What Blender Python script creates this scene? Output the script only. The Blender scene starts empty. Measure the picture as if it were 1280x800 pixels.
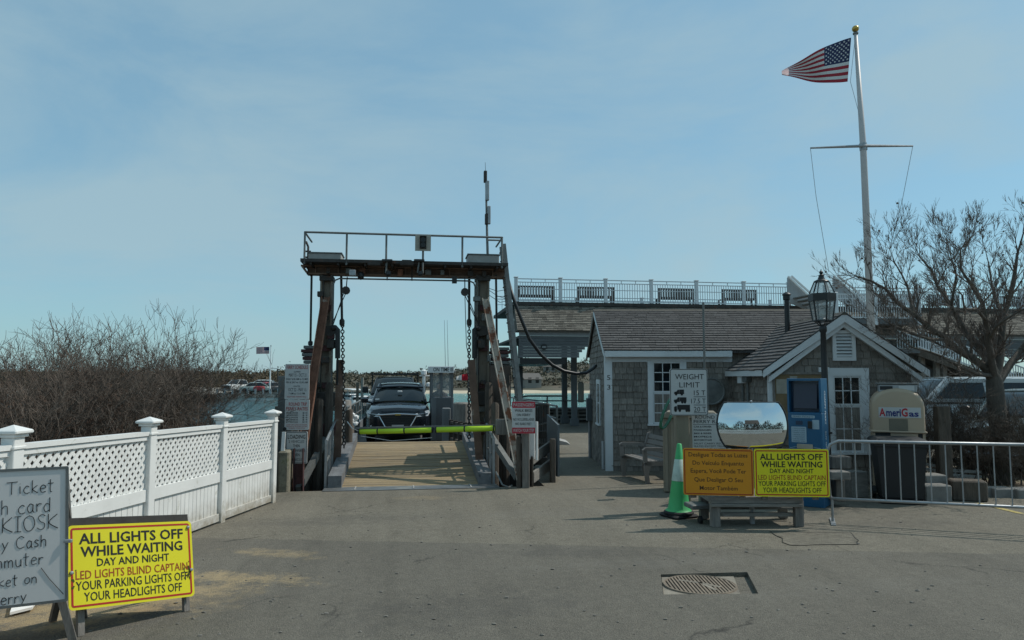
import bpy, math, random
from mathutils import Vector, Matrix
from mathutils.noise import noise as pnoise
R = math.radians
S = bpy.context.scene
COL = S.collection
random.seed(7)
# ------------------------------------------------------------------ camera, light, sky
F = 900.0
YAW, PITCH = R(8.2), math.atan2(72, F)
CAMH = 1.75
cam = bpy.data.objects.new('camera', bpy.data.cameras.new('camera'))
COL.objects.link(cam)
cam.data.lens = 36 * F / 1280; cam.data.sensor_width = 36
cam.data.clip_start = 0.05; cam.data.clip_end = 6000
cam.location = (0, 0, CAMH)
cam.rotation_euler = (R(90) + PITCH, 0, -YAW)
S.camera = cam
SUN_AZ, SUN_EL = R(80), R(50)          # azimuth clockwise from +Y
w = bpy.data.worlds.new('World'); S.world = w; w.use_nodes = True
nt = w.node_tree; nt.nodes.clear()
def N(t, typ, **k):
    n = t.nodes.new(typ)
    for a, b in k.items():
        if a == 'inp':
            for i, v in b.items(): n.inputs[i].default_value = v
        else: setattr(n, a, b)
    return n
def ramp(n, stops):
    cr = n.color_ramp
    while len(cr.elements) < len(stops): cr.elements.new(0.5)
    for e, (p, c) in zip(cr.elements, stops):
        e.position = p; e.color = (c, c, c, 1) if isinstance(c, (int, float)) else (*c, 1)
    return n
L_ = nt.links.new
sky = N(nt, 'ShaderNodeTexSky', sky_type='NISHITA', sun_disc=False, sun_elevation=SUN_EL, sun_rotation=SUN_AZ,
        altitude=10, air_density=1.0, dust_density=0.7, ozone_density=2.0)
tc = N(nt, 'ShaderNodeTexCoord')
mp = N(nt, 'ShaderNodeMapping', inp={'Scale': (1.2, 1.2, 3.2)})
L_(tc.outputs['Generated'], mp.inputs[0])
cn = N(nt, 'ShaderNodeTexNoise', inp={'Scale': 1.6, 'Detail': 7, 'Roughness': .58, 'Distortion': .4}); L_(mp.outputs[0], cn.inputs[0])
cr_ = ramp(N(nt, 'ShaderNodeValToRGB'), [(0.40, 0.0), (0.64, 0.62)]); L_(cn.outputs[0], cr_.inputs[0])
mix = N(nt, 'ShaderNodeMix', data_type='RGBA')
tint = N(nt, 'ShaderNodeMix', data_type='RGBA', blend_type='MULTIPLY', inp={0: 1.0, 7: (0.66, .90, .90, 1)})
L_(sky.outputs[0], tint.inputs[6])
L_(cr_.outputs[0], mix.inputs[0]); mix.inputs[7].default_value = (2.45, 3.35, 3.7, 1)
mixh = N(nt, 'ShaderNodeMix', data_type='RGBA', inp={0: 0.62, 7: (1.6, 2.75, 3.4, 1)})
L_(tint.outputs[2], mixh.inputs[6]); L_(mixh.outputs[2], mix.inputs[6])
bg = N(nt, 'ShaderNodeBackground', inp={'Strength': 0.13})
L_(mix.outputs[2], bg.inputs[0])
wo = N(nt, 'ShaderNodeOutputWorld'); L_(bg.outputs[0], wo.inputs[0])
sl = bpy.data.lights.new('sun', 'SUN'); sl.energy = 2.45; sl.angle = R(0.6); sl.color = (1, .95, .87)
so = bpy.data.objects.new('sun', sl); COL.objects.link(so)
sd = Vector((math.sin(SUN_AZ) * math.cos(SUN_EL), math.cos(SUN_AZ) * math.cos(SUN_EL), math.sin(SUN_EL)))
so.rotation_euler = sd.to_track_quat('Z', 'Y').to_euler(); so.location = sd * 60
S.view_settings.view_transform = 'Standard'; S.view_settings.look = 'None'
S.view_settings.exposure = 0.3; S.view_settings.gamma = 1
S.render.engine = 'CYCLES'
S.cycles.max_bounces = 6; S.cycles.diffuse_bounces = 3; S.cycles.glossy_bounces = 3; S.cycles.transparent_max_bounces = 8

# ------------------------------------------------------------------ measuring helpers (image point -> place)
CP, SP = math.cos(PITCH), math.sin(PITCH)
FWD = Vector((math.sin(YAW), math.cos(YAW), 0)); RGT = Vector((math.cos(YAW), -math.sin(YAW), 0))
CAMP = Vector((0, 0, CAMH))
def ray(px, py):
    u, v = (px - 640) / F, (400 - py) / F
    f = CP - v * SP; z = SP + v * CP
    return FWD * f + RGT * u + Vector((0, 0, z))
def C(px, py, zc):                       # at horizontal depth zc
    d = ray(px, py); return CAMP + d * (zc / d.dot(FWD))
def W(px, py, Y):                        # on the plane Y
    d = ray(px, py); return CAMP + d * (Y / d.y)
def GZ(x, y): return -0.02 * max(-30, min(y, 31))
def G(px, py):                           # on the ground
    d = ray(px, py); t = -CAMH / (d.z + .02 * d.y); return CAMP + d * t
def onz(px, py, z):
    d = ray(px, py); return CAMP + d * ((z - CAMH) / d.z)

# ------------------------------------------------------------------ mesh builder
class MB:
    def __init__(s): s.v = []; s.f = []; s.c = []; s.sm = False
    def add(s, vs, fs, c=None):
        n = len(s.v); s.v += [Vector(a) for a in vs]
        s.f += [tuple(i + n for i in f) for f in fs]
        s.c += [c if c is not None else 1.0] * len(fs)
        return s
    def box(s, lo, hi, M=None, c=None):
        x0, y0, z0 = lo; x1, y1, z1 = hi
        vs = [Vector(p) for p in ((x0,y0,z0),(x1,y0,z0),(x1,y1,z0),(x0,y1,z0),(x0,y0,z1),(x1,y0,z1),(x1,y1,z1),(x0,y1,z1))]
        if M is not None: vs = [M @ v for v in vs]
        return s.add(vs, [(0,3,2,1),(4,5,6,7),(0,1,5,4),(1,2,6,5),(2,3,7,6),(3,0,4,7)], c)
    def bev(s, lo, hi, b, M=None):       # box with bevelled vertical and top edges
        x0, y0, z0 = lo; x1, y1, z1 = hi
        def ring(z, i): return [(x0+i+b,y0+i,z),(x1-i-b,y0+i,z),(x1-i,y0+i+b,z),(x1-i,y1-i-b,z),(x1-i-b,y1-i,z),(x0+i+b,y1-i,z),(x0+i,y1-i-b,z),(x0+i,y0+i+b,z)]
        rs = [ring(z0, b), ring(z0+b, 0), ring(z1-b, 0), ring(z1, b)]
        vs = [Vector(p) for r in rs for p in r]
        if M is not None: vs = [M @ v for v in vs]
        fs = [tuple(range(7, -1, -1)), tuple(range(24, 32))]
        for k in range(3):
            for i in range(8): j = (i+1) % 8; fs.append((k*8+i, k*8+j, k*8+8+j, k*8+8+i))
        return s.add(vs, fs)
    def beam(s, p0, p1, w, h, up=(0, 0, 1), c=None):   # rectangular bar, w across, h along up
        p0, p1 = Vector(p0), Vector(p1); d = (p1 - p0)
        if d.length < 1e-6: return s
        d.normalize(); u = Vector(up)
        if abs(d.dot(u)) > .98: u = Vector((0, 1, 0))
        a = d.cross(u).normalized(); u = a.cross(d).normalized()
        vs = [p + a * x * w / 2 + u * y * h / 2 for p in (p0, p1) for x, y in ((-1,-1),(1,-1),(1,1),(-1,1))]
        return s.add(vs, [(0,1,2,3),(7,6,5,4),(0,4,5,1),(1,5,6,2),(2,6,7,3),(3,7,4,0)], c)
    def tube(s, pts, rad, n=6, cap=True, c=None):
        pts = [Vector(p) for p in pts]; k = len(pts)
        rs = rad if isinstance(rad, (list, tuple)) else [rad] * k
        vs = []; ref = None
        for i, p in enumerate(pts):
            d = (pts[min(i+1, k-1)] - pts[max(i-1, 0)])
            d = d.normalized() if d.length > 1e-9 else Vector((0,0,1))
            if ref is None: ref = d.orthogonal().normalized()
            a = (ref - d * ref.dot(d))
            a = a.normalized() if a.length > 1e-4 else d.orthogonal().normalized()
            ref = a; b = d.cross(a)
            for j in range(n):
                t = 2 * math.pi * j / n; vs.append(p + (a * math.cos(t) + b * math.sin(t)) * rs[i])
        fs = [(i*n+j, i*n+(j+1)%n, (i+1)*n+(j+1)%n, (i+1)*n+j) for i in range(k-1) for j in range(n)]
        if cap: fs += [tuple(range(n-1, -1, -1)), tuple((k-1)*n+j for j in range(n))]
        return s.add(vs, fs, c)
    def lathe(s, prof, cen, n=16, M=None):
        vs = []; k = len(prof); cen = Vector(cen)
        for r, z in prof:
            for j in range(n):
                t = 2*math.pi*j/n; p = Vector((r*math.cos(t), r*math.sin(t), z))
                if M is not None: p = M @ p
                vs.append(cen + p)
        fs = [(i*n+j, i*n+(j+1)%n, (i+1)*n+(j+1)%n, (i+1)*n+j) for i in range(k-1) for j in range(n)]
        fs += [tuple(range(n-1, -1, -1)), tuple((k-1)*n+j for j in range(n))]
        return s.add(vs, fs)
    def prism(s, poly, d):               # poly: 3-D points of one face, d: extrusion vector
        n = len(poly); d = Vector(d); a = [Vector(p) for p in poly]
        nn = Vector((0,0,0))
        for i in range(n): nn += a[i].cross(a[(i+1) % n])
        if nn.dot(d) > 0: a = a[::-1]
        return s.add(a + [p + d for p in a], [tuple(range(n)), tuple(range(2*n-1, n-1, -1))] + [(i, i+n, (i+1)%n+n, (i+1)%n) for i in range(n)])
    def blob(s, cen, r, sub=1, jit=.15, sq=(1,1,1), rnd=random):
        import bmesh
        key = sub
        if key not in _ICO:
            bm = bmesh.new(); bmesh.ops.create_icosphere(bm, subdivisions=sub, radius=1)
            _ICO[key] = ([v.co.copy() for v in bm.verts], [tuple(v.index for v in f.verts) for f in bm.faces]); bm.free()
        vs, fs = _ICO[key]; cen = Vector(cen)
        return s.add([cen + Vector((v.x*sq[0], v.y*sq[1], v.z*sq[2])) * r * (1 + rnd.uniform(-jit, jit)) for v in vs], fs)
    def mesh(s, name, inv=None, smooth=False, attr=False):
        me = bpy.data.meshes.new(name)
        vs = [inv @ v for v in s.v] if inv is not None else s.v
        me.from_pydata([tuple(v) for v in vs], [], s.f)
        if attr:
            a = me.attributes.new('tone', 'FLOAT', 'FACE'); a.data.foreach_set('value', s.c)
        if smooth:
            me.polygons.foreach_set('use_smooth', [True] * len(me.polygons))
        me.update(); return me
_ICO = {}
WM = {}                                   # world matrices
def link(o, parent=None, M=Matrix()):
    COL.objects.link(o)
    if parent is not None: o.parent = parent
    if o.parent: M = WM[o.parent] @ M
    WM[o] = M; return o
def tag(o, label, cat=None, group=None, kind=None):
    if label: o['label'] = label
    if cat: o['category'] = cat
    if group: o['group'] = group
    if kind: o['kind'] = kind
    return o
def thing(name, label, cat, loc=(0,0,0), rz=0, group=None):
    o = bpy.data.objects.new(name, None); o.empty_display_size = .1
    o.location = loc; o.rotation_euler = (0, 0, rz)
    link(o, None, Matrix.Translation(Vector(loc)) @ Matrix.Rotation(rz, 4, 'Z'))
    return tag(o, label, cat, group)
def build(name, mb, m, parent=None, local=False, smooth=False, attr=False, label=None, kind=None, auto=None):
    inv = None
    if parent is not None and not local: inv = WM[parent].inverted()
    me = mb.mesh(name, inv, smooth or auto, attr); me.materials.append(m)
    if auto:
        me.set_sharp_from_angle(angle=R(auto))
    o = bpy.data.objects.new(name, me); link(o, parent)
    if label: o['label'] = label
    if kind: o['kind'] = kind
    return o
def single(name, mb, m, label, cat, group=None, base=None, **k):     # a thing that is one mesh, origin at its base
    if base is None:
        n = len(mb.v); base = Vector((sum(v.x for v in mb.v)/n, sum(v.y for v in mb.v)/n, min(v.z for v in mb.v)))
    me = mb.mesh(name, Matrix.Translation(-Vector(base)), k.get('smooth') or k.get('auto'), k.get('attr', False)); me.materials.append(m)
    if k.get('auto'): me.set_sharp_from_angle(angle=R(k['auto']))
    o = bpy.data.objects.new(name, me); o.location = base
    link(o, None, Matrix.Translation(Vector(base))); return tag(o, label, cat, group)
def struct(name, mb, m, parent=None, **k):
    o = build(name, mb, m, parent, **k)
    if parent is None: o['kind'] = 'structure'
    return o
def piece(name, me, parent, M, label=None):      # object sharing a mesh, M local to parent
    o = bpy.data.objects.new(name, me); o.matrix_local = M; link(o, parent, M)
    if parent is not None: o.parent = parent
    if label: o['label'] = label
    return o
def kids(o): return [c for c in WM if c.parent is o]
def copytree(o, M, parent=None, label=None):     # M: world matrix of the new thing
    c = o.copy(); COL.objects.link(c); c.parent = parent
    if parent is None: c.matrix_basis = M; WM[c] = M
    else: WM[c] = WM[parent] @ o.matrix_local
    if label: c['label'] = label
    for k in [k for k in list(WM) if k.parent is o]: copytree(k, None, c)
    return c
def TR(x, y, z, rz=0): return Matrix.Translation((x, y, z)) @ Matrix.Rotation(rz, 4, 'Z')

# ------------------------------------------------------------------ materials
def lin(c):
    if isinstance(c, str): c = tuple(int(c[i:i+2], 16) / 255 for i in (0, 2, 4)); return tuple(x/12.92 if x <= .04045 else ((x+.055)/1.055)**2.4 for x in c)
    return c
_M = {}
def M(name, col=(.5,.5,.5), rough=.8, metal=0, var=.15, scale=6, stretch=(1,1,1), bump=.1, rand=0.0, spots=None, tone=0, spec=.5, coat=0, bscale=None, dirt=None):
    if name in _M: return _M[name]
    col = lin(col)
    m = bpy.data.materials.new(name); m.use_nodes = True; t = m.node_tree; t.nodes.clear(); l = t.links.new
    out = N(t, 'ShaderNodeOutputMaterial'); b = N(t, 'ShaderNodeBsdfPrincipled')
    l(b.outputs[0], out.inputs[0])
    b.inputs['Roughness'].default_value = rough; b.inputs['Metallic'].default_value = metal
    b.inputs['Specular IOR Level'].default_value = spec; b.inputs['Coat Weight'].default_value = coat
    tcn = N(t, 'ShaderNodeTexCoord'); mpn = N(t, 'ShaderNodeMapping', inp={'Scale': stretch}); l(tcn.outputs['Object'], mpn.inputs[0])
    oi = N(t, 'ShaderNodeObjectInfo')
    no = N(t, 'ShaderNodeTexNoise', noise_dimensions='4D', inp={'Scale': scale, 'Detail': 6, 'Roughness': .62})
    l(mpn.outputs[0], no.inputs['Vector'])
    mu = N(t, 'ShaderNodeMath', operation='MULTIPLY', inp={1: 13.0}); l(oi.outputs['Random'], mu.inputs[0]); l(mu.outputs[0], no.inputs['W'])
    cr = ramp(N(t, 'ShaderNodeValToRGB'), [(.3, tuple(max(0, c*(1-var)) for c in col)), (.7, tuple(min(1, c*(1+var)) for c in col))])
    l(no.outputs[0], cr.inputs[0]); last = cr.outputs[0]
    if spots:                            # (colour, scale, threshold, amount)
        sc_, ss, th, am = spots
        n2 = N(t, 'ShaderNodeTexNoise', noise_dimensions='4D', inp={'Scale': ss, 'Detail': 8, 'Roughness': .65}); l(mpn.outputs[0], n2.inputs['Vector']); l(mu.outputs[0], n2.inputs['W'])
        r2 = ramp(N(t, 'ShaderNodeValToRGB'), [(th, 0.0), (min(1, th + .07), am)]); l(n2.outputs[0], r2.inputs[0])
        mx = N(t, 'ShaderNodeMix', data_type='RGBA'); l(r2.outputs[0], mx.inputs[0]); l(last, mx.inputs[6]); mx.inputs[7].default_value = (*lin(sc_), 1); last = mx.outputs[2]
    if dirt:                             # (colour, height, amount): splash marks near the bottom
        dc, dh, da = dirt
        sz = N(t, 'ShaderNodeSeparateXYZ'); l(tcn.outputs['Object'], sz.inputs[0])
        m1 = N(t, 'ShaderNodeMapRange', inp={1: 0.0, 2: dh, 3: 1.0, 4: 0.0}); l(sz.outputs[2], m1.inputs[0])
        n4 = N(t, 'ShaderNodeTexNoise', inp={'Scale': 7, 'Detail': 8, 'Roughness': .7}); l(tcn.outputs['Object'], n4.inputs['Vector'])
        ad = N(t, 'ShaderNodeMath', operation='MULTIPLY'); l(m1.outputs[0], ad.inputs[0]); l(n4.outputs[0], ad.inputs[1])
        r4 = ramp(N(t, 'ShaderNodeValToRGB'), [(.16, 0.0), (.5, da)]); l(ad.outputs[0], r4.inputs[0])
        mx = N(t, 'ShaderNodeMix', data_type='RGBA'); l(r4.outputs[0], mx.inputs[0]); l(last, mx.inputs[6]); mx.inputs[7].default_value = (*lin(dc), 1); last = mx.outputs[2]
    if rand or tone:
        hv = N(t, 'ShaderNodeHueSaturation')
        mr = N(t, 'ShaderNodeMapRange')
        if rand:
            l(oi.outputs['Random'], mr.inputs[0]); mr.inputs[3].default_value = 1 - rand; mr.inputs[4].default_value = 1 + rand
        else:
            at = N(t, 'ShaderNodeAttribute', attribute_name='tone'); l(at.outputs['Fac'], mr.inputs[0])
            mr.inputs[1].default_value = 0; mr.inputs[2].default_value = 2; mr.inputs[3].default_value = 1 - tone; mr.inputs[4].default_value = 1 + tone
        l(mr.outputs[0], hv.inputs['Value']); l(last, hv.inputs['Color']); last = hv.outputs[0]
    l(last, b.inputs['Base Color'])
    if bump:
        n3 = N(t, 'ShaderNodeTexNoise', inp={'Scale': bscale or scale * 4, 'Detail': 5, 'Roughness': .6}); l(mpn.outputs[0], n3.inputs['Vector'])
        bp = N(t, 'ShaderNodeBump', inp={'Strength': bump, 'Distance': .02}); l(n3.outputs[0], bp.inputs['Height']); l(bp.outputs[0], b.inputs['Normal'])
    _M[name] = m; return m
def glassm(name, tint=(.03,.04,.045), rough=.03, alpha=None):
    if name in _M: return _M[name]
    m = bpy.data.materials.new(name); m.use_nodes = True; b = m.node_tree.nodes['Principled BSDF']
    b.inputs['Base Color'].default_value = (*tint, 1); b.inputs['Roughness'].default_value = rough; b.inputs['Specular IOR Level'].default_value = .5
    if alpha is not None: b.inputs['Alpha'].default_value = alpha
    _M[name] = m; return m
m_white = M('white_paint', (.78,.78,.76), .45, var=.05, scale=3, bump=.06, spots=((.35,.33,.28), 9, .66, .35))
m_wtrim = M('white_trim', (.62,.65,.66), .5, var=.06, scale=2, bump=.05, spots=((.35,.35,.33), 6, .62, .3))
m_grey = M('weathered_wood', (.19,.175,.155), .9, var=.35, scale=3, stretch=(8,8,1), bump=.5, rand=.25)
m_greyh = M('weathered_board', (.20,.19,.17), .9, var=.3, scale=3, stretch=(1.5,8,8), bump=.4, rand=.25)
m_pile = M('dark_piling', (.085,.070,.056), .95, var=.45, scale=3, stretch=(6,6,1), bump=.6, rand=.3)
m_dark = M('dark_steel', (.052,.048,.044), .7, metal=.3, var=.35, scale=5, bump=.15, spots=((.12,.05,.025), 5, .58, .8))
m_black = M('black_paint', (.012,.014,.015), .45, var=.2, bump=.03)
m_rubber = M('black_rubber', (.015,.015,.016), .85, var=.3, bump=.1)
m_rust = M('rusty_steel', (.20,.095,.06), .9, var=.45, scale=5, bump=.4, spots=((.5,.45,.38), 4, .60, .9))
m_rustw = M('rusty_white_steel', (.42,.38,.32), .85, var=.2, scale=5, bump=.3, spots=((.2,.07,.03), 4, .50, .95))
m_maroon = M('oxide_red_steel', (.075,.03,.03), .8, var=.4, scale=5, bump=.2, spots=((.02,.015,.015), 6, .55, .8))
m_galv = M('galvanised_steel', (.34,.36,.37), .45, metal=.55, var=.2, scale=8, bump=.05)
m_galvd = M('dull_galvanised', (.16,.17,.165), .6, metal=.4, var=.25, scale=6, bump=.1, spots=((.12,.06,.03), 6, .62, .6))
m_shing = M('cedar_shingle', (.22,.20,.175), .95, var=.38, scale=3, stretch=(16,16,1.2), bump=.6, tone=.26, spots=((.10,.085,.07), 2.2, .58, .6))
m_shingp = M('cedar_shingle_piece', (.22,.20,.175), .95, var=.38, scale=3, stretch=(16,16,1.2), bump=.6, rand=.24, spots=((.10,.085,.07), 2.2, .58, .6))
m_roof = M('roof_shingle', (.088,.085,.083), .95, var=.35, scale=5, stretch=(4,4,4), bump=.5, tone=.2, spots=((.2,.19,.17), 5, .64, .6))
m_roof2 = M('old_roof_shingle', (.165,.15,.125), .95, var=.4, scale=5, stretch=(4,4,4), bump=.5, tone=.4, spots=((.07,.06,.05), 5, .55, .7))
m_side = M('grey_siding', (.105,.115,.12), .8, var=.12, scale=3, bump=.1, rand=.1)
m_conc = M('concrete', (.36,.35,.33), .9, var=.2, scale=5, bump=.3)
m_twig = M('bare_twigs', (.105,.082,.064), .9, var=.3, scale=3, bump=0)
m_twig2 = M('reddish_twigs', (.135,.088,.064), .9, var=.3, scale=3, bump=0)
m_bark = M('tree_bark', (.10,.085,.07), .95, var=.4, scale=10, stretch=(1,1,.3), bump=.7, spots=((.05,.07,.03), 4, .58, .5))
m_wood = M('deck_plank', (.29,.215,.12), .85, var=.32, scale=1.6, stretch=(1,12,12), bump=.4, rand=.18, spots=((.12,.105,.085), 1.6, .50, .65))
m_glass = glassm('window_glass', (.008,.012,.014), .05)
m_wglass = glassm('clear_glass', (.5,.55,.55), .02, .22)

# ------------------------------------------------------------------ lettering
def text_mesh(body, bold=0.0, sx=1.0):
    cu = bpy.data.curves.new('lettering', 'FONT'); cu.body = body; cu.size = 1; cu.offset = bold
    cu.resolution_u = 2; cu.align_x = 'CENTER'; cu.extrude = 0
    o = bpy.data.objects.new('tmp', cu); COL.objects.link(o)
    dg = bpy.context.evaluated_depsgraph_get()
    me = bpy.data.meshes.new_from_object(o.evaluated_get(dg)); vs = [v.co.copy() for v in me.vertices]; fs = [tuple(p.vertices) for p in me.polygons]
    bpy.data.objects.remove(o); bpy.data.curves.remove(cu); bpy.data.meshes.remove(me)
    return vs, fs
class Board:
    """a flat face: origin = lower left corner, u = along, v = up, n = outward; text in metres"""
    def __init__(s, org, u, v, n=None):
        s.o = Vector(org); s.u = Vector(u).normalized(); s.v = Vector(v).normalized(); s.n = n or s.u.cross(s.v)
    def P(s, a, b, d=0): return s.o + s.u*a + s.v*b + s.n*d
    def text(s, mb, body, a, b, wd, h, bold=.012, d=.004):          # centred at a, baseline b, width wd, cap height h
        vs, fs = text_mesh(body, bold)
        x0 = min(v.x for v in vs); x1 = max(v.x for v in vs)
        k = wd / (x1 - x0); kh = h / 0.70
        mb.add([s.P(a + (v.x - (x0+x1)/2)*k, b + v.y*kh, d) for v in vs], fs)
    def rect(s, mb, a0, b0, a1, b1, d0=0, d1=.002):
        poly = [s.P(a0,b0,d0), s.P(a1,b0,d0), s.P(a1,b1,d0), s.P(a0,b1,d0)]; mb.prism(poly, s.n*(d1-d0))
    def rrect(s, mb, a0, b0, a1, b1, r, d0, d1, seg=4):
        poly = []
        for cx, cy, st in ((a1-r,b0+r,-90),(a1-r,b1-r,0),(a0+r,b1-r,90),(a0+r,b0+r,180)):
            for i in range(seg+1):
                t = R(st + 90*i/seg); poly.append(s.P(cx + r*math.cos(t), cy + r*math.sin(t), d0))
        mb.prism(poly, s.n*(d1-d0))
    def ring(s, mb, a0, b0, a1, b1, r, wd, d0, d1, seg=4):
        def lp(i, d):
            out = []
            rr = max(r - i, .001)
            for cx, cy, st in ((a1-i-rr,b0+i+rr,-90),(a1-i-rr,b1-i-rr,0),(a0+i+rr,b1-i-rr,90),(a0+i+rr,b0+i+rr,180)):
                for q in range(seg+1):
                    t = R(st + 90*q/seg); out.append(s.P(cx + rr*math.cos(t), cy + rr*math.sin(t), d))
            return out
        A, B, A2, B2 = lp(0, d1), lp(wd, d1), lp(0, d0), lp(wd, d0); n = len(A)
        fs = []
        for i in range(n):
            j = (i+1) % n
            fs += [(i, j, n+j, n+i), (2*n+i, 2*n+j, j, i), (n+i, n+j, 3*n+j, 3*n+i)]
        mb.add(A+B+A2+B2, fs)
# ------------------------------------------------------------------ the setting
WZ = -1.75
_a, _b = G(240, 672), G(1280, 693)
SEAMK = -(_b.y-_a.y)/(_b.x-_a.x); SEAMC = _a.y + SEAMK*_a.x
def ground_material():
    m = bpy.data.materials.new('asphalt'); m.use_nodes = True; t = m.node_tree; l = t.links.new; b = t.nodes['Principled BSDF']
    b.inputs['Roughness'].default_value = .88; b.inputs['Specular IOR Level'].default_value = .3
    tcn = N(t, 'ShaderNodeTexCoord'); P = tcn.outputs['Object']
    def noise(sc, det=6, ro=.6, vec=None, **k):
        n = N(t, 'ShaderNodeTexNoise', inp={'Scale': sc, 'Detail': det, 'Roughness': ro, **k}); l(vec or P, n.inputs['Vector']); return n
    def mixc(f, a, c, bt='MIX'):
        mx = N(t, 'ShaderNodeMix', data_type='RGBA', blend_type=bt)
        for i, v in ((0, f), (6, a), (7, c)):
            if isinstance(v, (float, int)): mx.inputs[i].default_value = v
            elif isinstance(v, tuple): mx.inputs[i].default_value = (*v, 1)
            else: l(v, mx.inputs[i])
        return mx.outputs[2]
    def rp(n, *st): r = ramp(N(t, 'ShaderNodeValToRGB'), st); l(n, r.inputs[0]); return r.outputs[0]
    big = noise(.35, 5); fine = noise(95, 3, .8); mid = noise(9, 7, .7); agg = N(t, 'ShaderNodeTexVoronoi', inp={'Scale': 120}); l(P, agg.inputs['Vector'])
    c = rp(big.outputs[0], (.3, (.165,.148,.115)), (.7, (.205,.186,.146)))
    c = mixc(.55, c, rp(mid.outputs[0], (.3, .72), (.7, 1.22)), 'MULTIPLY')
    c = mixc(.9, c, rp(agg.outputs['Color'], (.1, .55), (.5, .95), (.92, 1.25), (1, 2.1)), 'MULTIPLY')
    c = mixc(.6, c, rp(fine.outputs[0], (.35, .7), (.65, 1.3)), 'MULTIPLY')
    # newer, darker strip nearer than the seam across the road
    sep = N(t, 'ShaderNodeSeparateXYZ'); l(P, sep.inputs[0])
    def mth(op, a, b_=None, c_=None):
        n = N(t, 'ShaderNodeMath', operation=op)
        for i, v in enumerate((a, b_, c_)):
            if v is None: continue
            if isinstance(v, (float, int)): n.inputs[i].default_value = v
            else: l(v, n.inputs[i])
        return n.outputs[0]
    wob = mth('MULTIPLY', mth('SUBTRACT', noise(1.5, 3).outputs[0], .5), .12)
    line = mth('ADD', mth('ADD', sep.outputs[1], mth('MULTIPLY', sep.outputs[0], SEAMK)), wob)     # Y + kX
    dk = mth('LESS_THAN', line, SEAMC)
    c = mixc(mth('MULTIPLY', dk, .38), c, (.075,.072,.066))
    # wheel paths darker, longitudinal
    # loose sand patches
    def patch(cx, cy, rx, ry, ang, amt, col, th=.5, base=None):
        dx = mth('SUBTRACT', sep.outputs[0], cx); dy = mth('SUBTRACT', sep.outputs[1], cy)
        ca, sa = math.cos(ang), math.sin(ang)
        u = mth('DIVIDE', mth('ADD', mth('MULTIPLY', dx, ca), mth('MULTIPLY', dy, sa)), rx)
        v = mth('DIVIDE', mth('SUBTRACT', mth('MULTIPLY', dy, ca), mth('MULTIPLY', dx, sa)), ry)
        d = mth('ADD', mth('MULTIPLY', u, u), mth('MULTIPLY', v, v))
        n = noise(3.2, 10, .8); n2_ = noise(42, 4, .8)
        f = mth('SUBTRACT', 2.35, mth('ADD', mth('MULTIPLY', d, .34), mth('ADD', mth('MULTIPLY', n.outputs[0], 2.7), mth('MULTIPLY', n2_.outputs[0], 1.2))))
        return mth('MULTIPLY', rp(f, (.02, 0.0), (.5, 1.0)), amt)
    for (cx, cy, rx, ry, a, am, col) in GROUND_PATCHES:
        c = mixc(patch(cx, cy, rx, ry, a, am, col), c, col)
    # hairline cracks and faint wheel streaks
    nw = noise(1.3, 4); vm = N(t, 'ShaderNodeVectorMath', operation='MULTIPLY_ADD'); l(nw.outputs['Color'], vm.inputs[0]); vm.inputs[1].default_value = (.9,.9,0); l(P, vm.inputs[2])
    vo = N(t, 'ShaderNodeTexVoronoi', feature='DISTANCE_TO_EDGE', inp={'Scale': .42}); l(vm.outputs[0], vo.inputs['Vector'])
    ck = mth('MULTIPLY', rp(vo.outputs['Distance'], (0.0, 1.0), (.006, 0.0)), rp(noise(.6, 3).outputs[0], (.50, 0.0), (.62, .75)))
    c = mixc(ck, c, (.03,.028,.025))
    ms = N(t, 'ShaderNodeMapping', inp={'Scale': (1.6, .10, 1), 'Rotation': (0, 0, .06)}); l(P, ms.inputs[0])
    c = mixc(.8, c, rp(noise(1.2, 6, .65, ms.outputs[0]).outputs[0], (.3, .80), (.52, 1.0), (.7, 1.13)), 'MULTIPLY')
    c = mixc(mth('MULTIPLY', rp(noise(2.6, 6, .7).outputs[0], (.62, 0.0), (.74, 1.0)), .35), c, (.085,.08,.07))
    l(c, b.inputs['Base Color'])
    bp = N(t, 'ShaderNodeBump', inp={'Strength': .55, 'Distance': .012}); l(agg.outputs['Distance'], bp.inputs['Height'])
    bp2 = N(t, 'ShaderNodeBump', inp={'Strength': .35, 'Distance': .03}); l(mid.outputs[0], bp2.inputs['Height']); l(bp.outputs[0], bp2.inputs['Normal']); l(bp2.outputs[0], b.inputs['Normal'])
    return m
GROUND_PATCHES = []
sand = (.36,.275,.155)
for px, py, rx, ry, a, am in ((285,722,.85,.26,-.30,.85), (262,735,.5,.25,0,.6), (90,765,.9,.5,.2,.9), (345,692,.6,.2,-.5,.6), (530,622,.5,.25,0,.28), (240,745,.6,.5,0,.4), (860,602,1.2,.3,0,.22)):
    g = G(px, py); GROUND_PATCHES.append((g.x, g.y, rx, ry, a, am, sand))
for px, py, rx, ry, a, am in ((880,700,2.2,.25,0,.25),(700,640,2.0,.35,.1,.2),(1050,735,1.2,.3,.1,.2)):
    g = G(px, py); GROUND_PATCHES.append((g.x, g.y, rx, ry, a, am, (.2,.19,.165)))
for px, py, rx, ry, a, am in ((560,760,1.2,.5,.3,.4),(700,690,1.0,.3,-.2,.35),(420,650,1.6,.4,.1,.35),(1120,655,1.0,.3,.1,.3)):
    g = G(px, py); GROUND_PATCHES.append((g.x, g.y, rx, ry, a, am, (.07,.066,.06)))
m_asph = ground_material()
RY = W(500, 605, 13.9).y      # road edge at the ramp
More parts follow.
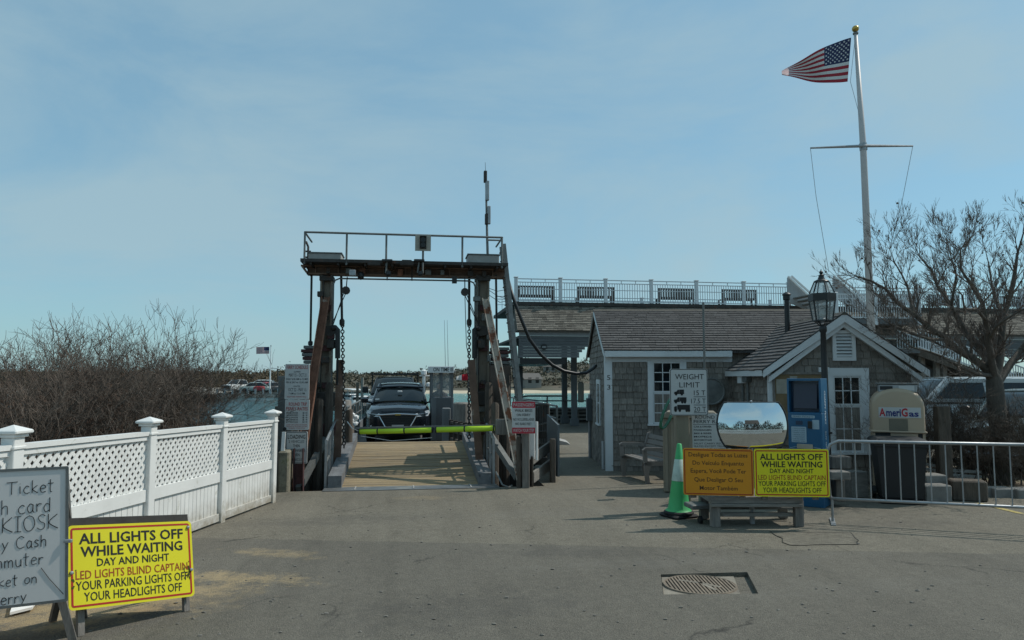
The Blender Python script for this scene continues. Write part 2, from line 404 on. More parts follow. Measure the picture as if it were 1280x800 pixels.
# shoreline, left to right
fence_end = G(344, 620)
gl, gr = G(362, 616), G(672, 604)
shore = [(-400, 40), (-60, 36), (-22, 22), (-9.5, 16.2), (-5.6, 15.2), (fence_end.x - .2, fence_end.y + .35), (gl.x, 13.42), (gr.x + .05, 13.42), (gr.x + .12, 15.0), (gr.x+.9, 20), (5.9, 39.0), (400, 39.0)]
HC = G(884, 729)                      # the sunken drain
HX0, HX1, HY0, HY1 = HC.x - .62, HC.x + .66, HC.y - .46, HC.y + .46
HQ = [G(829, 743), G(948, 742), G(934, 715), G(826, 718)]
def sheet(pts):
    mb = MB(); P = list(pts)
    xs = [p[0] for p in P]
    for hx in (HX0, HX1):
        for i in range(len(P)-1):
            if P[i][0] < hx < P[i+1][0]:
                t = (hx-P[i][0])/(P[i+1][0]-P[i][0]); P.insert(i+1, (hx, P[i][1]+t*(P[i+1][1]-P[i][1]))); break
    for (x0, y0), (x1, y1) in zip(P, P[1:]):
        hole = x0 >= HX0-1e-6 and x1 <= HX1+1e-6
        lv = [31.0, HY1, HY0, -30.0, -300.0]
        a, b = [y0], [y1]
        for q in lv:
            a.append(min(q, y0)); b.append(min(q, y1))
        for k in range(len(a)-1):
            if abs(a[k]-a[k+1]) < 1e-6 and abs(b[k]-b[k+1]) < 1e-6: continue
            if hole and abs(a[k]-HY1) < 1e-6 and abs(a[k+1]-HY0) < 1e-6: continue
            mb.add([(x0, a[k+1], GZ(0, a[k+1])), (x1, b[k+1], GZ(0, b[k+1])), (x1, b[k], GZ(0, b[k])), (x0, a[k], GZ(0, a[k]))], [(0,1,2,3)])
    H = [(HX0,HY0),(HX1,HY0),(HX1,HY1),(HX0,HY1)]
    vs = [(x, y, GZ(0, y)) for x, y in H] + [(p.x, p.y, GZ(0, p.y)) for p in HQ] + [(p.x, p.y, GZ(0, p.y)-.045) for p in HQ]
    mb.add(vs, [(0,1,5,4),(1,2,6,5),(2,3,7,6),(3,0,4,7),(4,5,9,8),(5,6,10,9),(6,7,11,10),(7,4,8,11),(8,9,10,11)])
    return mb
# a vertical step in x (the pier side) needs x strictly increasing: nudge
o = struct('ground', sheet(shore), m_asph)
mb = MB()
for (x0, y0), (x1, y1) in zip(shore, shore[1:]):
    mb.add([(x0, y0, GZ(0,y0)-.002), (x1, y1, GZ(0,y1)-.002), (x1, y1, WZ-1.5), (x0, y0, WZ-1.5)], [(0,1,2,3)])
struct('seawall', mb, M('seawall_timber', (.09,.08,.065), .9, var=.4, scale=2, stretch=(3,3,.6), bump=.5))
# earth bank left of the fence (under the shrubs)
f0, f3 = G(-160, 700), G(343, 618)
mb = MB(); A = [Vector((-60, -2, 0)), Vector((f0.x-2.2, -2, 0)), Vector((f3.x-.05, f3.y+.1, 0)), Vector((-5.6, 15.15, 0)), Vector((-9.5, 16.1, 0)), Vector((-22, 21.9, 0)), Vector((-60, 35.9, 0))]
mb.add([(v.x, v.y, GZ(0, v.y)+.006) for v in A], [tuple(range(len(A)))])
struct('earth_bank', mb, M('earth', (.13,.10,.065), .95, var=.5, scale=1.5, bump=.7, spots=((.09,.10,.04), 1.2, .52, .7)))

# water
def water_material():
    m = bpy.data.materials.new('water'); m.use_nodes = True; t = m.node_tree; l = t.links.new; b = t.nodes['Principled BSDF']
    b.inputs['Base Color'].default_value = (.022,.085,.095, 1); b.inputs['Roughness'].default_value = .12
    b.inputs['Specular IOR Level'].default_value = .35
    tcn = N(t, 'ShaderNodeTexCoord'); mpn = N(t, 'ShaderNodeMapping', inp={'Scale': (.8, 1.5, 1), 'Rotation': (0,0,.4)}); l(tcn.outputs['Object'], mpn.inputs[0])
    n1 = N(t, 'ShaderNodeTexNoise', inp={'Scale': 1.1, 'Detail': 6, 'Roughness': .6, 'Distortion': .6}); l(mpn.outputs[0], n1.inputs[0])
    n2 = N(t, 'ShaderNodeTexNoise', inp={'Scale': 4.0, 'Detail': 4, 'Roughness': .6}); l(mpn.outputs[0], n2.inputs[0])
    ad = N(t, 'ShaderNodeMath', operation='MULTIPLY_ADD', inp={1: .35}); l(n2.outputs[0], ad.inputs[0]); l(n1.outputs[0], ad.inputs[2])
    bp = N(t, 'ShaderNodeBump', inp={'Strength': 1.0, 'Distance': .45}); l(ad.outputs[0], bp.inputs['Height']); l(bp.outputs[0], b.inputs['Normal'])
    # paler over the sandy shallows by the far right beach
    sp = N(t, 'ShaderNodeSeparateXYZ'); l(tcn.outputs['Object'], sp.inputs[0])
    mr = N(t, 'ShaderNodeMapRange', inp={1: 25, 2: 95}); l(sp.outputs[1], mr.inputs[0])
    mr2 = N(t, 'ShaderNodeMapRange', inp={1: -25, 2: 10}); l(sp.outputs[0], mr2.inputs[0])
    mm = N(t, 'ShaderNodeMath', operation='MULTIPLY'); l(mr.outputs[0], mm.inputs[0]); l(mr2.outputs[0], mm.inputs[1])
    mx = N(t, 'ShaderNodeMix', data_type='RGBA'); l(mm.outputs[0], mx.inputs[0]); mx.inputs[6].default_value = (.02,.075,.10,1); mx.inputs[7].default_value = (.09,.28,.26,1)
    l(mx.outputs[2], b.inputs['Base Color']); return m
mb = MB(); mb.add([(-3000,-3000,WZ),(3000,-3000,WZ),(3000,4000,WZ),(-3000,4000,WZ)], [(0,1,2,3)])
struct('water', mb, water_material())

# far terrain
m_hill = M('hill_scrub', (.075,.07,.045), .95, var=.5, scale=.06, bump=0, spots=((.13,.10,.07), .12, .5, .8))
m_beach = M('beach_sand', (.50,.43,.31), .95, var=.12, scale=.2, bump=0)
m_bank = M('salt_grass', (.22,.19,.10), .95, var=.3, scale=.4, bump=0)
def hillstrip(name, x0, x1, y0, y1, hf, nx, ny, m, z0=WZ-.5):
    mb = MB(); vs = []
    for j in range(ny+1):
        for i in range(nx+1):
            x = x0 + (x1-x0)*i/nx; y = y0 + (y1-y0)*j/ny; vs.append((x, y, hf(x, y, j/ny)))
    mb.add(vs, [(j*(nx+1)+i, j*(nx+1)+i+1, (j+1)*(nx+1)+i+1, (j+1)*(nx+1)+i) for j in range(ny) for i in range(nx)])
    return struct(name, mb, m, smooth=True)
def hbeach(x, y, t): return WZ - .5 + min(1, t*5) * .75 + t*.5
hillstrip('beach', 2, 420, 158, 176, hbeach, 60, 10, m_beach)
def hh(x, y, t):
    h = 1.6 + 3.0*min(1, t*1.6) + 1.4*pnoise(Vector((x*.013, y*.013, 3))) * min(1, t*3) + .5*pnoise(Vector((x*.06, y*.06, 1)))
    h += 5.5 * math.exp(-((x-62)/38)**2) * min(1, t*2)
    return WZ + h * min(1, t*5+.25)
hillstrip('hills', -700, 900, 165, 420, hh, 160, 24, m_hill)
# left shore with the road, behind its low bulkhead
def lb(x, y, t): return WZ + 1.15 + t*.6
hillstrip('far_road', -160, -27, 108, 135, lb, 20, 4, M('far_road_gravel', (.30,.28,.24), .95, var=.2, scale=.5, bump=0))
hillstrip('far_shore', -400, -20, 130, 180, lambda x, y, t: WZ + 1.2 + 2.5*t, 40, 4, m_bank)
mb = MB(); mb.box((-160, 107.6, WZ-1), (-27, 108, WZ+1.1)); struct('far_bulkhead', mb, M('tarred_timber', (.03,.028,.025), .9, var=.3))
mb = MB(); mb.box((-160, 106.9, WZ-.5), (-57, 107.5, WZ+.22)); struct('far_beach', mb, m_beach)
# woods on the far shores: a mass of crowns made of small twig and leaf faces
def woods(name, n, fn, m, seed, k=34, fs=.5):
    rnd = random.Random(seed); mb = MB(); V = mb.v; Fc = mb.f; Cc = mb.c
    g_ = rnd.gauss; U = rnd.uniform
    for _ in range(n):
        x, y, z, r, h = fn(rnd); tn = U(.3, 1.7)
        for q in range(k):
            a = U(0, 6.283); t = U(-.9, 1)**1; rr = math.sqrt(max(0, 1-t*t)) * U(.4, 1.05)
            c = Vector((x + r*rr*math.cos(a), y + r*rr*math.sin(a)*.6, z + h*(.5+.5*t)*U(.85, 1.08)))
            s_ = fs * U(.5, 1.3); i = len(V)
            V.append(c + Vector((U(-s_,s_), U(-s_,s_), U(-s_,s_)))); V.append(c + Vector((U(-s_,s_), U(-s_,s_), U(-s_,s_)))); V.append(c + Vector((U(-s_,s_), U(-s_,s_), U(-s_,s_))))
            Fc.append((i, i+1, i+2)); Cc.append(tn)
    o = build(name, mb, m, attr=True); o['kind'] = 'stuff'; return o
def wr(rnd):
    x = rnd.uniform(-200, 330); t = rnd.random()**1.5; y = 177 + 190*t; r = rnd.uniform(1.2, 2.8); return x, y, hh(x, y, (y-165)/255)-.7, r, rnd.uniform(1.2, 2.6)*(1.5 if rnd.random() < .08 else 1)
mw1 = M('far_woods', (.085,.075,.05), .95, var=.35, scale=.12, bump=0, tone=.45, spots=((.045,.06,.035), .05, .55, .8))
o = woods('far_woods', 4200, wr, mw1, 3, 34, .5); tag(o, 'brown and dark green woods covering the far hills', 'woods')
def wl(rnd):
    x = rnd.uniform(-130, -20); y = rnd.uniform(133, 172); return x, y, WZ+1.4 + (y-133)*.05, rnd.uniform(1.0, 2.2), rnd.uniform(1.0, 2.4)*(1.6 if rnd.random() < .06 else 1)
o = woods('shore_thicket', 1300, wl, M('shore_scrub', (.10,.075,.045), .95, var=.35, scale=.2, bump=0, tone=.45, spots=((.05,.065,.035), .1, .55, .8)), 4, 50, .33)
tag(o, 'low brown thicket behind the cars on the far left shore', 'thicket')
# ------------------------------------------------------------------ ferry slip: bridge ramp
YN = 13.42 + .0                       # near edge of the ramp
pN = W(427, 604, 13.75); pNr = W(598, 601, 13.75)
XL, XR = pN.x, pNr.x                  # deck between the curbs
YF = 17.9; zN = -.275; zF = W(505, 552, YF).z
def rz(y): return zN + (zF - zN) * (y - 13.75) / (YF - 13.75)
SL = math.atan2(zF - zN, YF - 13.75)
ramp_t = thing('loading_ramp', 'timber decked loading ramp between two grey curbs, sloping up to the ferry', 'ramp', ((XL+XR)/2, 13.75, zN))
npl = 24; pw = (YF - 13.75) / npl
pm = MB(); pm.bev((XL-(XL+XR)/2-.25, -pw/2+.008, -.06), ((XR-XL)/2+.25, pw/2-.008, 0), .006); pme = pm.mesh('plank'); pme.materials.append(m_wood)
rnd = random.Random(5)
for i in range(npl):
    y = 13.75 + pw * (i + .5)
    piece('plank', pme, ramp_t, Matrix.Translation((rnd.uniform(-.01,.01), y - 13.75, rz(y) - zN + rnd.uniform(-.004,.004))) @ Matrix.Rotation(SL, 4, 'X'))
m_curb = M('grey_curb_timber', (.15,.155,.16), .8, var=.3, scale=3, stretch=(3,1,3), bump=.3, rand=.15, spots=((.06,.06,.06), 4, .6, .7))
for sx, x in ((-1, XL), (1, XR)):
    mb = MB(); a, b = (x - .24, x) if sx < 0 else (x, x + .24)
    for k in range(3):
        y0 = 13.72 + k*1.45; y1 = y0 + 1.43 - (0 if k < 2 else .2)
        cb = MB(); vs = [(a, y0, rz(y0)), (b, y0, rz(y0)), (b, y1, rz(y1)), (a, y1, rz(y1))]
        cb.prism([Vector(v) for v in vs], (0, 0, .23)); build('curb_timber', cb, m_curb, ramp_t)
mb = MB(); mb.prism([(XL-.3, 13.3, GZ(0,13.3)+.012), (XR+.35, 13.3, GZ(0,13.3)+.012), (XR+.35, 13.78, zN+.012), (XL-.3, 13.78, zN+.012)], (0,0,-.03))
plate = build('threshold_plate', mb, M('worn_steel_plate', (.16,.165,.165), .5, metal=.4, var=.3, scale=3, bump=.15, spots=((.33,.32,.28), 2.2, .56, .6)), ramp_t)
for k in range(3):
    x = XL + .25 + k*1.05
    mb = MB(); mb.box((x, 13.36, GZ(0,13.3)+.012), (x+.02, 13.74, GZ(0,13.3)+.02)); build('plate_seam', mb, m_conc, plate)
mb = MB()
for x in (XL-.12, XR+.12, (XL+XR)/2): mb.beam((x, 13.5, rz(13.5)-.3), (x, YF, rz(YF)-.28), .2, .4)
mb.beam((XL-.3, YF, rz(YF)-.25), (XR+.3, YF, rz(YF)-.25), .3, .35)
build('steel_girder', mb, m_dark, ramp_t)
mb = MB(); mb.prism([(XL, YF+.02, zF-.02), (XR, YF+.02, zF-.02), (XR-.02, YF+.75, zF-.13), (XL+.02, YF+.75, zF-.13)], (0,0,-.05)); build('apron_flap', mb, m_galvd, ramp_t)
# hand rails beside the curbs
for sx, x in ((-1, XL-.3), (1, XR+.3)):
    h = build('handrail', MB().tube([(x, 13.85, rz(13.85)+.84), (x, 15.6, rz(15.6)+.95), (x, 17.6, rz(17.6)+1.0)], .028, 6), m_galv, ramp_t)
    for k in range(6):
        y = 13.85 + k*.55
        build('rail_post', MB().beam((x, y, rz(y)-.3), (x, y, rz(y)+.86), .045, .045), m_galv, ramp_t)
    mb = MB().tube([(x, 13.85, rz(13.85)+.45), (x, 17.6, rz(17.6)+.5)], .018, 5); build('mid_rail', mb, m_galvd, ramp_t)

# ------------------------------------------------------------------ lifting gantry
GYP = 15.6
def g(px, py, dy=0): return W(px, py, GYP + dy)
gant = thing('ferry_gantry', 'rusty steel lifting gantry with a railed walkway standing over the ferry ramp', 'gantry', (g(505, 500).x, GYP, WZ))
def hcol(px0, px1, pyt):
    a, b = g(px0, pyt), g(px1, pyt); mb = MB()
    x0, x1, zt = a.x, b.x, a.z
    for x in (x0, x1): mb.box((x-.02, GYP-.13, WZ-1), (x+.02, GYP+.13, zt))
    mb.box((x0+.02, GYP-.02, WZ-1), (x1-.02, GYP+.02, zt)); return mb
m_col = M('column_steel', (.25,.215,.17), .75, metal=.1, var=.35, scale=3, stretch=(1,1,.4), bump=.2, spots=((.12,.06,.04), 3, .55, .8))
for a, b in ((402.5, 415.5), (596, 610)):
    c = build('column', hcol(a, b, 345), m_col, gant)
    p0, p1 = g(a-2, 346), g(b+2, 352)
    build('cap_plate', MB().box((p0.x, GYP-.18, p1.z), (p1.x, GYP+.18, p0.z)), m_dark, c)
    for py in (382, 432, 478): # splice cleats
        q0, q1 = g(a+1, py), g(b-1, py+7); build('splice_plate', MB().box((q0.x, GYP-.15, q1.z), (q1.x, GYP-.10, q0.z)), m_maroon, c)
# main beam (I section), its two ends tapered
z0, z1, zt = g(505, 346).z, g(505, 338).z, g(505, 329).z
x0, x1 = g(377, 340).x, g(632, 340).x
mb = MB(); mb.box((x0+.12, GYP-.14, z0), (x1-.03, GYP+.14, z0+.03)).box((x0, GYP-.14, zt-.13), (x1, GYP+.14, zt-.10)).box((x0+.12, GYP-.015, z0+.03), (x1-.03, GYP+.015, zt-.13))
rnd = random.Random(2)
for i in range(9):
    x = x0 + .3 + i*(x1-x0-.6)/8; mb.box((x-.01, GYP-.13, z0+.03), (x+.01, GYP-.016, zt-.13))
mb.prism([(x0, GYP-.14, zt-.13), (x0+.05, GYP-.14, zt-.13), (x0+.18, GYP-.14, z0-.02), (x0+.1, GYP-.14, z0+.03)], (0,.28,0))
build('beam', mb, M('beam_steel', (.19,.125,.09), .85, var=.35, scale=3, bump=.25, spots=((.15,.145,.13), 4, .58, .7)), gant)
mb = MB().box((x0+.05, GYP-.55, zt-.10), (x1-.05, GYP+.55, zt-.04)); mb.box((x0+.05, GYP-.57, zt-.10), (x1-.02, GYP-.53, zt-.035)); mb.box((x0+.05, GYP+.53, zt-.10), (x1-.02, GYP+.57, zt-.035))
for i_ in range(8):
    x_ = x0+.25+i_*(x1-x0-.5)/7; mb.box((x_-.02, GYP-.53, zt-.15), (x_+.02, GYP+.53, zt-.10))
build('walkway', mb, m_dark, gant)
# walkway rail
ztop = g(505, 293.5, -.55).z
rail = build('railing', MB().tube([(g(381,291,-.55).x, GYP-.55, ztop), (g(628,297,-.55).x, GYP-.55, ztop)], .022, 6).tube([(g(381,291,-.55).x, GYP-.55, ztop), (g(381,291,-.55).x, GYP+.55, ztop)], .02, 6).tube([(g(628,297,-.55).x, GYP-.55, ztop), (g(628,297,-.55).x, GYP+.55, ztop)], .02, 6), m_galvd, gant)
for px in (381, 433.5, 483, 529, 578, 627.5):
    x = g(px, 300, -.55).x; build('rail_post', MB().tube([(x, GYP-.55, zt-.15), (x, GYP-.55, ztop)], .022, 6), m_galvd, rail)
x = g(385.5, 300, .5).x; build('vent_pipe', MB().tube([(x-.05, GYP+.5, ztop-.0), (x, GYP+.5, ztop-.12), (x, GYP+.5, zt-.1)], .025, 6).tube([(x-.06, GYP+.5, ztop-.22), (x+.06, GYP+.5, ztop-.22)], .02, 5).tube([(x-.06, GYP+.5, ztop-.35), (x+.06, GYP+.5, ztop-.35)], .02, 5), m_dark, gant)
for a, b, c, d in ((388, 428, 319, 329), (584, 622, 321, 332)):
    p, q = g(a, c), g(b, d); hb = build('winch_cover', MB().bev((p.x, GYP-.3, zt-.04), (q.x, GYP+.3, p.z), .012), M('winch_cover_paint', (.33,.33,.31), .7, var=.15, bump=.1, spots=((.15,.12,.09), 4, .6, .5)), gant)
    build('cover_lid', MB().box((p.x-.02, GYP-.32, p.z), (q.x+.02, GYP+.32, p.z+.02)), m_galvd, hb)
for a, b, c, d in ((460, 475.5, 326, 332), (500, 517, 325.5, 332)):      # floodlight bodies with sloped shoulders
    p, q = g(a, c, -.5), g(b, d, -.5)
    build('floodlight', MB().prism([(p.x, GYP-.6, q.z), (q.x, GYP-.6, q.z), (q.x, GYP-.6, q.z+.05), (q.x-.05, GYP-.6, p.z), (p.x+.05, GYP-.6, p.z), (p.x, GYP-.6, q.z+.05)], (0,.2,0)), m_dark, gant)
for px in (484, 524):
    p = g(px, 326, -.6); lm = build('work_light', MB().bev((p.x-.11, GYP-.68, p.z-.025), (p.x+.11, GYP-.5, p.z+.025), .01), m_black, gant)
    q = g(px-2, 341, -.6); build('lamp_bracket', MB().tube([(p.x, GYP-.6, p.z), (q.x, GYP-.6, q.z)], .02, 5), m_galvd, lm)
    build('lamp_head', MB().lathe([(.03,-.05),(.06,-.02),(.05,.05)], (q.x+.06, GYP-.62, q.z-.02), 8), m_black, lm)
# signal board with two dark lamps
p, q = g(519, 293.5, -.62), g(538.5, 314, -.62)
sb = build('signal_board', MB().box((p.x, GYP-.65, q.z), (q.x, GYP-.62, p.z)), M('signal_backboard', (.36,.34,.29), .8, var=.12, bump=.05), gant)
cx = (p.x+q.x)/2
build('signal_post', MB().tube([(cx, GYP-.6, zt-.3), (cx, GYP-.6, p.z)], .02, 6), m_galvd, sb)
for k in (0, 1):
    z = p.z - .12 - k*.11; build('signal_lamp', MB().lathe([(.02,-.05),(.05,-.05),(.055,.05),(.02,.05)], (cx, GYP-.70, z), 10, Matrix.Rotation(R(90), 4, 'X')), m_black, sb)
build('lamp_hood', MB().box((cx-.07, GYP-.76, p.z-.055), (cx+.07, GYP-.66, p.z-.04)).box((cx-.07, GYP-.66, p.z-.3), (cx+.07, GYP-.655, p.z-.05)), m_dark, sb)
# conduit below the beam, bent down along both columns
cz = g(505, 349.5, -.2).z; xa, xb = g(417, 349, -.2).x, g(594, 349, -.2).x
def arc(x0, z0, x1, z1, n=5): return [(x0 + (x1-x0)*math.sin(R(90*i/n)), GYP-.18, z0 + (z1-z0)*(1-math.cos(R(90*i/n)))) for i in range(n+1)]
build('conduit', MB().tube([(xa, GYP-.18, .6)] + [(xa, GYP-.18, cz-.12), (xa+.03, GYP-.18, cz-.04), (xa+.12, GYP-.18, cz), (xb-.12, GYP-.18, cz), (xb-.03, GYP-.18, cz-.04), (xb, GYP-.18, cz-.12), (xb, GYP-.18, 2.4)], .017, 6)
      .tube([(xb-.5, GYP-.2, cz+.05), (xb+.02, GYP-.2, cz+.05), (xb+.05, GYP-.2, cz), (xb+.05, GYP-.2, 1.8)], .014, 6), m_galvd, gant)
for px in (484, 515): x = g(px, 345, -.2).x; build('conduit_hanger', MB().tube([(x, GYP-.18, cz-.02), (x, GYP-.18, zt-.1)], .014, 5), m_dark, gant)
p = g(451, 344.5, -.4); build('camera_dome', MB().lathe([(.01,-.09),(.055,-.07),(.07,-.02),(.07,.04),(.03,.08)], (p.x, GYP-.4, p.z), 10), m_black, gant, smooth=True)
p = g(437, 338, -.5); q = g(445, 345.5, -.5); build('junction_box', MB().bev((p.x, GYP-.62, q.z), (q.x, GYP-.5, p.z), .01), m_galv, gant)
p = g(568, 350, -.3); build('floodlight', MB().box((p.x-.05, -.05, -.07), (p.x+.05, .05, .07), Matrix.Translation((0, GYP-.3, p.z)) ), m_black, gant)
# braces: rusty channels from near ground up to the columns
def gb(px, py, zc): return C(px, py, zc)
A = gb(370.5, 613, 13.35); A2 = g(407.5, 372, -.15)
def channel(mb, a, b, w_, d_):
    mb.beam(a, b, w_, .02, up=(0,1,0)); a, b = Vector(a), Vector(b); u = (b-a).normalized(); s_ = u.cross(Vector((0,1,0))).normalized()
    for k in (-1, 1): mb.beam(a + s_*k*w_/2 - Vector((0,d_/2,0)), b + s_*k*w_/2 - Vector((0,d_/2,0)), .018, d_, up=(0,1,0))
    return mb
build('brace', channel(MB(), A, A2, .15, .10), m_rust, gant, label='brown rusty brace on the left column')
B = gb(651, 603, 13.5); B2 = g(606.5, 374, -.15)
build('brace', channel(MB(), B, B2, .13, .10), m_rustw, gant, label='brace with peeling white paint on the right column')
A3 = gb(373, 612, 13.25); A4 = C(407, 549, 14.6)
build('strut', MB().beam(A3, A4, .10, .12), m_galvd, gant)
build('foot_post', channel(MB(), gb(374, 613, 13.3)-Vector((0,0,.3)), gb(374, 560, 13.3), .16, .12), m_maroon, gant)
B3 = gb(647, 597, 13.55); B4 = C(613, 545, 14.6)
build('strut', MB().beam(B3, B4, .10, .12), m_galvd, gant)
# lift arms by the ramp
for (a, b, zc1, zc2) in (((425, 450), (421, 590), 15.2, 14.9), ((589, 450), (600, 585), 15.2, 14.9)):
    build('lift_arm', MB().beam(C(*a, zc1), C(*b, zc2), .15, .07, up=(0,1,0)), M('brown_lift_arm', (.14,.085,.06), .85, var=.35, scale=4, bump=.3, spots=((.3,.27,.24), 4, .6, .7)), gant)
# hydraulic cylinders
for px, sgn in ((422, 1), (593, -1)):
    a, b = g(px, 412, -.25), g(px, 448, -.25); c_ = build('lift_cylinder', MB().tube([a + Vector((-.12*sgn, 0, .02)), a + Vector((-.04*sgn,0,.04)), a, b], .055, 8).tube([b, b - Vector((0,0,.55))], .022, 6), m_black, gant)
    build('cylinder_bracket', MB().prism([a + Vector((-.3*sgn,0,.06)), a+Vector((-.05*sgn,0,.1)), a+Vector((0,0,-.02)), a+Vector((-.12*sgn,0,-.14)), a+Vector((-.3*sgn,0,-.1))], (0,.15,0)), m_dark, c_)
    d = g(px - 8*sgn, 430, -.2); build('clamp', MB().lathe([(.02,-.12),(.09,-.08),(.09,.08),(.02,.12)], d, 8), m_dark, c_)
# hanging rods, counterweights, chains, tackle
def rod(px0, px1, y0, y1, dy=0, r=.025): 
    return MB().tube([g(px0, y0, dy), g(px1, y1, dy)], r, 6)
for px0, px1, y1, cw in ((389.5, 388, 432, (379, 397, 432, 455)), (620, 621, 430, (612, 636, 434, 456))):
    r_ = build('lifting_cable', rod(px0, px1, 344, y1), m_black, gant)
    e = g(px1, y1-3); build('shackle', MB().lathe([(.02,-.06),(.05,-.03),(.05,.03),(.02,.06)], e, 8), m_black, r_)
    a, b, c_, d_ = cw; p, q = g(a, c_), g(b, d_)
    k = thing('counterweight', 'stacked iron plate counterweight hanging beside the %s gantry column' % ('sign side' if px0 < 500 else 'ladder side'), 'counterweight', ((p.x+q.x)/2, GYP, q.z), 0, 'gantry counterweights')
    n = 5; hgt = (p.z - q.z)
    for i in range(n):
        off = rnd.uniform(-.02, .02); sh = .0 if i % 2 else .02
        build('plate', MB().bev((p.x+off+sh, GYP-.2, q.z + hgt*i/n + .005), (q.x+off-sh, GYP+.2, q.z + hgt*(i+1)/n - .006), .008), m_maroon if i % 2 else m_galvd, k)
    build('weight_block', MB().bev((p.x-.02, GYP-.2, q.z-1.3), (q.x+.02, GYP+.2, q.z-.01), .02), M('rusty_block', (.11,.085,.07), .9, var=.3, scale=3, bump=.3), k)
def chain(px0, py0, px1, py1, dy, label, n):
    a, b = g(px0, py0, dy), g(px1, py1, dy); d = (b-a); L = d.length/n
    t = thing('lifting_chain', label, 'chain', b, 0, 'lifting chains of the ramp')
    up = d.normalized(); s1 = Vector((1,0,0)); s2 = up.cross(s1).normalized()
    me = None
    lk = MB(); pts = []
    for k in range(12):
        an = 2*math.pi*k/12; pts.append(Vector((math.cos(an)*.032, 0, math.sin(an)*L*.58)))
    nn = len(pts); vs = []; fs = []
    for i, p in enumerate(pts):
        o_ = Vector((p.x/.032, 0, p.z/(L*.58))).normalized()
        for (u_, v_) in ((1,0),(0,1),(-1,0),(0,-1)): vs.append(p + o_*u_*.0125 + Vector((0, v_*.0125, 0)))
    for i in range(nn):
        for j in range(4): fs.append((i*4+j, i*4+(j+1)%4, ((i+1)%nn)*4+(j+1)%4, ((i+1)%nn)*4+j))
    lk.add(vs, fs); me = lk.mesh('chain_link', smooth=True); me.materials.append(m_rustchain)
    q = Vector((0,0,-1)).rotation_difference(up).to_matrix().to_4x4()
    for i in range(n):
        c_ = a + d*((i+.5)/n); piece('chain_link', me, t, Matrix.Translation(c_ - Vector(t.location)) @ q @ Matrix.Rotation(R(90) if i % 2 else R(10), 4, 'Z'))
    return t
m_rustchain = M('dark_chain', (.05,.045,.045), .7, metal=.4, var=.3, bump=0)
build('hanging_rod', rod(426.5, 427.5, 345, 402, -.1, .028).lathe([(.03,-.08),(.055,-.04),(.055,.04),(.03,.08)], g(427.5, 403, -.1), 8), m_dark, gant)
build('hanging_rod', rod(586.5, 586.5, 345, 402, -.1, .028).lathe([(.03,-.08),(.055,-.04),(.055,.04),(.03,.08)], g(586.5, 403, -.1), 8), m_dark, gant)
chain(428, 405, 430, 560, -.1, 'dark steel lifting chain hanging down by the schedule sign side of the ramp', 40)
chain(586.5, 405, 586.5, 548, -.1, 'dark steel lifting chain crossing the yellow bar near the passengers sign', 37)
for (bx, by, ex, ey, hx) in ((432.5, 363, 415, 405, 434), (581, 365, 597, 402, 581)):
    p = g(bx, by, -.3); pb = build('pulley_block', MB().lathe([(.03,-.05),(.085,-.045),(.085,.045),(.03,.05)], p, 10, Matrix.Rotation(R(90), 4, 'X')), m_dark, gant)
    h = g(hx, 346, -.3); e = g(ex, ey, -.25)
    build('rope', MB().tube([h, p], .012, 5).tube([p + Vector((.02,0,0)), e], .010, 5).tube([p - Vector((.03,0,0)), e + Vector((.01,0,-.06))], .010, 5), m_black, pb)
p = g(581, 366, -.3); build('loose_rope', MB().tube([p, g(582, 400, -.3), g(583, 432, -.3), g(586, 446, -.3)], .009, 5), m_galvd, gant)
# wire bundle between right column and ladder
for a, b, c_ in (((610, 360), (622, 364), (633, 362)), ((610, 362), (622, 370), (634, 374)), ((610, 368), (625, 378), (634, 376))):
    build('wire', MB().tube([g(*a), g(*b), g(*c_, .05)], .008, 4), m_black, gant)
# antenna mast on the right end
am = build('antenna_mast', MB().tube([g(610, 332), g(609, 300), g(607.3, 224)], [.03, .028, .02], 6).tube([g(607.3, 224), g(606.5, 203)], [.008, .005], 4), m_galvd, gant)
for px, py, wd, hh_ in ((607.5, 221, .05, .13), (610, 238.5, .06, .22), (612, 269, .05, .2), (609, 274, .05, .12)):
    p = g(px, py, -.05); build('antenna_panel', MB().bev((p.x-wd, GYP-.1, p.z-hh_), (p.x+wd*.4, GYP+.0, p.z+hh_), .01), m_galv if hh_ > .15 else m_dark, am)
p, q = g(609, 300), g(627, 300); build('mast_stay', MB().tube([(p.x, GYP, p.z), (q.x, GYP, p.z)], .02, 5), m_galvd, am)
# slanting ladder on the right: seen nearly edge on
lad = thing('ladder', 'long grey steel ladder leaning beside the right gantry column', 'ladder', C(649, 500, 15.2))
t0, t1 = g(628.5, 305, -.1), C(649.5, 505, 15.0)
for k in (0, .38):
    build('ladder_rail', MB().beam(t0 + Vector((.02, k, 0)), t1 + Vector((.02, k, 0)), .05, .09, up=(1,0,0)), m_galvd, lad)
for i in range(17):
    c_ = t0 + (t1-t0)*((i+.7)/17.4); build('rung', MB().tube([c_ + Vector((-.04, -.03, 0)), c_ + Vector((-.03, .41, 0))], .017, 5), m_galvd, lad)
# black hose sagging from the gantry to the shingled hut
hp = [g(634, 346, .1), C(641, 371, 15.6), C(652, 400, 15.6), C(662, 424, 15.7), C(676, 443, 15.8), C(690, 456, 15.9), C(705, 464, 16), C(720, 467, 16.1), C(733, 466, 16.2), C(741, 461, 16.3), C(745, 457, 16.4)]
single('cable', MB().tube(hp, .038, 7), m_black, 'thick black cable sagging between the gantry ladder and the shingled hut', 'cable', smooth=True)
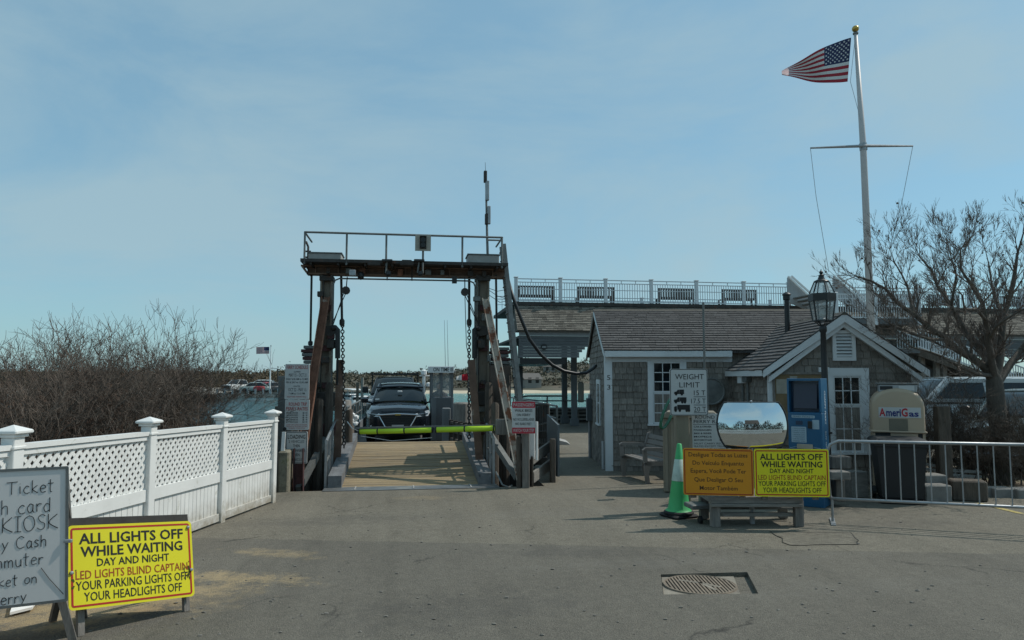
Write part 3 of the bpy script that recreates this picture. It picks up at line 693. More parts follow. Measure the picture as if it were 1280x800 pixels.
# machinery tower behind right column
mt = thing('winch_housing', 'dark steel winch housing on posts behind the right gantry column', 'machinery', (C(622, 560, 16.3).x, 16.3, -.4))
p, q = W(607, 452, 16.0), W(637, 470, 16.0)
build('tray', MB().bev((p.x, 15.85, q.z), (q.x, 16.6, p.z), .02), M('tray_paint', (.03,.05,.055), .6, var=.3, bump=.1, spots=((.1,.05,.03), 4, .62, .7)), mt)
for px in (600, 612, 626):
    a = W(px, 470, 16.2); build('timber_post', MB().bev((a.x-.09, 16.1, WZ-1), (a.x+.09, 16.3, a.z), .02), m_pile, mt)
for k, (a, b, c_, d_) in enumerate(((605, 470, 628, 500), (596, 505, 632, 512), (600, 474, 610, 545))):
    p, q = W(a, b, 16.15), W(c_, d_, 16.15); build('housing_panel', MB().bev((p.x, 16.2 + .1*k, q.z), (q.x, 16.5 + .1*k, p.z), .01), (m_dark, m_grey, m_pile)[k], mt)
# timbers behind left column
for i, (px, top, wd, Y, mm) in enumerate(((392, 462, .16, 16.2, m_pile), (400, 452, .12, 16.0, m_pile), (384, 478, .14, 15.9, m_grey), (377, 505, .2, 14.6, m_pile), (436, 512, .09, 16.8, m_pile), (423, 520, .09, 16.9, m_grey), (366, 500, .14, 14.3, m_grey))):
    a = W(px, top, Y); single('timber_pile', MB().tube([(a.x, Y, WZ-1), (a.x+.01, Y, a.z-.03), (a.x, Y, a.z)], [wd, wd*.93, wd*.8], 9), mm, ['dark timber pile behind the left gantry column', 'dark slim pile touching the left gantry column', 'grey weathered pile just left of the column', 'broad black pile behind the ferry rates sign', 'short dark pile beside the left ramp rail', 'thin grey stake among the left ramp posts', 'weathered grey pile at the fence end'][i], 'pile', base=(a.x, Y, WZ), auto=40)
a = W(349, 470, 15.0); b = W(360, 470, 15.0)
single('bulkhead_panel', MB().bev((a.x, 14.9, WZ), (b.x, 15.1, a.z), .01), m_galvd, 'tall grey panel standing behind the ferry schedule sign', 'panel')
a = W(398, 508, 14.2); b = W(406, 540, 14.2)
# right-hand side timbers: walkway fence by the passengers sign
tp = thing('timber_bulkhead', 'weathered timber bulkhead and posts at the ramp corner under the passengers sign', 'bulkhead', G(655, 603))
for (px0, px1, pyt, pyb, zc, mm) in ((646, 651, 545, 603, 13.45, m_pile), (652.5, 661.5, 538, 604, 13.4, m_grey), (688, 694, 548, 600, 14.2, m_pile), (663.5, 666, 570, 603, 13.6, m_pile)):
    a, b = C(px0, pyt, zc), C(px1, pyb, zc); build('post', MB().bev((a.x, a.y-.07, b.z-.4), (b.x, a.y+.09, a.z), .012), mm, tp)
build('post', MB().bev((C(662,528,13.5).x, 13.4, C(662,575,13.5).z), (C(670,528,13.5).x, 13.5, C(662,540,13.5).z), .012), m_white, tp, label='white painted board post')
build('pipe_bollard', MB().tube([C(671, 575, 13.5), C(671, 527, 13.5)], .025, 8), m_white, tp)
for (a, b) in (((665, 574), (691, 555)), ((666, 597), (692, 577))):
    build('rail_board', MB().beam(C(*a, 13.7), C(*b, 15.2), .05, .2), m_greyh, tp)
a, b = C(690, 530, 15.6), C(697.5, 592, 14.0)
build('steel_panel', MB().prism([C(683.5, 518, 16.6), C(697, 531, 14.2), C(697, 596, 14.2), C(683.5, 590, 16.6)], (.04,0,0)), M('blue_grey_panel', (.10,.12,.13), .6, var=.15, bump=.1), tp)
for py in (545, 560, 578): build('cross_timber', MB().beam(C(600, py, 16.4), C(690, py-2, 16.9), .12, .16), m_pile, tp)
# gate bar: lime foam over a steel bar
ga, gb_ = C(449.5, 539.5, 14.55), C(618, 535.5, 14.3)
bar = thing('barrier_bar', 'lime yellow padded barrier bar closing the ramp in front of the dark car', 'barrier', (ga+gb_)/2)
build('steel_bar', MB().beam(ga + Vector((-.1,0,.07)), gb_ + Vector((.1,0,.06)), .04, .035), m_galvd, bar)
m_lime = M('lime_foam', (.48,.72,.03), .55, var=.08, scale=4, bump=.05, spots=((.3,.42,.04), 5, .62, .5))
cuts = [(0, .135), (.14, .335), (.34, .54), (.575, .78), (.785, 1.0)]
for a, b in cuts:
    p, q = ga + (gb_-ga)*a, ga + (gb_-ga)*b; build('foam_sleeve', MB().tube([p, p + (q-p)*.02, q - (q-p)*.02, q], [.05, .056, .056, .05], 12), m_lime, bar, smooth=False, auto=50)
for a in (.0, .137, .337, .545, .572, .782, .995):
    p = ga + (gb_-ga)*a; d = (gb_-ga).normalized(); build('strap', MB().tube([p - d*.012, p + d*.012], .060, 12), m_black, bar)
build('hanging_cord', MB().tube([ga, C(440, 535, 14.6), C(434, 527, 14.8)], .01, 4).tube([C(451,545,14.5), C(490,551,14.4), C(540,547,14.4)], .005, 4), m_white, bar)
p = C(627, 533, 14.2); build('hinge_block', MB().bev((p.x-.11, p.y-.12, p.z-.16), (p.x+.13, p.y+.12, p.z+.14), .015), m_grey, bar)
for k in range(6):
    q = C(545 + (k > 2)*0 , 538, 14.5)
build('chain_tail', MB().tube([C(620, 590, 13.6), C(628, 606, 13.3), C(636, 609, 13.2), C(640, 607, 13.3)], .018, 5), m_galvd, bar)

# clutter on the columns: clamps, cleats, cable runs, small boxes
rn = random.Random(44)
for (cx0, cx1) in ((402.5, 415.5), (596, 610)):
    xa_, xb_ = g(cx0, 400).x, g(cx1, 400).x
    for k in range(7):
        z = 3.5 - k*.47 + rn.uniform(-.08, .08); w_ = rn.uniform(.03, .09); x_ = rn.choice((xa_-.02, xb_+.0, (xa_+xb_)/2)); build('cleat', MB().bev((x_-w_, GYP-.24, z-.05), (x_+w_, GYP-.12, z+.05+rn.uniform(0,.08)), .01), rn.choice((m_dark, m_maroon, m_galvd)), gant)
    for k in range(1):
        x_ = xa_ + (xb_-xa_)*(k+.6)/3.2; build('cable_run', MB().tube([(x_, GYP-.16, 3.9), (x_+rn.uniform(-.03,.03), GYP-.19, 2.6), (x_+rn.uniform(-.05,.05), GYP-.17, 1.4), (x_, GYP-.16, .2)], .010, 5), m_black, gant)
    build('bearing_block', MB().bev((xa_-.10, GYP-.3, 1.15), (xb_+.10, GYP-.12, 1.45), .02), m_dark, gant); build('bearing_block', MB().bev((xa_-.05, GYP-.28, .55), (xb_+.14, GYP-.12, .8), .02), m_maroon, gant)
for k in range(9):
    x_ = x0 + .5 + k*(x1-x0-1.0)/8 + rn.uniform(-.12,.12); build('beam_fitting', MB().bev((x_-.05, GYP-.22, z0-.02+rn.uniform(0,.05)), (x_+rn.uniform(.02,.08), GYP-.13, z0+.14), .008), rn.choice((m_galvd, m_dark, m_rust)), gant)
for px, y0_, y1_, Y in ((391, 470, 600, 15.2), (411, 480, 600, 15.0), (398, 500, 600, 14.6), (610, 480, 590, 15.1), (632, 470, 600, 15.0), (618, 505, 600, 14.7)):
    a = W(px, y0_, Y); single('timber_pile', MB().tube([(a.x, Y, WZ-1), (a.x+.015, Y, a.z-.03), (a.x+.02, Y+.02, a.z)], [.085, .08, .07], 8), m_pile, {391:'brown black pile behind the rusty left brace', 411:'slender dark pile hard against the left column', 398:'short black pile low down inside the left brace', 610:'dark pile between the right column and its peeling brace', 632:'tall dark pile behind the foot of the ladder', 618:'short pile under the right brace by the passengers sign'}[px], 'pile', base=(a.x, Y, WZ), auto=40)
# ------------------------------------------------------------------ ferry
FZ = -.12
m_fgrey = M('ferry_grey_paint', (.15,.16,.165), .6, var=.12, scale=2, bump=.05)
fer = thing('ferry', 'small open car ferry docked at the end of the loading ramp', 'ferry', (W(505, 552, 22).x, 18.8, WZ))
fx0, fx1 = W(446, 552, 19).x - .45, W(446, 552, 19).x + 5.6
mb = MB()
out = [(fx0+.9, 18.75), (fx1-.9, 18.75), (fx1, 20.5), (fx1, 34), (fx1-.9, 36), (fx0+.9, 36), (fx0, 34), (fx0, 20.5)]
mb.prism([(x, y, WZ-.4) for x, y in out], (0, 0, FZ - WZ + .4 - .02)); build('hull', mb, m_dark, fer)
mb = MB(); mb.prism([(x, y, FZ-.018) for x, y in out], (0,0,.018)); build('deck', mb, M('deck_steel', (.11,.10,.09), .7, var=.25, scale=1.2, bump=.1), fer)
def fp(px, py, Y): return W(px, py, Y)
for (x, ya, yb) in ((fx0+.06, 20.5, 34), (fx1-.06, 20.5, 34)):
    build('bulwark', MB().box((x-.05, ya, FZ), (x+.05, yb, FZ+.35)), m_fgrey, fer)
    rl = build('side_rail', MB().tube([(x, ya, FZ+1.05), (x, yb, FZ+1.05)], .03, 6).tube([(x, ya, FZ+.7), (x, yb, FZ+.7)], .022, 5), m_galvd, fer)
    for k in range(12): y = ya + (yb-ya)*k/11; build('rail_stanchion', MB().tube([(x, y, FZ), (x, y, FZ+1.05)], .03, 6), m_galvd, rl)
# pilot house
PY = 21.6
p, q = fp(536.5, 466, PY), fp(567, 530, PY); px0, px1 = p.x, q.x; zt = p.z
zs = fp(550, 496.5, PY).z
ph = build('pilot_house', MB().bev((px0+.06, PY, FZ), (px1, PY+1.0, zs), .02), m_fgrey, fer)
for x in (px0+.08, (px0+px1)/2-.0, px1-.05):
    for y in (PY+.04, PY+.96): build('window_post', MB().box((x-.035, y-.035, zs), (x+.035, y+.035, zt)), m_fgrey, ph)
build('window_glass', MB().box((px0+.1, PY+.03, zs+.02), (px1-.08, PY+.04, zt-.02)), m_wglass, ph)
build('rear_window', MB().box((px0+.1, PY+.94, zs+.02), (px1-.08, PY+.95, zt-.02)), m_wglass, ph)
build('roof', MB().bev((px0-.03, PY-.1, zt), (px1+.05, PY+1.1, zt+.08), .02), m_fgrey, ph)
build('house_door', MB().box((px0+.22, PY-.02, FZ+.05), (px0+.66, PY-.002, zs-.03)), M('ferry_door_grey', (.10,.105,.11), .6, var=.1), ph)
s0, s1 = fp(535, 466, PY-.08), fp(567.5, 458, PY-.08)
nb = build('name_board', MB().bev((s0.x, PY-.12, s0.z), (s1.x, PY-.08, s1.z), .006), m_white, ph)
bd = Board((s0.x, PY-.12, s0.z), (1,0,0), (0,0,1), Vector((0,-1,0))); mb = MB()
bd.text(mb, 'ON TIME III', (s1.x-s0.x)*.58, (s1.z-s0.z)*.22, (s1.x-s0.x)*.76, (s1.z-s0.z)*.6, .015, .004); build('lettering', mb, m_black, nb)
for px in (557, 560.5): a = fp(px, 460, PY+.8); build('whip_antenna', MB().tube([(a.x, PY+.8, zt), (a.x-.05, PY+.8, fp(px-1, 400, PY+.8).z)], [.012, .006], 4), m_galv, ph)
# life jacket locker and vent
a, b = fp(553, 510, 21.0), fp(563, 530, 21.0); build('deck_locker', MB().bev((a.x, 20.9, FZ), (b.x, 21.3, a.z), .02), m_fgrey, fer)
# captain seen through the glass
cp = thing('person', 'person in dark clothes standing inside the ferry pilot house', 'person', ((px0+px1)/2-.05, PY+.5, FZ))
def skin_person(parent, at, h, m, arms):
    # one closed body lofted from rings: legs, torso, neck, head
    x, y, z = at; mb = MB()
    prof = [(.13,.0),(.14,.25),(.15,.5),(.17,.52*h/1.0),(.16,.60*h),(.19,.72*h),(.2,.80*h),(.11,.845*h),(.055,.86*h),(.06,.885*h),(.085,.92*h),(.09,.955*h),(.06,.99*h),(.01,1.0*h)]
    n = 12; vs = []
    for r, zz in prof:
        ex = 1.25 if zz < .84*h else 1.0
        for j in range(n): t = 2*math.pi*j/n; vs.append((x + r*ex*math.cos(t), y + r*.75*math.sin(t), z + zz))
    fs = [(i*n+j, i*n+(j+1)%n, (i+1)*n+(j+1)%n, (i+1)*n+j) for i in range(len(prof)-1) for j in range(n)] + [tuple(range(n-1,-1,-1)), tuple((len(prof)-1)*n+j for j in range(n))]
    mb.add(vs, fs)
    for s_ in (-1, 1):
        mb.tube([(x+s_*.2, y, z+.79*h), (x+s_*.26, y-.05, z+.66*h), (x+s_*.18, y-.28, z+.62*h), (x+s_*.15, y-.36, z+.63*h)], [.065,.052,.042,.03], 7)
    return build('body', mb, m, parent, smooth=True)
skin_person(cp, (cp.location.x, PY+.5, FZ), 1.72, M('dark_clothes', (.03,.032,.04), .9, var=.2), None)
hd = MB().blob((cp.location.x, PY+.5, FZ+1.60), .095, 2, 0, (.85,1,1.15)); build('head', hd, M('skin', (.42,.26,.19), .6, var=.05), cp, smooth=True)
build('hair', MB().blob((cp.location.x, PY+.53, FZ+1.635), .1, 2, .03, (.9,.95,1.0)), M('dark_hair', (.03,.02,.015), .8), cp, smooth=True)
# mast on the far side and signal flag
a, b = fp(530, 464, 24), fp(530, 512, 24); ms = thing('light_mast', 'white light mast on the ferry deck between the car and the pilot house', 'mast', (a.x, 24, FZ))
build('pole', MB().tube([(a.x, 24, FZ), (a.x, 24, a.z)], .05, 8), m_white, ms)
build('lamp', MB().lathe([(.02,-.1),(.09,-.06),(.09,.06),(.02,.1)], (a.x, 23.95, a.z-.05), 8), m_white, ms)
build('lamp', MB().lathe([(.02,-.08),(.08,-.05),(.08,.05),(.02,.08)], (a.x+.15, 23.95, fp(530, 481, 24).z), 8), m_white, ms)
build('crossarm', MB().tube([(a.x-.15, 24, a.z-.15), (a.x+.25, 24, a.z-.15)], .02, 5), m_white, ms)
# white and red flag flying from the gantry side of the pilot house
fl = thing('pennant', 'white and red pennant flying beside the right lifting chain', 'flag', (fp(585, 470, 19.5).x, 19.5, fp(585, 500, 19.5).z))
def flagpatch(poly, m, nm, par, seg=8, Y=19.5, amp=.03):
    (ax, at, ab), (bx, bt, bb) = poly; vs = []
    for i in range(seg+1):
        t = i/seg; px = ax + (bx-ax)*t
        for py in (at + (bt-at)*t, ab + (bb-ab)*t): p_ = fp(px, py, Y); vs.append(p_ + Vector((0, amp*math.sin(px*.9), 0)))
    n = len(vs); mb = MB(); fs = [(2*i, 2*i+2, 2*i+3, 2*i+1) for i in range(seg)]
    mb.add(vs, fs).add([v + Vector((0,.006,0)) for v in vs], [f[::-1] for f in fs]); return build(nm, mb, m, par)
flagpatch(((570, 471, 475), (577, 468.5, 475.5)), m_white, 'white_panel', fl)
flagpatch(((577, 468.5, 475.5), (584.5, 467, 475.5)), M('flag_red', (.50,.01,.03), .7, var=.1), 'red_panel', fl)
build('staff', MB().tube([fp(585, 463, 19.5), fp(586, 530, 19.5)], .018, 5), m_galvd, fl)
build('cord', MB().tube([fp(562, 472.5, 19.5), fp(570.5, 473, 19.5)], .008, 4), m_black, fl)
# slip fenders / railing panels on the far right of the ramp
fr = thing('slip_fender', 'dark openwork timber fender beyond the right side of the ramp', 'fender', (fp(577, 530, 19).x, 19, WZ))
a, b = W(565, 505, 19.2), W(600, 512, 17.4)
for k in range(4):
    z = .55 - k*.22; build('fender_rail', MB().beam((a.x, 19.2+.4, z), (b.x, 17.2, z-.02), .08, .07), m_pile, fr)
for k in range(7):
    t = k/6; build('fender_post', MB().beam((a.x+(b.x-a.x)*t, 19.6-2.4*t, WZ), (a.x+(b.x-a.x)*t, 19.6-2.4*t, .62), .11, .11), m_pile, fr)
for i, (px, Y, top, wd, lab) in enumerate(((578, 20.5, 503, .28, 'wide grey pile beyond the ramp beside the chain'), (571, 22, 508, .15, 'slim dark pile behind the openwork fender'), (431, 21.5, 500, .2, 'weathered pile in the water left of the dark car'), (437, 19.5, 517, .13, 'short pile left of the car headlight'))):
    a = W(px, top, Y); single('timber_pile', MB().tube([(a.x, Y, WZ-1), (a.x, Y, a.z-.04), (a.x, Y, a.z)], [wd, wd*.95, wd*.8], 9), m_grey if i in (0, 2) else m_pile, lab, 'pile', base=(a.x, Y, WZ), auto=40)
a = fp(441, 525, 18.8); rp_ = MB()
for k in range(14):
    rp_.blob((a.x + random.uniform(-.08,.08), 18.8 + random.uniform(-.1,.1), a.z + .02*k - .12), .07, 1, .3)
single('white_bundle', rp_, m_white, 'white rope bundle hanging on the pile left of the car', 'rope')

# ------------------------------------------------------------------ cars
m_tyre = m_rubber; m_rim = M('alloy_rim', (.32,.33,.34), .35, metal=.7, var=.05, bump=0)
m_navy = M('dark_navy_car_paint', (.006,.009,.015), .22, var=.05, bump=0, coat=.6)
m_chrome = M('chrome', (.6,.61,.62), .18, metal=1, var=.02, bump=0)
m_hl = M('headlight_glass', (.55,.58,.6), .08, var=.1, scale=30, bump=.2, spec=.9)
def wheel(par, x, y, z, r=.34, wd=.22, mirror=1):
    M9 = Matrix.Rotation(R(90), 4, 'Y')
    t = build('wheel', MB().lathe([(r*.6,-wd/2),(r*.93,-wd/2),(r,-wd*.35),(r,wd*.35),(r*.93,wd/2),(r*.6,wd/2)], (x,y,z), 24, M9), m_tyre, par, local=True, auto=40)
    k = MB().lathe([(.03,-wd*.5),(r*.62,-wd*.42),(r*.64,wd*.42),(.03,wd*.5)], (x,y,z), 20, M9)
    rm = build('rim', k, m_rim, t, local=True, auto=40)
    return t
def loft(mb, secs):
    """secs: list of rings of equal length"""
    n = len(secs[0]); vs = [v for s_ in secs for v in s_]
    fs = [(i*n+j, i*n+(j+1)%n, (i+1)*n+(j+1)%n, (i+1)*n+j) for i in range(len(secs)-1) for j in range(n)]
    fs += [tuple(range(n-1,-1,-1)), tuple((len(secs)-1)*n+j for j in range(n))]
    return mb.add(vs, fs)
def car(name, label, cat, loc, rz, paint, spec, group=None, detail=True):
    """front of the car at -Y, local metres. spec: list of lower-body stations (y, zlo, zhi, halfwidth) and cabin stations (y, zroof, halfroof)"""
    t = thing(name, label, cat, loc, rz, group)
    mb = MB(); secs = []
    for y, zl, zh, hw in spec['body']:
        s_ = []
        for fx, fz in ((.80,0),(.97,.12),(1,.35),(1,.62),(.97,.80),(.88,.95),(.6,1.0),(0,1.03)):
            s_.append((hw*fx, y, zl+(zh-zl)*fz))
        s_ += [(-a, b, c) for a, b, c in s_[-2::-1]]
        secs.append(s_)
    loft(mb, secs); bd = build('body', mb, paint, t, local=True, auto=38)
    cb = spec['cabin']; zb = spec['belt']; secs = []
    for y, zr, hb, hr in cb:
        r_ = [(hb, y, zb-.03), (hb*.99, y, zb+.05), (hb+(hr-hb)*.8, y, zb+(zr-zb)*.86), (hr*.93, y, zr-.02), (hr*.6, y, zr+.01), (0, y, zr+.02)]
        secs.append(r_ + [(-a, b, c) for a, b, c in r_[-2::-1]])
    build('cabin_glass', loft(MB(), secs), m_glass, t, local=True, auto=35)
    # roof skin: the middle stations, slightly proud
    rs = [c for c in cb if c[1] > zb + (max(c_[1] for c_ in cb)-zb)*.9]
    secs = []
    for y, zr, hb, hr in rs:
        r_ = [(hr*1.02, y, zr-.05), (hr*.96, y, zr+.0), (hr*.6, y, zr+.03), (0, y, zr+.04)]
        secs.append(r_ + [(-a, b, c) for a, b, c in r_[-2::-1]])
    build('roof', loft(MB(), secs), paint, t, local=True, auto=40)
    # pillars
    for sx in (-1, 1):
        f, l_ = cb[0], rs[0]
        build('pillar', MB().tube([(sx*(f[2]+.005), f[0]-.01, zb), (sx*(l_[3]*.98), l_[0], l_[1])], spec.get('pr', .045), 6), paint, t, local=True)
        for yy in spec.get('pillars', []):
            build('pillar', MB().beam((sx*(f[2]+.004), yy, zb), (sx*(rs[0][3]+.012), yy, rs[0][1]-.03), .08, .035), paint if spec.get('pp') else m_black, t, local=True)
            if spec.get('pp'): build('belt_trim', MB().beam((sx*(f[2]+.01), f[0]-.1, zb+.03), (sx*(f[2]+.01), cb[-1][0], zb+.03), .05, .09), paint, t, local=True); build('roof_rail', MB().beam((sx*(rs[0][3]+.03), f[0]+.5, rs[0][1]-.05), (sx*(rs[0][3]+.03), cb[-1][0]-.1, rs[0][1]-.05), .05, .10), paint, t, local=True)
        e, l2 = cb[-1], rs[-1]
        build('pillar', MB().tube([(sx*(e[2]+.005), e[0]+.01, zb), (sx*(l2[3]*.98), l2[0], l2[1])], .06, 6), paint, t, local=True)
    for y in spec['wheels']:
        for sx in (-1, 1):
            hw = spec['track']
            wheel(t, sx*hw, y, spec.get('wr', .35), spec.get('wr', .35))
            build('wheel_arch', MB().lathe([(spec.get('wr',.35)*1.02,-.02),(spec.get('wr',.35)*1.24,-.02),(spec.get('wr',.35)*1.24,.02),(spec.get('wr',.35)*1.02,.02)], (sx*(hw+.10), y, spec.get('wr', .35)+.01), 20, Matrix.Rotation(R(90), 4, 'Y')), m_black, t, local=True) if detail else None
    return t
suv = dict(body=[(-2.34,.30,.86,.62),(-2.27,.22,.98,.80),(-2.1,.20,1.03,.90),(-1.6,.19,1.09,.92),(-1.0,.19,1.13,.93),(0,.19,1.14,.93),(1.2,.19,1.14,.93),(2.0,.22,1.12,.91),(2.28,.3,1.0,.86)],
           belt=1.09, cabin=[(-1.25,1.16,.80,.72),(-.62,1.58,.84,.66),(-.35,1.66,.85,.64),(.5,1.69,.85,.64),(1.5,1.66,.84,.62),(1.95,1.55,.82,.6),(2.2,1.15,.80,.66)], wheels=(-1.4, 1.4), track=.81, pillars=(.1, 1.0))
cc = C(499, 552, 21.3)
car1 = car('parked_suv', 'dark navy sport utility vehicle facing us at the front of the ferry deck', 'car', (cc.x, cc.y + 1.9, FZ), R(-1), m_navy, suv)
def L(o, nm, mb, m, **k): return build(nm, mb, m, o, local=True, **k)
gm = MB()
gr_ = L(car1, 'grille', MB().prism([(-.50,-2.345,.78),(.50,-2.345,.78),(.38,-2.36,.45),(-.38,-2.36,.45)], (0,.1,0)), m_black)
def strip(pts, r, m, nm, par): return L(par, nm, MB().tube(pts, r, 6), m)
strip([(-.86,-2.21,.84),(-.55,-2.36,.80),(-.36,-2.385,.46)], .018, m_chrome, 'chrome_trim', gr_); strip([(.86,-2.21,.84),(.55,-2.36,.80),(.36,-2.385,.46)], .018, m_chrome, 'chrome_trim', gr_); strip([(-.56,-2.365,.80),(0,-2.40,.83),(.56,-2.365,.80)], .022, m_chrome, 'chrome_trim', gr_)
for k in range(4): L(car1, 'grille_bar', MB().box((-.47+.03*k,-2.372,.72-.07*k),(.47-.03*k,-2.36,.735-.07*k)), m_dark)
for sx in (-1, 1):
    h = L(car1, 'headlight', MB().prism([(sx*.50,-2.33,.83),(sx*.88,-2.12,.93),(sx*.92,-2.06,.86),(sx*.86,-2.19,.76),(sx*.55,-2.34,.75)], (0,-.035,.0)), m_hl)
    L(car1, 'fog_light', MB().lathe([(.02,-.03),(.07,-.03),(.07,.03),(.02,.03)], (sx*.72,-2.26,.46), 10, Matrix.Rotation(R(90),4,'X')), m_hl)
    mr = L(car1, 'wing_mirror', MB().bev((sx*1.06-.11,-.98,1.10),(sx*1.06+.11,-.84,1.26), .035), m_navy, auto=30); L(mr, 'mirror_arm', MB().beam((sx*.84,-.9,1.1),(sx*1.0,-.91,1.14),.06,.05), m_navy)
    L(car1, 'wiper', MB().tube([(sx*.45,-1.24,1.15),(sx*.45-.42,-1.0,1.29)], .01, 4), m_black)
L(car1, 'bumper', MB().bev((-.84,-2.37,.24),(.84,-2.2,.40), .05), m_black)
L(car1, 'number_plate', MB().box((-.17,-2.395,.40),(.17,-2.385,.52)), M('plate_white', (.5,.5,.48), .6))
L(car1, 'windshield_frame', MB().tube([(-.72,-.66,1.565),(0,-.68,1.60),(.72,-.66,1.565)], .03, 6), m_navy)
L(car1, 'interior_mirror', MB().bev((-.06,-1.0,1.42),(.08,-.96,1.47), .01), m_white)
L(car1, 'windshield_sticker', MB().box((-.72,-1.215,1.2),(-.60,-1.205,1.24)), m_white)
L(car1, 'bow_tie', MB().box((-.08,-2.42,.79),(.08,-2.405,.83)), M('gold_badge', (.5,.35,.08), .3, metal=.6))
for sx in (-1, 1): L(car1, 'front_seat', MB().bev((sx*.38-.24,.0,.9),(sx*.38+.24,.2,1.42), .05), m_black)
# second vehicle: dark pickup with a black rack
pk = dict(body=[(-2.6,.4,.95,.70),(-2.5,.3,1.12,.88),(-2.2,.28,1.18,.97),(-1.2,.28,1.24,.99),(0,.28,1.26,.99),(2.5,.28,1.26,.98),(2.75,.4,1.2,.95)],
          belt=1.22, cabin=[(-1.1,1.28,.86,.8),(-.5,1.80,.88,.72),(-.3,1.86,.88,.70),(.9,1.87,.88,.70),(1.1,1.82,.88,.7),(1.35,1.26,.86,.76)], wheels=(-1.7, 1.7), track=.86, wr=.38, pillars=(.3,))
c2 = C(492, 540, 28.0)
car2 = car('parked_pickup', 'dark pickup with a black roof rack parked behind the navy car on the ferry', 'pickup truck', (c2.x, c2.y+1.5, FZ), R(-1), M('black_truck_paint', (.012,.013,.015), .35, var=.05, bump=0, coat=.3), pk)
L(car2, 'roof_rack', MB().box((-.95,.2,1.98),(.95,.3,2.05)).box((-.95,1.5,1.98),(.95,1.6,2.05)).box((-.95,-.2,1.98),(-.88,2.6,2.03)).box((.88,-.2,1.98),(.95,2.6,2.03)), m_black)
for sx in (-1, 1):
    L(car2, 'rack_leg', MB().beam((sx*.92,.25,1.3),(sx*.92,.25,2.1),.05,.05), m_black); L(car2, 'wing_mirror', MB().bev((sx*1.13-.12,-.75,1.28),(sx*1.13+.12,-.62,1.52), .03), m_black)
    L(car2, 'headlight', MB().bev((sx*.78-.16,-2.6,.88),(sx*.78+.16,-2.5,1.06), .02), m_hl)
L(car2, 'grille', MB().bev((-.6,-2.64,.7),(.6,-2.55,1.08), .03), m_dark); L(car2, 'bumper', MB().bev((-.95,-2.72,.42),(.95,-2.5,.64), .04), m_dark)

# cars on the far left shore
small = dict(body=[(-2.1,.35,.8,.7),(-1.95,.25,.92,.84),(0,.22,1.0,.88),(1.9,.25,.98,.85),(2.1,.35,.85,.75)], belt=.95,
             cabin=[(-1.2,1.0,.76,.7),(-.5,1.45,.78,.6),(.9,1.5,.78,.6),(1.5,1.4,.76,.6),(1.95,1.0,.76,.66)], wheels=(-1.25,1.25), track=.76, wr=.33)
fz = WZ + 1.2 + .1
def far(px, Y, py=497): p = W(px, py, Y); return p.x, Y
mw = M('white_car_paint', (.62,.62,.60), .4, var=.03, bump=0, coat=.3); msil = M('pale_green_car_paint', (.30,.36,.34), .35, var=.05, bump=0, coat=.3); mred = M('red_car_paint', (.35,.03,.04), .4, var=.05, bump=0); mdk = M('dark_far_car_paint', (.04,.045,.05), .35, bump=0)
x, y = far(296, 112); ft = car('parked_pickup', 'white pickup with tall cab, leftmost vehicle on the far shore road', 'pickup truck', (x, y, fz), R(-25), mw, pk, None, False)
L(ft, 'grille', MB().bev((-.7,-2.7,.5),(.7,-2.55,1.05), .03), m_dark); L(ft, 'bumper', MB().bev((-.9,-2.75,.4),(.9,-2.6,.6), .03), m_galv)
x, y = far(317, 112); car('parked_car', 'pale green hatchback parked side on across the water', 'car', (x, y, fz), R(-80), msil, small, None, False)
x, y = far(325, 117); car('parked_suv', 'white sport utility vehicle parked behind the pale green hatchback', 'car', (x, y, fz+.15), R(-85), mw, suv, None, False)
x, y = far(329.5, 113); car('parked_car', 'red car parked next to the pale green hatchback', 'car', (x, y, fz), R(-15), mred, small, None, False)
x, y = far(341, 113); car('parked_car', 'dark car beside the far flagpole', 'car', (x, y, fz), R(-60), mdk, small, None, False)
# far flagpole
def flag_us(par, fn, nu=24, nv=13, canton=True):
    """fn(u, v) -> point; u 0 at hoist, v 0 top"""
    red, wht, blu = MB(), MB(), MB()
    for i in range(nu):
        for j in range(nv):
            u0, u1, v0, v1 = i/nu, (i+1)/nu, j/nv, (j+1)/nv
            tgt = blu if (u1 <= .405 and j < 7) else (red if j % 2 == 0 else wht)
            a, b, c_, d = fn(u0, v0), fn(u1, v0), fn(u1, v1), fn(u0, v1)
            n = (b-a).cross(d-a).normalized() * .004
            tgt.add([a+n, b+n, c_+n, d+n, a-n, b-n, c_-n, d-n], [(0,1,2,3), (7,6,5,4)])
    build('red_stripes', red, M('flag_stripe_red', (.32,.015,.03), .75, var=.1, bump=0), par); build('white_stripes', wht, M('flag_white', (.62,.62,.60), .75, var=.05, bump=0), par); build('canton', blu, M('flag_blue', (.012,.02,.08), .75, var=.1, bump=0), par)
x, y = far(337, 110); fpz = W(337, 433, 110).z
fg = thing('flagpole', 'slim white flagpole standing on the far left shore', 'flagpole', (x, y, fz))
build('pole', MB().tube([(x, y, fz), (x, y, fpz)], [.12, .06], 8), m_white, fg)
build('finial', MB().blob((x, y, fpz+.08), .12, 1, 0), m_galv, fg)
ff = thing('flag', 'small striped flag flying on the flagpole across the water', 'flag', (x-.06, y, W(337, 442, 110).z))
tl, bl = W(336.6, 433.5, 110), W(336.6, 442, 110)
flag_us(ff, lambda u, v: tl.lerp(bl, v) + Vector((-1.85*u, .12*math.sin(u*9), -.05*u)), 10, 13)
p = W(347.5, 461, 114); sl_ = thing('street_lamp', 'distant street lamp with a curved arm on the far left shore', 'street lamp', (p.x, 114, fz))
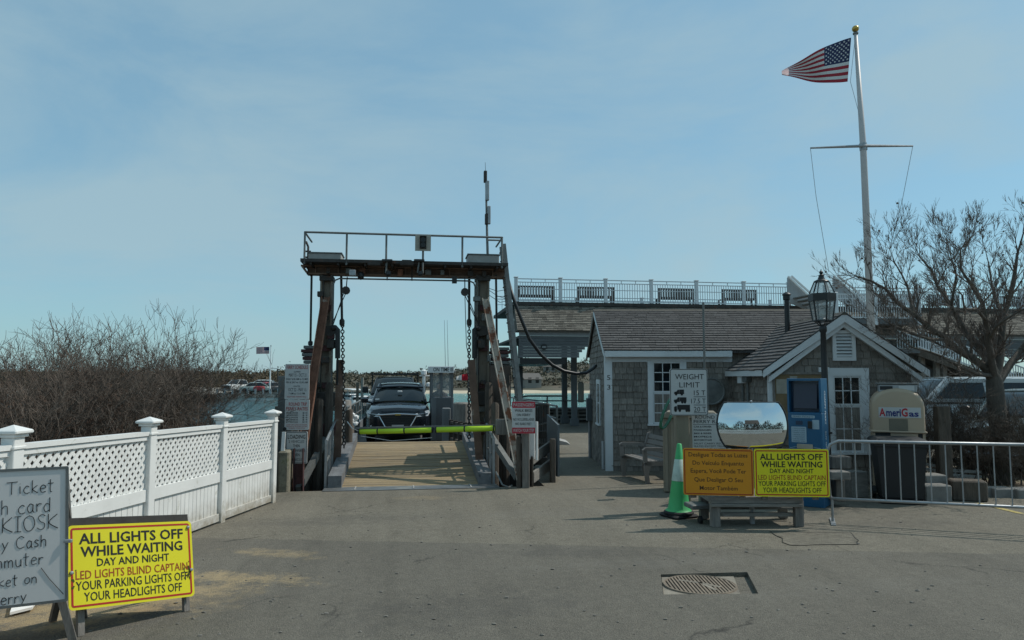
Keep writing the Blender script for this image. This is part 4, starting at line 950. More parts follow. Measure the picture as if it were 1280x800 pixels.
build('pole', MB().tube([(p.x, 114, fz), (p.x, 114, p.z)], .11, 6), m_dark, sl_); build('arm', MB().tube([(p.x, 114, p.z), (p.x-.9, 114, p.z+.12)], .05, 5).bev((p.x-1.2, 113.9, p.z+.06), (p.x-.8, 114.1, p.z+.16), .02), m_galv, sl_)
# road bollards on the far bulkhead
bm_ = MB().box((-.12,-.12,0),(.12,.12,.75)); bme = bm_.mesh('bollard'); bme.materials.append(m_galv)
for k in range(16):
    px = 205 + k*9.5; p = W(px, 498, 108.6)
    o = piece('bollard', bme, None, Matrix.Translation((p.x, 108.6, WZ+1.15))); tag(o, 'short pale wooden post on the edge of the far shore road', 'post', 'posts along the far shore road')
# boats and dock across the water, left of the cars
def cruiser(nm, label, x, y, s_, hull, rz=0):
    t = thing(nm, label, 'boat', (x, y, WZ), rz)
    secs = []
    for yy, hw, zl, zh in ((-3.2,.05,.55,1.25),(-2.4,.7,.1,1.15),(-1.0,1.15,-.1,1.0),(1.2,1.25,-.1,.92),(3.0,1.15,0,.9)):
        hw *= s_; secs.append([(hw*a, yy*s_, (zl+(zh-zl)*b)*s_) for a, b in ((.5,0),(.85,.3),(1,1),(.9,1.02),(-.9,1.02),(-1,1),(-.85,.3),(-.5,0))])
    L(t, 'hull', loft(MB(), secs), hull, auto=40)
    L(t, 'cabin', MB().bev((-.8*s_,-1.2*s_,.9*s_),(.8*s_,1.0*s_,1.75*s_), .08), hull)
    L(t, 'windscreen', MB().bev((-.82*s_,-1.24*s_,1.35*s_),(.82*s_,.7*s_,1.62*s_), .03), m_glass)
    L(t, 'canopy', MB().bev((-.95*s_,-1.1*s_,2.35*s_),(.95*s_,1.6*s_,2.43*s_), .03), m_white)
    for a in (-.8, .8):
        for b in (-.9, 1.4): L(t, 'canopy_post', MB().tube([(a*s_, b*s_, 1.0*s_),(a*s_, b*s_, 2.36*s_)], .03, 5), m_galv)
    return t
p = W(450, 500, 75); cruiser('cabin_boat', 'white cabin boat moored across the water left of the dark pickup', p.x, 75, .95, m_white, R(8))
p = W(436, 497, 88); cruiser('cabin_boat', 'small grey boat moored behind the left lifting chain', p.x, 88, .9, m_galv, R(40))
mb = MB(); a, b = W(425, 500, 72), W(468, 500, 72)
dk = thing('floating_dock', 'low dark dock in front of the moored white boat', 'dock', ((a.x+b.x)/2, 72, WZ)); build('deck', MB().box((a.x-6, 71.5, WZ+.3), (b.x, 73, WZ+.75)), m_pile, dk)
for k, px in enumerate((428, 447, 453, 466)):
    p = W(px, 478 if k % 2 else 472, 71.2); build('piling', MB().tube([(p.x, 71.2, WZ-.5), (p.x, 71.2, p.z)], .14, 7), m_pile if k % 2 else m_grey, dk)
# a few houses among the trees of the far right shore
def house(x, y, z, w_, d_, h_, rz, wall, lab):
    t = thing('house', lab, 'house', (x, y, z), rz)
    L(t, 'wall', MB().box((-w_/2,-d_/2,-1.5),(w_/2,d_/2,h_)), wall)
    L(t, 'roof', MB().prism([(-w_/2-.3,-d_/2-.3,h_),(-w_/2-.3,d_/2+.3,h_),(-w_/2-.3,0,h_+d_*.38)], (w_+.6,0,0)), M('far_roof', (.13,.12,.11), .9, var=.2))
    for k in range(int(w_//2)): L(t, 'window', MB().box((-w_/2+.9+k*2,-d_/2-.04,.9),(-w_/2+1.8+k*2,-d_/2-.004,2.2)), m_glass)
    return t
hx = W(712, 470, 190).x
p = W(664, 486, 176); house(p.x, 178, WZ+1.3, 4.5, 4, 1.8, R(15), M('far_house_white', (.22,.21,.19), .8, var=.1), 'small grey cottage at the end of the beach seen beside the ladder')
p = W(690, 462, 240); house(p.x, 240, hh(p.x, 240, .3)-.2, 6, 5, 2.2, R(-10), M('far_house_grey', (.24,.23,.21), .9, var=.1), 'grey house among trees on the far hill seen under the pier roof')
# ------------------------------------------------------------------ local measuring
def LP(t, px, py, yl):                    # local point on local plane y = yl
    Mi = WM[t].inverted(); o = Mi @ CAMP; d = (Mi.to_3x3() @ ray(px, py)); return o + d*((yl-o.y)/d.y)
def LX(t, px, py, xl):
    Mi = WM[t].inverted(); o = Mi @ CAMP; d = (Mi.to_3x3() @ ray(px, py)); return o + d*((xl-o.x)/d.x)
wedge = MB(); wedge.add([(-.5,-.024,0),(.5,-.024,0),(.5,0,0),(-.5,0,0),(-.5,-.005,1),(.5,-.005,1),(.5,0,1),(-.5,0,1)], [(0,3,2,1),(4,5,6,7),(0,1,5,4),(1,2,6,5),(2,3,7,6),(3,0,4,7)])
wedge_me = wedge.mesh('shingle'); wedge_me.materials.append(m_shingp)
def shingles(par, Mw, x0, x1, z0, z1, inside, rnd, row=.137, one_by_one=False, name='shingles', lim=10**9, wr=(.09,.21)):
    """Mw maps (x along, -y outward, z up) into the parent's frame"""
    mb = MB(); cnt = 0; z = z0; r = 0
    while z < z1 - .02:
        h = min(row, z1-z); x = x0 - (rnd.uniform(0, .1) if r else 0)
        while x < x1 - .01:
            w_ = rnd.uniform(*wr); a, b = max(x, x0), min(x+w_, x1); x += w_
            if b-a < .02: continue
            cx, cz = (a+b)/2, z + h/2
            if not inside(cx, cz): continue
            Mx = Mw @ Matrix.Translation((cx, 0, z + rnd.uniform(-.006,.004))) @ Matrix.Diagonal((b-a-.010, rnd.uniform(.75,1.35), h+.012, 1))
            if one_by_one and cnt < lim: piece('shingle', wedge_me, par, Mx)
            else: mb.add([Mx @ v for v in wedge.v], wedge.f, rnd.uniform(0,2))
            cnt += 1
        z += row; r += 1
    if mb.v:
        o = build(name, mb, m_shing, par, local=True, attr=True, kind='stuff')
    return cnt
def roofing(par, P0, P1, Q1, Q0, m, rnd, row=.125, th=.014, name='roof_shingles', clip=None):
    """rows of shingles on the quad eave P0->P1, ridge Q0->Q1 (local)"""
    P0, P1, Q0, Q1 = map(Vector, (P0, P1, Q0, Q1)); n = (P1-P0).cross(Q0-P0).normalized()
    if n.z < 0: n = -n
    L = (Q0-P0).length; rows = max(1, int(L/row)); mb = MB()
    for i in range(rows):
        t0, t1 = i/rows, (i+1)/rows; A, B, C_, D = P0.lerp(Q0, t0), P1.lerp(Q1, t0), P1.lerp(Q1, t1), P0.lerp(Q0, t1)
        wdt = (B-A).length; x = -rnd.uniform(0, .2)
        while x < wdt:
            w_ = rnd.uniform(.16, .38); a, b = max(0, x)/wdt, min(wdt, x+w_-.006)/wdt; x += w_
            if b <= a: continue
            j = rnd.uniform(-.008, .008); e = (D-A).normalized()*j
            if clip and clip(A.lerp(B, (a+b)/2)): continue
            p = [A.lerp(B, a)+e, A.lerp(B, b)+e, D.lerp(C_, b), D.lerp(C_, a)]
            mb.add([p[0]+n*.002, p[1]+n*.002, p[2]+n*.002, p[3]+n*.002, p[0]+n*(th+.012), p[1]+n*(th+.012), p[2]+n*.006, p[3]+n*.006], [(0,3,2,1),(4,5,6,7),(0,1,5,4),(1,2,6,5),(2,3,7,6),(3,0,4,7)], rnd.uniform(0,2))
    return build(name, mb, m, par, local=True, attr=True, kind='stuff')
def lwindow(par, x0, x1, z0, z1, y, cols, rows, cas=.11, mid=None, name='window', M_=None):
    """double hung window on plane y (outside -y), casing outer edges x0..x1, z0..z1"""
    X = (lambda *a: Vector(a)) if M_ is None else (lambda *a: M_ @ Vector(a))
    def bx(mb, lo, hi): return mb.box(lo, hi, M_)
    fr = MB(); bx(fr, (x0, y-.04, z1-cas), (x1, y, z1)); bx(fr, (x0, y-.038, z0+.04), (x0+cas, y, z1-cas)); bx(fr, (x1-cas, y-.038, z0+.04), (x1, y, z1-cas)); bx(fr, (x0-.02, y-.07, z0), (x1+.02, y, z0+.04))
    wdw = build(name, fr, m_wtrim, par, local=True)
    a0, a1, b0, b1 = x0+cas, x1-cas, z0+.04, z1-cas; mid = mid or (b0+b1)/2
    for (c0, c1, dy) in ((b0, mid, .012), (mid, b1, .0)):
        s_ = MB(); f = .035
        bx(s_, (a0, y-.02+dy, c0), (a0+f, y+dy+.01, c1)); bx(s_, (a1-f, y-.02+dy, c0), (a1, y+dy+.01, c1)); bx(s_, (a0+f, y-.02+dy, c0), (a1-f, y+dy+.01, c0+f)); bx(s_, (a0+f, y-.02+dy, c1-f), (a1-f, y+dy+.01, c1))
        for k in range(1, cols): xx = a0+f+(a1-a0-2*f)*k/cols; bx(s_, (xx-.009, y-.015+dy, c0+f), (xx+.009, y+dy+.005, c1-f))
        for k in range(1, rows):
            zz = c0+f+(c1-c0-2*f)*k/rows
            for q in range(cols):
                xa = a0+f+(a1-a0-2*f)*q/cols+.009; xb = a0+f+(a1-a0-2*f)*(q+1)/cols-.009; bx(s_, (xa, y-.015+dy, zz-.009), (xb, y+dy+.005, zz+.009))
        build('sash', s_, m_wtrim, wdw, local=True)
        for q in range(cols):
            for k in range(rows):
                xa = a0+f+(a1-a0-2*f)*q/cols+.007; xb = a0+f+(a1-a0-2*f)*(q+1)/cols-.007; za = c0+f+(c1-c0-2*f)*k/rows+.007; zb = c0+f+(c1-c0-2*f)*(k+1)/rows-.007
                build('pane', bx(MB(), (xa, y+dy-.004, za), (xb, y+dy, zb)), m_glass, wdw, local=True)
    return wdw
# ------------------------------------------------------------------ the shingled ticket hut
HO = C(759, 587, 16.2); HO.z = GZ(0, HO.y) + .02
hut = thing('ticket_office', 'low grey shingled ticket office with white trim and a front gable wing, number 53', 'building', HO, R(-8.6))
rnd = random.Random(11)
def hp(px, py, y=0): return LP(hut, px, py, y)
YW = -2.35                                     # front of the wing
ze = hp(850, 441, -.2).z                      # main eave
HD = 3.6; zr = hp(850, 388, HD/2).z
xm1 = hp(1015, 400, 1.8).x                    # right end of the main body
wx0, wx1 = hp(962, 500, YW).x, hp(1147, 500, YW).x
wc = (wx0+wx1)/2; zwe = hp(962, 459, YW).z; zap = hp(1053.5, 396, YW).z
build('wall', MB().box((0, .0, -.6), (xm1, HD, ze+.02)).prism([(0,0,ze),(0,HD,ze),(0,HD/2,zr-.06)], (.1,0,0)).prism([(xm1-.1,0,ze),(xm1-.1,HD,ze),(xm1-.1,HD/2,zr-.06)], (.1,0,0)), m_shingp, hut, local=True)
build('wall', MB().box((wx0, YW, -.6), (wx1, .6, zwe-.02)).prism([(wx0,YW,zwe-.02),(wx1,YW,zwe-.02),(wc,YW,zap-.08)], (0,.1,0)), m_shingp, hut, local=True)
# wing front: shingles one by one
ws = LP(hut, 1062, 460, YW)
wa, wb = hp(1030, 460, YW), hp(1089, 568, YW)
va, vb = hp(1039, 413, YW), hp(1069, 451, YW)
na, nb_ = hp(967, 468, YW), hp(1031, 548, YW)
sl_w = (zap-zwe)/((wx1-wx0)/2)
def in_wing(x, z):
    if z > zwe - .1 and (z - (zwe-.1)) > (min(x-wx0, wx1-x)) * sl_w + .02: return False
    if wa.x-.02 < x < wb.x+.02 and wb.z < z < wa.z: return False
    if va.x < x < vb.x and vb.z < z < va.z: return False
    return True
Fm = Matrix.Translation((0, YW, 0))
shingles(hut, Fm, wx0+.09, wx1-.09, -.05, zap-.1, in_wing, rnd, one_by_one=True, wr=(.12,.24), lim=300)
# main front and the two left-hand side walls: joined
ma, mb_ = hp(809, 446), hp(859, 532)
shingles(hut, Matrix(), .09, wx0, -.05, ze-.1, lambda x, z: not (ma.x < x < mb_.x and mb_.z < z < ma.z), rnd)
Sm = Matrix.Rotation(R(-90), 4, 'Z')           # along +x -> -y ; outward -> -x
def slope_in(x, z): y = -x; return z < ze - .05 or (z - ze) < (HD/2 - abs(y-HD/2)) * ((zr-ze)/(HD/2)) - .05
shingles(hut, Sm, -HD+.02, -.09, -.05, zr-.1, slope_in, rnd)
shingles(hut, Matrix.Translation((wx0, 0, 0)) @ Sm, 0, -YW-.09, -.05, zwe-.12, lambda x, z: True, rnd)
shingles(hut, Matrix.Translation((wx1, 0, 0)) @ Matrix.Rotation(R(90), 4, 'Z'), YW+.09, .6, -.05, zwe-.12, lambda x, z: True, rnd)
# roofs
ov = .2
s_m = (zr-ze)/(HD/2+ .2)
rf = build('roof', MB().prism([(-.06,-ov,ze-.0),(-.06,-ov,ze+.05),(-.06,HD/2,zr),(-.06,HD+ov,ze+.05),(-.06,HD+ov,ze-.0),(-.06,HD/2,zr-.06)], (xm1+.24,0,0)), m_roof, hut, local=True)
roofing(hut, (-.08,-ov-.02,ze+.05), (xm1+.2,-ov-.02,ze+.05), (xm1+.2,HD/2,zr), (-.08,HD/2,zr), m_roof, rnd)
roofing(hut, (xm1+.2,HD+ov,ze+.05), (-.08,HD+ov,ze+.05), (-.08,HD/2,zr), (xm1+.2,HD/2,zr), m_roof, rnd, row=.3)
build('ridge_cap', MB().prism([(-.09,HD/2-.09,zr-.03),(-.09,HD/2,zr+.035),(-.09,HD/2+.09,zr-.03)], (xm1+.30,0,0)), m_roof2, hut, local=True)
yb = 1.55; wov = .16
zwr = zap + .06; hw_ = (wx1-wx0)/2 + .16; zwev = zwr - hw_*sl_w
build('roof', MB().prism([(wc-hw_,YW-wov,zwev-.06),(wc-hw_,YW-wov,zwev),(wc,YW-wov,zwr),(wc+hw_,YW-wov,zwev),(wc+hw_,YW-wov,zwev-.06),(wc,YW-wov,zwr-.08)], (0,yb-YW,0)), m_roof, hut, local=True)
mainz = lambda y: ze+.05 + (y+ov)*((zr-ze-.05)/(HD/2+ov))
clipf = lambda p: p.y > -.2 and p.z < mainz(p.y) - .02
roofing(hut, (wc-hw_-.02,yb,zwev-.01), (wc-hw_-.02,YW-wov-.02,zwev-.01), (wc,YW-wov-.02,zwr), (wc,yb,zwr), m_roof, rnd, clip=clipf)
roofing(hut, (wc+hw_+.02,YW-wov-.02,zwev-.01), (wc+hw_+.02,yb,zwev-.01), (wc,yb,zwr), (wc,YW-wov-.02,zwr), m_roof, rnd, clip=clipf)
build('ridge_cap', MB().prism([(wc-.08,YW-wov-.03,zwr-.035),(wc,YW-wov-.03,zwr+.03),(wc+.08,YW-wov-.03,zwr-.035)], (0,yb-YW+.1,0)), m_roof2, hut, local=True)
# white trim
def lb_(nm, lo, hi, m=m_wtrim, b=.004): return build(nm, MB().bev(lo, hi, b), m, hut, local=True)
cbd = lb_('corner_board', (-.03,-.03,-.15), (.13,.03,ze-.02)); lb_('corner_board', (wx0-.03,YW-.03,-.15), (wx0+.10,YW+.03,zwe-.12)); lb_('corner_board', (wx1-.12,YW-.03,-.15), (wx1+.03,YW+.03,zwe-.1))
lb_('corner_board', (-.035,.032,-.15), (-.012,.13,ze-.05))
lb_('eave_fascia', (-.05,-ov-.01,ze-.09), (wx0-.05,-ov+.02,ze+.045)); lb_('frieze_board', (.135,-.03,ze-.2), (wx0,-.006,ze-.07))
build('eave_fascia', MB().box((wc-hw_-.01, YW-.1, zwev-.12), (wc-hw_+.02, .0, zwev-.005)), m_wtrim, hut, local=True)
for sx in (-1, 1):
    e0 = Vector((wc+sx*hw_, YW-wov-.015, zwev-.075)); e1 = Vector((wc, YW-wov-.015, zwr-.085))
    build('rake_board', MB().prism([e0+Vector((0,0,-.07)), e0+Vector((0,0,.065)), e1+Vector((0,0,.075)), e1+Vector((0,0,-.09))], (0,.03,0)), m_wtrim, hut, local=True)
    f0, f1 = e0+Vector((-sx*.12,.05,-.06)), e1+Vector((0,.05,-.06))
    build('rake_frieze', MB().prism([f0+Vector((0,0,-.10)), f0+Vector((0,0,.0)), f1+Vector((0,0,.0)), f1+Vector((0,0,-.12))], (0,.08,0)), m_wtrim, hut, local=True)
for sy, (ya, yb2) in enumerate(((-ov, HD/2), (HD+ov, HD/2))):
    build('rake_board', MB().prism([(-.085,ya,ze-.07),(-.085,ya,ze+.05),(-.085,yb2,zr),(-.085,yb2,zr-.13)], (.03,0,0)), m_wtrim if sy == 0 else m_greyh, hut, local=True)
lwindow(hut, ma.x, mb_.x, mb_.z, ma.z, 0, 3, 3); lwindow(hut, wa.x, wb.x, wb.z, wa.z, YW, 3, 2, cas=.15, mid=hp(1060, 507, YW).z)
# side wall window seen edge-on
sw = lwindow(hut, 1.0, 1.75, .9, 2.0, 0, 2, 2, name='side_window', M_=Matrix.Translation((0,2.75,0)) @ Sm)
# louvred gable vent
lv = build('gable_vent', MB().box((va.x,YW-.05,va.z-.06),(vb.x,YW,va.z)).box((va.x,YW-.05,vb.z),(vb.x,YW,vb.z+.07)).box((va.x,YW-.048,vb.z+.07),(va.x+.07,YW,va.z-.06)).box((vb.x-.07,YW-.048,vb.z+.07),(vb.x,YW,va.z-.06)), m_wtrim, hut, local=True)
build('vent_back', MB().box((va.x+.07,YW-.004,vb.z+.07),(vb.x-.07,YW-.002,va.z-.06)), m_black, lv, local=True)
nl = 7
for k in range(nl):
    z = vb.z + .07 + (va.z-vb.z-.13)*k/nl; build('louvre', MB().prism([(va.x+.07,YW-.05,z+.008),(va.x+.07,YW-.05,z+.022),(va.x+.07,YW-.01,z+.062),(va.x+.07,YW-.01,z+.048)], (vb.x-va.x-.14,0,0)), m_wtrim, lv, local=True)
# number 53 on the corner board
bd = Board((-.03,-.03,0), (1,0,0), (0,0,1), Vector((0,-1,0))); tm = MB()
bd.text(tm, '5', .08, hp(763, 475).z, .075, .11, 0, .004); bd.text(tm, '3', .08, hp(763, 487).z, .075, .11, 0, .004); build('house_number', tm, m_dark, cbd, local=True)
# notice board with papers
nbd = build('notice_board', MB().box((na.x, YW-.05, nb_.z), (nb_.x, YW-.018, na.z)), M('notice_board_brown', (.19,.135,.07), .8, var=.15, bump=.05), hut, local=True)
build('board_frame', MB().box((na.x-.03,YW-.07,na.z),(nb_.x+.03,YW-.018,na.z+.04)).box((na.x-.04,YW-.065,nb_.z),(na.x,YW-.018,na.z)), m_grey, nbd, local=True)
for a, b, c_, d in ((970, 474, 986, 492), (987, 470, 997, 490), (1004, 476, 1014, 494)):
    p, q = hp(a, b, YW-.05), hp(c_, d, YW-.05); build('notice', MB().box((p.x,YW-.056,q.z),(q.x,YW-.052,p.z)), M('old_paper', (.33,.31,.26), .9, var=.15, bump=0), nbd, local=True)
p, q = hp(1023, 459, YW-.05), hp(1036, 465, YW-.05); build('gutter_clip', MB().box((p.x,YW-.08,q.z),(q.x,YW-.02,p.z)), m_wtrim, hut, local=True)
# electric boxes and conduits on the wing's left wall
p, q = LX(hut, 919, 463, wx0), LX(hut, 928, 480, wx0)
for k, (dy, dz) in enumerate(((0,0), (-.34,.03))):
    y = -.9 + dy; eb = build('meter_box', MB().bev((wx0-.13,y-.13,p.z-.28+dz),(wx0-.016,y+.13,p.z+dz), .01), m_galvd if k else m_wtrim, hut, local=True)
    build('conduit', MB().tube([(wx0-.06,y,p.z-.28+dz),(wx0-.06,y,-.1)], .022, 6), m_galvd, eb, local=True)
# flue on the wing roof, roof vent behind
fl_ = LP(hut, 984.5, 414, -.55); ft_ = LP(hut, 984.5, 366, -.55)
fx = fl_.x; fzb = zwr - abs(fx-wc)*sl_w - .1
flue = build('flue_pipe', MB().tube([(fx,-.55,fzb),(fx,-.55,ft_.z-.14)], .055, 12), m_black, hut, local=True, auto=40)
build('flue_cap', MB().lathe([(.06,-.16),(.075,-.15),(.075,-.06),(.095,-.055),(.095,-.035),(.06,.0),(.01,.02)], (fx,-.55,ft_.z), 12), m_black, flue, local=True, auto=40)
# water line and small pipes at the back corner of the left wall
build('downpipe', MB().tube([(-.06,3.2,-.1),(-.06,3.2,1.6)], .04, 6), m_galv, hut, local=True); build('downpipe', MB().tube([(-.05,.35,-.1),(-.05,.35,.6)], .03, 6), m_wtrim, hut, local=True)
build('utility_box', MB().bev((-.16,2.9,.9),(-.02,3.15,1.5), .01), m_side, hut, local=True)
single('hose_reel', MB().lathe([(.02,-.03),(.26,-.03),(.28,-.05),(.30,-.05),(.30,.05),(.28,.05),(.26,.03),(.02,.03)], WM[hut] @ Vector((hp(887, 489).x, -.12, hp(887, 489).z)), 24, Matrix.Rotation(R(-8.6), 4, 'Z') @ Matrix.Rotation(R(90), 4, 'X')), m_galvd, 'round grey disc mounted on the office wall behind the weight limit sign', 'disc', auto=40)
c_ = WM[hut] @ Vector((hp(887, 489).x, -.18, hp(887, 489).z))
# thin grey mast in front of the hut
a, b = C(879, 378, 14.0), C(879, 600, 14.0)
single('metal_pole', MB().tube([(a.x, a.y, GZ(0,a.y)-.1), (a.x, a.y, a.z)], .024, 8), m_galvd, 'tall thin grey metal pole rising behind the weight limit sign', 'pole')
# ------------------------------------------------------------------ the two storey pier pavilion behind
PZ = GZ(0, 31)
PYY = 32.0
def q(px, py, dy=0): return W(px, py, PYY+dy)
XR_ = q(1420, 400).x
x0 = q(642.5, 400).x; zd = q(800, 379.5).z
pier = thing('pier_pavilion', 'long grey pier pavilion with a roof deck and white railings behind the ticket office', 'building', (x0+10, PYY, PZ))
zb_ = q(800, 414, -1.0).z
build('deck', MB().box((x0-.05, PYY-.12, zd-.16), (XR_, 39.5, zd)), m_dark, pier)
build('pent_roof', MB().prism([(x0,PYY-.05,zd-.17),(x0,PYY-1.0,zb_),(x0,PYY-1.0,zb_-.05),(x0,PYY-.02,zb_-.05)], (XR_-x0,0,0)), m_roof2, pier)
rnd = random.Random(21)
def W2(t, pts): Mi = WM[t].inverted(); return [Mi @ Vector(p) for p in pts]
a, b, c_, d = W2(pier, [(x0,PYY-1.02,zb_),(XR_,PYY-1.02,zb_),(XR_,PYY-.05,zd-.17),(x0,PYY-.05,zd-.17)])
roofing(pier, a, b, c_, d, m_roof2, rnd, row=.105)
xs_ = q(724, 447, -.8).x; zs0, zs1 = q(700, 447, -.8).z, q(700, 420, -.8).z
build('fascia_board', MB().box((x0+.1,PYY-.86,zs1),(XR_,PYY-.80,zb_-.052)), M('pier_trim', (.19,.205,.21), .7, var=.1, bump=.05), pier)
nb2 = 8; hs = (zs1-zs0)/nb2
for k in range(nb2):
    z = zs0 + k*hs; xe = xs_ + max(0, (k-1)*hs*1.1) if k < 5 else q(760, 430, -.8).x
    build('siding_board', MB().prism([(x0+.1,PYY-.815,z),(x0+.1,PYY-.80,z+hs-.004),(x0+.1,PYY-.77,z+hs-.004),(x0+.1,PYY-.77,z)], (xe-x0-.1,0,0)), m_side, pier)
rx = q(1150, 440, -.8).x
for k in range(7):
    z = zs1 - (k+1)*hs; build('siding_board', MB().prism([(rx,PYY-.815,z),(rx,PYY-.80,z+hs-.004),(rx,PYY-.77,z+hs-.004),(rx,PYY-.77,z)], (XR_-rx,0,0)), m_side, pier)
build('soffit_beam', MB().box((x0+.15,PYY-.75,q(700,455,-.8).z),(q(707,450,-.8).x,38.5,q(700,447.5,-.8).z)), m_black, pier)
build('ceiling', MB().box((x0+.1,PYY-.7,zs1-.1),(XR_,39.3,zs1)), m_dark, pier)
for px, wd, dy, pyb, mm in ((650.5, .12, 6.5, 512, m_side), (705.5, .13, 5.0, 503, m_side), (717.5, .13, 3.0, 508, m_side), (762, .14, 3, 510, m_side), (800, .14, 3, 510, m_side), (1150, .12, 2, 520, m_side), (1165, .2, 3, 520, m_side), (1196, .13, -.5, 520, m_grey), (1240, .15, 3, 520, m_side), (1300, .15, 3, 520, m_side), (1350, .15, 3, 520, m_side)):
    p_ = W(px, 470, PYY+dy); build('post', MB().bev((p_.x-wd,PYY+dy-wd,PZ-.1),(p_.x+wd,PYY+dy+wd,zs1-.05), .015), mm, pier)
    build('post_base', MB().bev((p_.x-wd*1.5,PYY+dy-wd*1.5,PZ),(p_.x+wd*1.5,PYY+dy+wd*1.5,PZ+.35), .02), mm, pier) if px < 800 else None
p_ = W(680, 433.5, PYY-.85); cs = build('oval_sign', MB().lathe([(.01,-.02),(.14,-.02),(.14,.02),(.01,.02)], (p_.x,PYY-.85,p_.z), 16, Matrix.Rotation(R(90),4,'X')), m_black, pier); build('sign_mark', MB().bev((p_.x-.09,PYY-.875,p_.z-.035),(p_.x+.09,PYY-.872,p_.z+.02), .01), m_galv, cs)
p_ = W(726, 473, 36); build('white_cylinder', MB().lathe([(.13,0),(.16,.05),(.16,.95),(.1,1.05),(.02,1.06)], (p_.x,36,W(726,503,36).z), 12), M('beige_tank', (.25,.24,.2), .7), pier, auto=40)
# bulkhead rail at the pier's seaward edge, and handrail
bk = thing('pier_bulkhead', 'low timber bulkhead with a pale cap at the seaward end of the walkway', 'bulkhead', (W(700,520,38).x, 38, PZ))
xl, xr_ = W(664,520,38).x, W(760,520,38).x + 6
zt_ = W(700, 511.5, 38).z
build('cap_plank', MB().box((xl,37.75,zt_),(xr_,38.4,zt_+.09)), M('pale_cap', (.27,.28,.28), .8, var=.15), bk)
for k in range(3):
    z = zt_ - .17 - k*.20; build('fender_board', MB().box((xl,37.9,z),(xr_,38.0,z+.09)), m_greyh, bk)
for k in range(9):
    x = xl + (xr_-xl)*k/8; build('post', MB().box((x-.06,38.0,PZ-.5),(x+.06,38.15,zt_)), m_grey, bk)
build('backing', MB().box((xl,38.3,PZ-.5),(xr_,38.36,zt_)), m_black, bk)
hr = thing('pipe_handrail', 'dark pipe handrail in front of the water beside the pier posts', 'handrail', (W(680,500,36.5).x, 36.5, PZ))
build('rail', MB().tube([W(648,497,36.5),W(660,495,36.5),W(704,495,36.5),W(706,500,36.5)], .045, 6).tube([W(648,501,36.5),W(738,501,36.5)], .035, 6).tube([W(648,498,36),W(684,502,33.5),W(684,512,33.5)], .03, 5), m_side, hr)
for px in (652, 684, 704): a = W(px, 496, 36.5); build('rail_post', MB().tube([(a.x,36.5,PZ),(a.x,36.5,a.z)], .04, 6), m_side, hr)
g1 = thing('mesh_barrier', 'dark wire mesh railing behind the passengers sign', 'railing', (W(675,530,17.5).x, 17.5, GZ(0,17.5)))
a, b = W(668, 506, 17.0), W(685, 505, 19.5)
build('rail', MB().tube([a, b], .03, 6).tube([a-Vector((0,0,.5)), b-Vector((0,0,.5))], .025, 6), m_dark, g1)
for k in range(9): p_ = a.lerp(b, k/8); build('rail_post', MB().tube([p_, (p_.x,p_.y,GZ(0,17.5))], .022, 5), m_dark, g1)
single('parking_stop', MB().prism([G(696,556), G(713,556), G(709,556)+Vector((0,0,.08)), G(697,556)+Vector((0,0,.16))], (.15,1.0,0)), m_conc, 'pale concrete wheel stop lying on the sunlit walkway', 'wheel stop')
# roof deck railing
railz0, railz1 = q(757, 376.5).z, q(757, 350).z
m_rw = M('railing_white', (.60,.64,.66), .55, var=.04, bump=.02)
dr = thing('deck_railing', 'white railing with close balusters along the pier roof deck', 'railing', (x0+8, PYY, zd))
def railbay(par, pa, pb, z0, z1, post0=True, sp=.115, y2=0):
    pa, pb = Vector(pa), Vector(pb); up = Vector((0,0,1)); mb = MB(); h = z1-z0
    build('top_rail', MB().beam(pa+up*(z1-.02), pb+up*(z1-.02), .06, .04), m_rw, par); build('sub_rail', MB().beam(pa+up*(z1-.17), pb+up*(z1-.17), .05, .035).beam(pa+up*(z1-.48), pb+up*(z1-.48), .035, .03).beam(pa+up*(z0+.06), pb+up*(z0+.06), .05, .04), m_rw, par)
    L = (pb-pa).length; n = int(L/sp)
    for k in range(1, n): p_ = pa.lerp(pb, k/n); mb.beam(p_+up*(z0+.08), p_+up*(z1-.17), .026, .026)
    for k in (1, 2): p_ = pa.lerp(pb, k/3); mb.beam(p_+up*(z1-.17), p_+up*(z1-.02), .03, .03)
    build('balusters', mb, m_rw, par, kind='stuff')
def pst(par, p, z0, z1, w_=.075): build('post', MB().bev((p[0]-w_,p[1]-w_,z0),(p[0]+w_,p[1]+w_,z1), .012), m_rw, par); build('post_cap', MB().bev((p[0]-w_*1.35,p[1]-w_*1.35,z1),(p[0]+w_*1.35,p[1]+w_*1.35,z1+.04), .012), m_rw, par)
pxs = [645, 700.5, 757, 814, 870.5, 929.5, 986]; PX = [q(p_, 360).x for p_ in pxs]
for i, x in enumerate(PX):
    pst(dr, (x, PYY), zd, railz1+.03)
    if i: railbay(dr, (PX[i-1]+.07, PYY, 0), (x-.07, PYY, 0), zd, railz1)
PX2 = [q(p_, 360).x for p_ in (1043, 1100, 1162, 1226, 1292, 1360)]
for i, x in enumerate(PX2):
    pst(dr, (x, PYY+.8), zd, railz1+.03)
    if i: railbay(dr, (PX2[i-1]+.07, PYY+.8, 0), (x-.07, PYY+.8, 0), zd, railz1)
# seaward rail, mostly hidden
railbay(dr, (PX[0], 39.2, 0), (PX[6], 39.2, 0), zd, railz1, sp=.3)
for px in (690, 802, 905, 962, 1015): a = W(px, 362, 39.2); pst(dr, (a.x, 39.2), zd, railz1)
for a_, b_ in ((985, 1045), (1045, 1130)): railbay(dr, (W(a_,360,39.2).x, 39.2, 0), (W(b_,360,39.2).x, 39.2, 0), zd, railz1, sp=.25)
